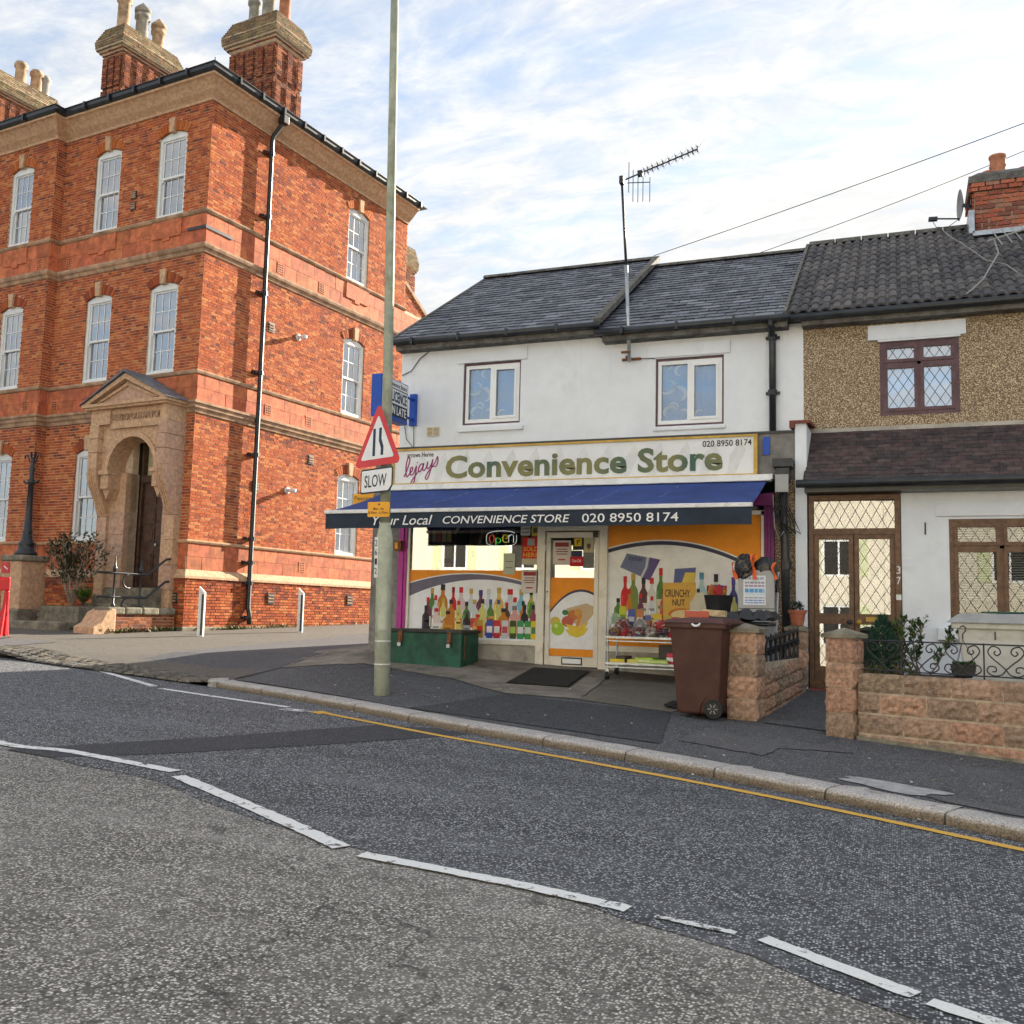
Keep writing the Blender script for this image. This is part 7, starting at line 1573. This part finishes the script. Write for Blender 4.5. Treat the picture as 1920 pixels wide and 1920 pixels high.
# garden behind the wall
g_ = MB(); struct(g_.poly([(-.38, 10.38, .86), (3.2, 9.05, .86), (4, 13.8, .92), (0.05, 13.8, .92), (-.30, 10.6, .86)]), 'garden_bed', 'soil', fix=False)
MB().poly([(-.38, 10.38, .86), (0.05, 13.8, .92), (0.05, 13.8, .4), (-.38, 10.38, .3)]).build('garden_edge', 'concrete_slab', bpy.data.objects['garden_bed'], fix=False)
GRN_D = [(.018, .06, .045), (.025, .08, .055), (.035, .10, .06), (.05, .12, .07)]
CAM = [(.03, .075, .018), (.05, .11, .025), (.08, .15, .035), (.14, .20, .05), (.02, .05, .015)]
def leafq(mb, c, d, up_, L, W, col):
    d = d.normalized(); s = d.cross(up_); s = s.normalized() if s.length > 1e-3 else Vector((1, 0, 0)); nn = s.cross(d)
    mb.add([c, c+d*L*.45+s*W*.5+nn*W*.12, c+d*L, c+d*L*.45-s*W*.5+nn*W*.12], [(0, 1, 2), (0, 2, 3)], col)
def conifer(name, label, x, y, z, h, r, seed, n=2600):
    rnd = random.Random(seed); t = thing(name, label, 'shrub', (x, y, z), 0, local=True)
    MB().tube([(0, 0, 0), (0, 0, h*.9)], [.02, .004], 6).build('trunk', 'bark', t); mb = MB()
    for i in range(n):
        f = rnd.random()**.75; a_ = rnd.uniform(0, 6.283); lob = 1+.35*noise.noise((math.cos(a_)*1.6, math.sin(a_)*1.6, f*3+seed)); rr = r*math.sin(math.pi*min(1, .18+f*.80))**.8*lob*rnd.uniform(.35, 1.0)
        c = Vector((rr*math.cos(a_), rr*math.sin(a_), h*(.04+.94*f))); d = Vector((math.cos(a_)*.5, math.sin(a_)*.5, 1.0))+Vector((rnd.uniform(-.5, .5), rnd.uniform(-.5, .5), rnd.uniform(-.3, .3)))
        leafq(mb, c, d, Vector((rnd.random(), rnd.random(), .3)), rnd.uniform(.035, .07), rnd.uniform(.008, .016), rnd.choice(GRN_D))
    mb.build('crown', 'leaf', t, fix=False); return t
def broadleaf(name, label, x, y, z, h, r, seed, pal, n=420, L=.055, stems=5, cat='shrub', bare=0., twig='bark'):
    rnd = random.Random(seed); t = thing(name, label, cat, (x, y, z), 0, local=True); tips = []; br = MB()
    for s in range(stems):
        a_ = 6.283*s/stems+rnd.uniform(-.5, .5); p = Vector((0, 0, 0)); d = Vector((math.cos(a_)*.35, math.sin(a_)*.35, 1)).normalized(); pts = [p.copy()]
        for k in range(7):
            d = (d+Vector((rnd.uniform(-.3, .3), rnd.uniform(-.3, .3), rnd.uniform(-.05, .25)))).normalized(); p = p+d*h/7*rnd.uniform(.75, 1.05); pts.append(p.copy())
            if k > 1:
                for _ in range(2):
                    e = (d+Vector((rnd.uniform(-1, 1), rnd.uniform(-1, 1), rnd.uniform(-.2, .7)))).normalized(); q = p+e*r*rnd.uniform(.3, .8); m = p.lerp(q, .5)+Vector((0, 0, .02)); br.tube([p, m, q], [.006, .004, .002], 4); tips += [(p.lerp(q, f), e) for f in np.linspace(.35, 1, 5)]
        br.tube(pts, [.012*(1-i/9) for i in range(8)], 5); tips += [(q, d) for q in pts[3:]]
    br.build('branches', twig, t); mb = MB()
    for i in range(n):
        c, e = rnd.choice(tips)
        if rnd.random() < bare: continue
        d = (e+Vector((rnd.uniform(-1, 1), rnd.uniform(-1, 1), rnd.uniform(-.6, .6)))).normalized(); leafq(mb, c+Vector((rnd.uniform(-1, 1), rnd.uniform(-1, 1), rnd.uniform(-1, 1)))*.02, d, Vector((rnd.uniform(-.4, .4), rnd.uniform(-.4, .4), 1)), L*rnd.uniform(.7, 1.3), L*.5*rnd.uniform(.7, 1.2), rnd.choice(pal))
    mb.build('foliage', 'leaf', t, fix=False); return t
conifer('conifer_shrub', 'small dense dark conifer behind the garden railing', -.20, 10.75, .90, .72, .19, 3)
broadleaf('camellia_bush', 'glossy leaved bush behind the garden railing beside the conifer', .16, 10.75, .90, .70, .17, 5, CAM, 520, .06)
broadleaf('low_shrub', 'low yellow green shrub at the foot of the conifer', -.28, 10.45, .88, .22, .12, 8, [(.10, .17, .03), (.18, .22, .05), (.06, .12, .02), (.24, .24, .08)], 260, .04, 6)
broadleaf('low_shrub', 'variegated low shrub behind the left end of the railing', .0, 10.40, .88, .24, .11, 9, [(.16, .20, .04), (.28, .28, .10), (.06, .12, .02)], 220, .04, 6)
wb = thing('white_wheeled_container', 'large dirty white waste container with warped lid in the front garden', 'waste container', (1.05, 11.1, .88), R(-18), local=True)
tapered(MB(), (-.38, .62), (-.36, .36), .02, (-.46, .75), (-.42, .42), .66).build('body', 'bin_white', wb, bevel=.02)
MB().box(-.50, .80, -.46, .46, .64, .70).build('rim', 'bin_white', wb, bevel=.015)
MB().add([(-.54, -.5, .70), (.8, -.5, .70), (.8, .46, .70), (-.54, .46, .70), (-.44, -.40, .79), (.75, -.40, .80), (.75, .4, .81), (-.44, .4, .80)], [(0, 1, 5, 4), (1, 2, 6, 5), (2, 3, 7, 6), (3, 0, 4, 7), (4, 5, 6, 7)]).build('lid', 'bin_grey', wb, bevel=.02)
MB().box(-.25, .35, -.30, .05, .80, .815).build('lid_panel', 'green_box', wb, bevel=.006)
for x in (-.1, .2): MB().box(x, x+.008, -.435, -.41, .54, .62).build('slot', 'lead', wb)
hb = thing('hanging_basket', 'dark plastic hanging basket with seedlings and a wire hook behind the railing', 'hanging basket', (.52, 10.35, 1.0), 0, local=True)
MB().lathe([(.07, 0), (.10, .03), (.115, .12), (.12, .125)], (0, 0, .06), 16).build('pot', 'green_lid', hb); MB().lathe([(.15, 0), (.16, .03), (.15, .035), (.02, .02)], (0, 0, 0), 16).build('saucer', 'black_plastic', hb)
for a_ in (0, 2.1, 4.2): MB().tube([(.115*math.cos(a_), .115*math.sin(a_), .18), (0, 0, .42)], .003, 4).build('wire', 'lead', hb)
MB().tube([(0, 0, .42), (0, 0, .47), (.025, 0, .50), (.03, 0, .53), (.0, 0, .55), (-.025, 0, .53)], .007, 5).build('hook', 'lead', hb)
lf = MB(); rn = random.Random(2)
for i in range(60): leafq(lf, Vector((rn.uniform(-.09, .09), rn.uniform(-.09, .09), .18)), Vector((rn.uniform(-1, 1), rn.uniform(-1, 1), 1)), Vector((0, 0, 1)), .045, .025, rn.choice(CAM))
lf.build('seedlings', 'leaf', hb, fix=False)
tag(MB().box(.05, .75, 10.30, 10.52, .90, .945).build('seed_tray', 'sign_blue'), 'low blue plant tray under the hanging basket', 'tray')
fp = thing('flower_pot', 'terracotta flower pot with a small plant on the rear wall pier', 'plant pot', (-1.29, 13.42, 1.50), 0, local=True)
MB().lathe([(.075, 0), (.105, .16), (.12, .16), (.125, .20), (.11, .20), (.10, .17), (.02, .17)], (0, 0, 0), 18).build('pot', 'terracotta_pot', fp, smooth=False); lf = MB()
for i in range(90): leafq(lf, Vector((rn.uniform(-.07, .07), rn.uniform(-.07, .07), .19+rn.uniform(0, .10))), Vector((rn.uniform(-1, 1), rn.uniform(-1, 1), .8)), Vector((0, 0, 1)), .05, .03, rn.choice([(.03, .06, .03), (.05, .09, .05), (.25, .27, .25), (.02, .04, .03)]))
lf.build('leaves', 'leaf', fp, fix=False)
# ------------------------------------------------------------------ in front of the police station
def sw_(a, n): v = STM@Vector((a, -n, 0)); return (v.x, v.y, gz(v.x, v.y))
RZ = R(-6.313)
lx = sw_(-3.35, 1.95)
lp_ = thing('lamp_pier', 'weathered stone pier carrying the black iron lamp standard', 'stone pier', lx, RZ, local=True)
MB().box(-.42, .42, -.42, .42, -.1, .40).build('base', 'old_stone', lp_, bevel=.03); MB().box(-.34, .34, -.34, .34, .40, 1.55).build('shaft', 'sandstone', lp_, bevel=.02); MB().box(-.40, .40, -.40, .40, 1.55, 1.70).build('cap', 'old_stone', lp_, bevel=.04)
pq = MB().box(-.36, -.08, -.36, -.34, 1.26, 1.52).build('orange_notice', 'sign_red', lp_); MB().obox((-.2, -.365, 1.39), (.16, .004, .03), 0, 0, .5).build('notice_mark', 'letter_white', pq)
ls = thing('iron_lamp_standard', 'ornate black cast iron lamp standard with curled arms on a stone pier', 'lamp post', (lx[0], lx[1], lx[2]+1.70), RZ, local=True)
MB().lathe([(.26, 0), (.26, .08), (.20, .12), (.18, .26), (.20, .30), (.14, .36), (.12, .50), (.10, .54), (.13, .58), (.10, .62), (.085, .9), (.065, 1.75), (.10, 1.78), (.10, 1.84), (.06, 1.88), (.05, 2.05), (.08, 2.12), (.05, 2.2), (.045, 2.35), (.06, 2.42)], (0, 0, 0), 14).build('column', 'black_iron', ls, smooth=True)
MB().tube([(-.28, 0, 1.84), (-.22, 0, 1.80), (.22, 0, 1.80), (.28, 0, 1.84)], .03, 8).build('ladder_bar', 'black_iron', ls)
for s in (-1, 1): MB().tube([(s*.03, 0, 2.30), (s*.10, 0, 2.30), (s*.16, 0, 2.42), (s*.22, 0, 2.50), (s*.30, 0, 2.46), (s*.30, 0, 2.40)], .018, 6).build('curled_arm', 'black_iron', ls, smooth=True)
for s in (0, 1.57): MB().bar((-.06*math.cos(s), -.06*math.sin(s), 2.42), (-.06*math.cos(s), -.06*math.sin(s), 2.56), .03).bar((.06*math.cos(s), .06*math.sin(s), 2.42), (.06*math.cos(s), .06*math.sin(s), 2.56), .03).build('crown_prong', 'black_iron', ls)
pz = sw_(-2.1, 1.55)
plt = thing('stone_planter', 'mossy stone trough planter in front of the police station porch', 'planter', pz, RZ, local=True)
MB().box(-.75, .70, -.32, .32, 0, .52).build('trough', 'old_stone', plt, bevel=.03)
for z in (.12, .25, .38): MB().box(-.76, .71, -.33, -.32, z, z+.09).build('slat', 'old_stone', plt)
MB().box(-.70, .65, -.27, .27, .50, .525).build('soil', 'soil', plt)
broadleaf('planter_shrub', 'twiggy half bare shrub growing out of the stone planter', pz[0], pz[1], pz[2]+.5, 1.65, .62, 14, [(.03, .055, .02), (.05, .07, .025), (.02, .04, .015), (.09, .075, .03)], 2600, .085, 22, bare=.1, twig='twig_pale')
broadleaf('planter_greenery', 'low bright green leaves along the planter rim', pz[0]+.35, pz[1], pz[2]+.5, .28, .30, 15, [(.09, .17, .02), (.14, .22, .03), (.05, .11, .015)], 420, .09, 8, cat='plant')
tag(MB().fbox(TL, -3.9, -1.3, 2.15, 2.5, .8, 1.13).build('stone_kerb_wall', 'old_stone', None, bevel=.03), 'low mossy stone edging in front of the station planter', 'edging').matrix_world = STM
for nm, x, y, lab in (('a', -14.76, 18.24, 'white angled top bollard nearer the police station corner'), ('b', -14.23, 21.4, 'white angled top bollard further up the side street')):
    t = thing('bollard', lab, 'bollard', gp(x, y), R(20), group='white bollards in the side street', local=True)
    MB().add([(-.07, -.05, -.1), (.07, -.05, -.1), (.07, .05, -.1), (-.07, .05, -.1), (-.07, -.05, 1.12), (.07, -.05, .98), (.07, .05, .98), (-.07, .05, 1.12)], [(0, 3, 2, 1), (4, 5, 6, 7), (0, 1, 5, 4), (1, 2, 6, 5), (2, 3, 7, 6), (3, 0, 4, 7)]).build('post', 'steel_white', t, bevel=.012); MB().box(.005, .05, -.056, -.05, .02, .94).build('groove', 'lead', t)
rb = thing('red_barrier', 'red plastic pedestrian barrier at the left edge of the pavement', 'barrier', gp(-16.55, 14.62), R(22), local=True)
MB().box(-2.0, .0, -.03, .03, .95, 1.22).box(-2.0, 0, -.03, .03, .42, .54).box(-.10, 0, -.03, .03, .05, .95).box(-2.0, -1.9, -.03, .03, .05, .95).build('panel', 'barrier_red', rb, bevel=.025)
for k in range(7): MB().box(-.32-k*.24, -.25-k*.24, -.02, .02, .54, .95).build('bar', 'barrier_red', rb, bevel=.01)
MB().box(-1.7, -.25, -.034, -.03, 1.0, 1.16).build('reflective_strip', 'sign_face', rb)
for x in (-1.8, -.15): MB().box(x-.12, x+.12, -.28, .28, 0, .07).build('foot', 'rubber', rb, bevel=.02)
for x, dy in ((-.06, -.14), (-.06, .14)): MB().bar((x, 0, .9), (x, dy, .02), .06, .05).build('leg', 'barrier_red', rb)
# weeds along the wall foot
rn = random.Random(77); wd = MB()
for i in range(420):
    u = rn.choice([rn.uniform(.2, 8.5), rn.gauss(1.6, .3), rn.gauss(3.2, .4)]); v = STM@Vector((.2+abs(rn.gauss(0, .07)), u, 0)); zz = gz(v.x, v.y)
    leafq(wd, Vector((v.x, v.y, zz)), Vector((rn.uniform(-.7, .7), rn.uniform(-.7, .7), 1)), Vector((rn.random(), rn.random(), .1)), rn.uniform(.05, .14), .03, rn.choice([(.12, .17, .03), (.20, .22, .04), (.07, .11, .02)]))
for i in range(260):
    u = rn.uniform(-.1, 2.4); v = STM@Vector((-.05+abs(rn.gauss(0, .06)), -u, 0)); zz = gz(v.x, v.y)
    leafq(wd, Vector((v.x, v.y, zz)), Vector((rn.uniform(-.7, .7), rn.uniform(-.7, .7), 1)), Vector((rn.random(), rn.random(), .1)), rn.uniform(.05, .16), .04, rn.choice([(.06, .10, .02), (.09, .14, .03), (.04, .07, .015)]))
struct(wd, 'weeds', 'leaf', 'stuff', fix=False)
# litter and leaf specks on the footway and gutter
lt = MB(); rn = random.Random(5)
for i in range(260):
    x = rn.uniform(-7.5, 3); yk = ky(x); y = yk+rn.choice([rn.uniform(.3, 3.0), rn.gauss(-.06, .05), rn.uniform(.3, 1.6)])
    z = (gz(x, y) if y > yk+.29 else rz_(x, y)+.012)
    if yk <= y <= yk+.3: continue
    s = rn.uniform(.006, .018); a_ = rn.random()*6; lt.poly([(x+s*math.cos(a_+k*1.57)*(1.4 if k % 2 else .7), y+s*math.sin(a_+k*1.57), z+.005+.003*k % 2) for k in range(4)], rn.choice([(.45, .42, .36), (.25, .18, .10), (.55, .55, .53), (.16, .12, .07)]))
struct(lt, 'ground_litter', 'paper', 'stuff', fix=False)
# ------------------------------------------------------------------ opposite side of the street (seen in the window reflections, sunlit)
struct(MB().poly([(-40, -6.2, rz_(-40, -6.2)+.10), (30, -6.2, rz_(30, -6.2)+.10), (30, -9, rz_(30, -9)+.12), (-40, -9, rz_(-40, -9)+.12)]), 'opposite_pavement', 'asphalt_patch', fix=False)
TO = lambda u, n, z: (u, -8.6+n, z)
for i, (x0, x1, lab) in enumerate(((-27, -18.4, 'cream rendered terraced house across the street with a green front door'), (-18.39, -9.5, 'cream rendered house across the street with pale shutters and a gable'), (-9.49, -.6, 'cream rendered house across the street with louvred shutters'), (-.59, 7.2, 'cream rendered house across the street with a brown door'), (7.21, 15, 'cream rendered house across the street with a white door'))):
    zg = rz_((x0+x1)/2, -8.6)-.3; t = thing('opposite_house', lab, 'building', ((x0+x1)/2, -8.6, zg), group='houses across the street')
    w = MB(); hl = []
    for k in range(3):
        c = x0+(x1-x0)*(k+.5)/3; hl.append((c-.55, c+.55, zg+3.6, zg+4.9))
        if k != 1: hl.append((c-.6, c+.6, zg+1.2, zg+2.6))
    holes_sheet(w, TO, x0, x1, zg, zg+6.6, hl, .12); w.poly([(x0, -8.6, zg), (x0, -15, zg), (x0, -15, zg+6.6), (x0, -8.6, zg+6.6)]); w.poly([(x1, -8.6, zg), (x1, -15, zg), (x1, -15, zg+6.6), (x1, -8.6, zg+6.6)]); w.build('wall', 'opp_render', t, fix=False)
    MB().add([(x0-.1, -8.2, zg+6.55), (x1+.1, -8.2, zg+6.55), (x1+.1, -15.4, zg+6.55), (x0-.1, -15.4, zg+6.55), (x0-.1, -11.8, zg+9), (x1+.1, -11.8, zg+9)], [(0, 1, 5, 4), (2, 3, 4, 5), (0, 4, 3), (1, 2, 5)]).build('roof', 'opp_roof', t)
    if i == 1: MB().add([TO(x0+1, .5, zg+6.5), TO(x0+5, .5, zg+6.5), TO(x0+3, .5, zg+8.6), TO(x0+1, -3, zg+6.5), TO(x0+5, -3, zg+6.5), TO(x0+3, -3, zg+8.6)], [(0, 1, 2), (0, 2, 5, 3), (1, 4, 5, 2)]).build('gable', 'opp_roof', t)
    for a, b_, c, d in hl:
        wn = MB().fbox(TO, a, b_, -.1, -.04, c, c+.07).fbox(TO, a, b_, -.1, -.04, d-.07, d).fbox(TO, a, a+.07, -.1, -.04, c+.07, d-.07).fbox(TO, b_-.07, b_, -.1, -.04, c+.07, d-.07).fbox(TO, (a+b_)/2-.03, (a+b_)/2+.03, -.1, -.04, c+.07, d-.07).build('window', 'upvc', t)
        MB().poly([TO(a, -.08, c), TO(b_, -.08, c), TO(b_, -.08, d), TO(a, -.08, d)]).build('pane', 'room_dark', wn, fix=False)
        for s in (a-.42, b_+.04):
            sh = MB().fbox(TO, s, s+.38, .0, .03, c, d).build('shutter', 'opp_shutter', t)
    c = x0+(x1-x0)*.5; MB().fbox(TO, c-.5, c+.5, -.02, .04, zg+.2, zg+2.4).build('door', ('green_box', 'door_wood', 'sign_blue', 'door_wood', 'upvc')[i], t)
print('objects', len(bpy.data.objects), 'tris', sum(len(m.polygons)*2 for m in bpy.data.meshes))
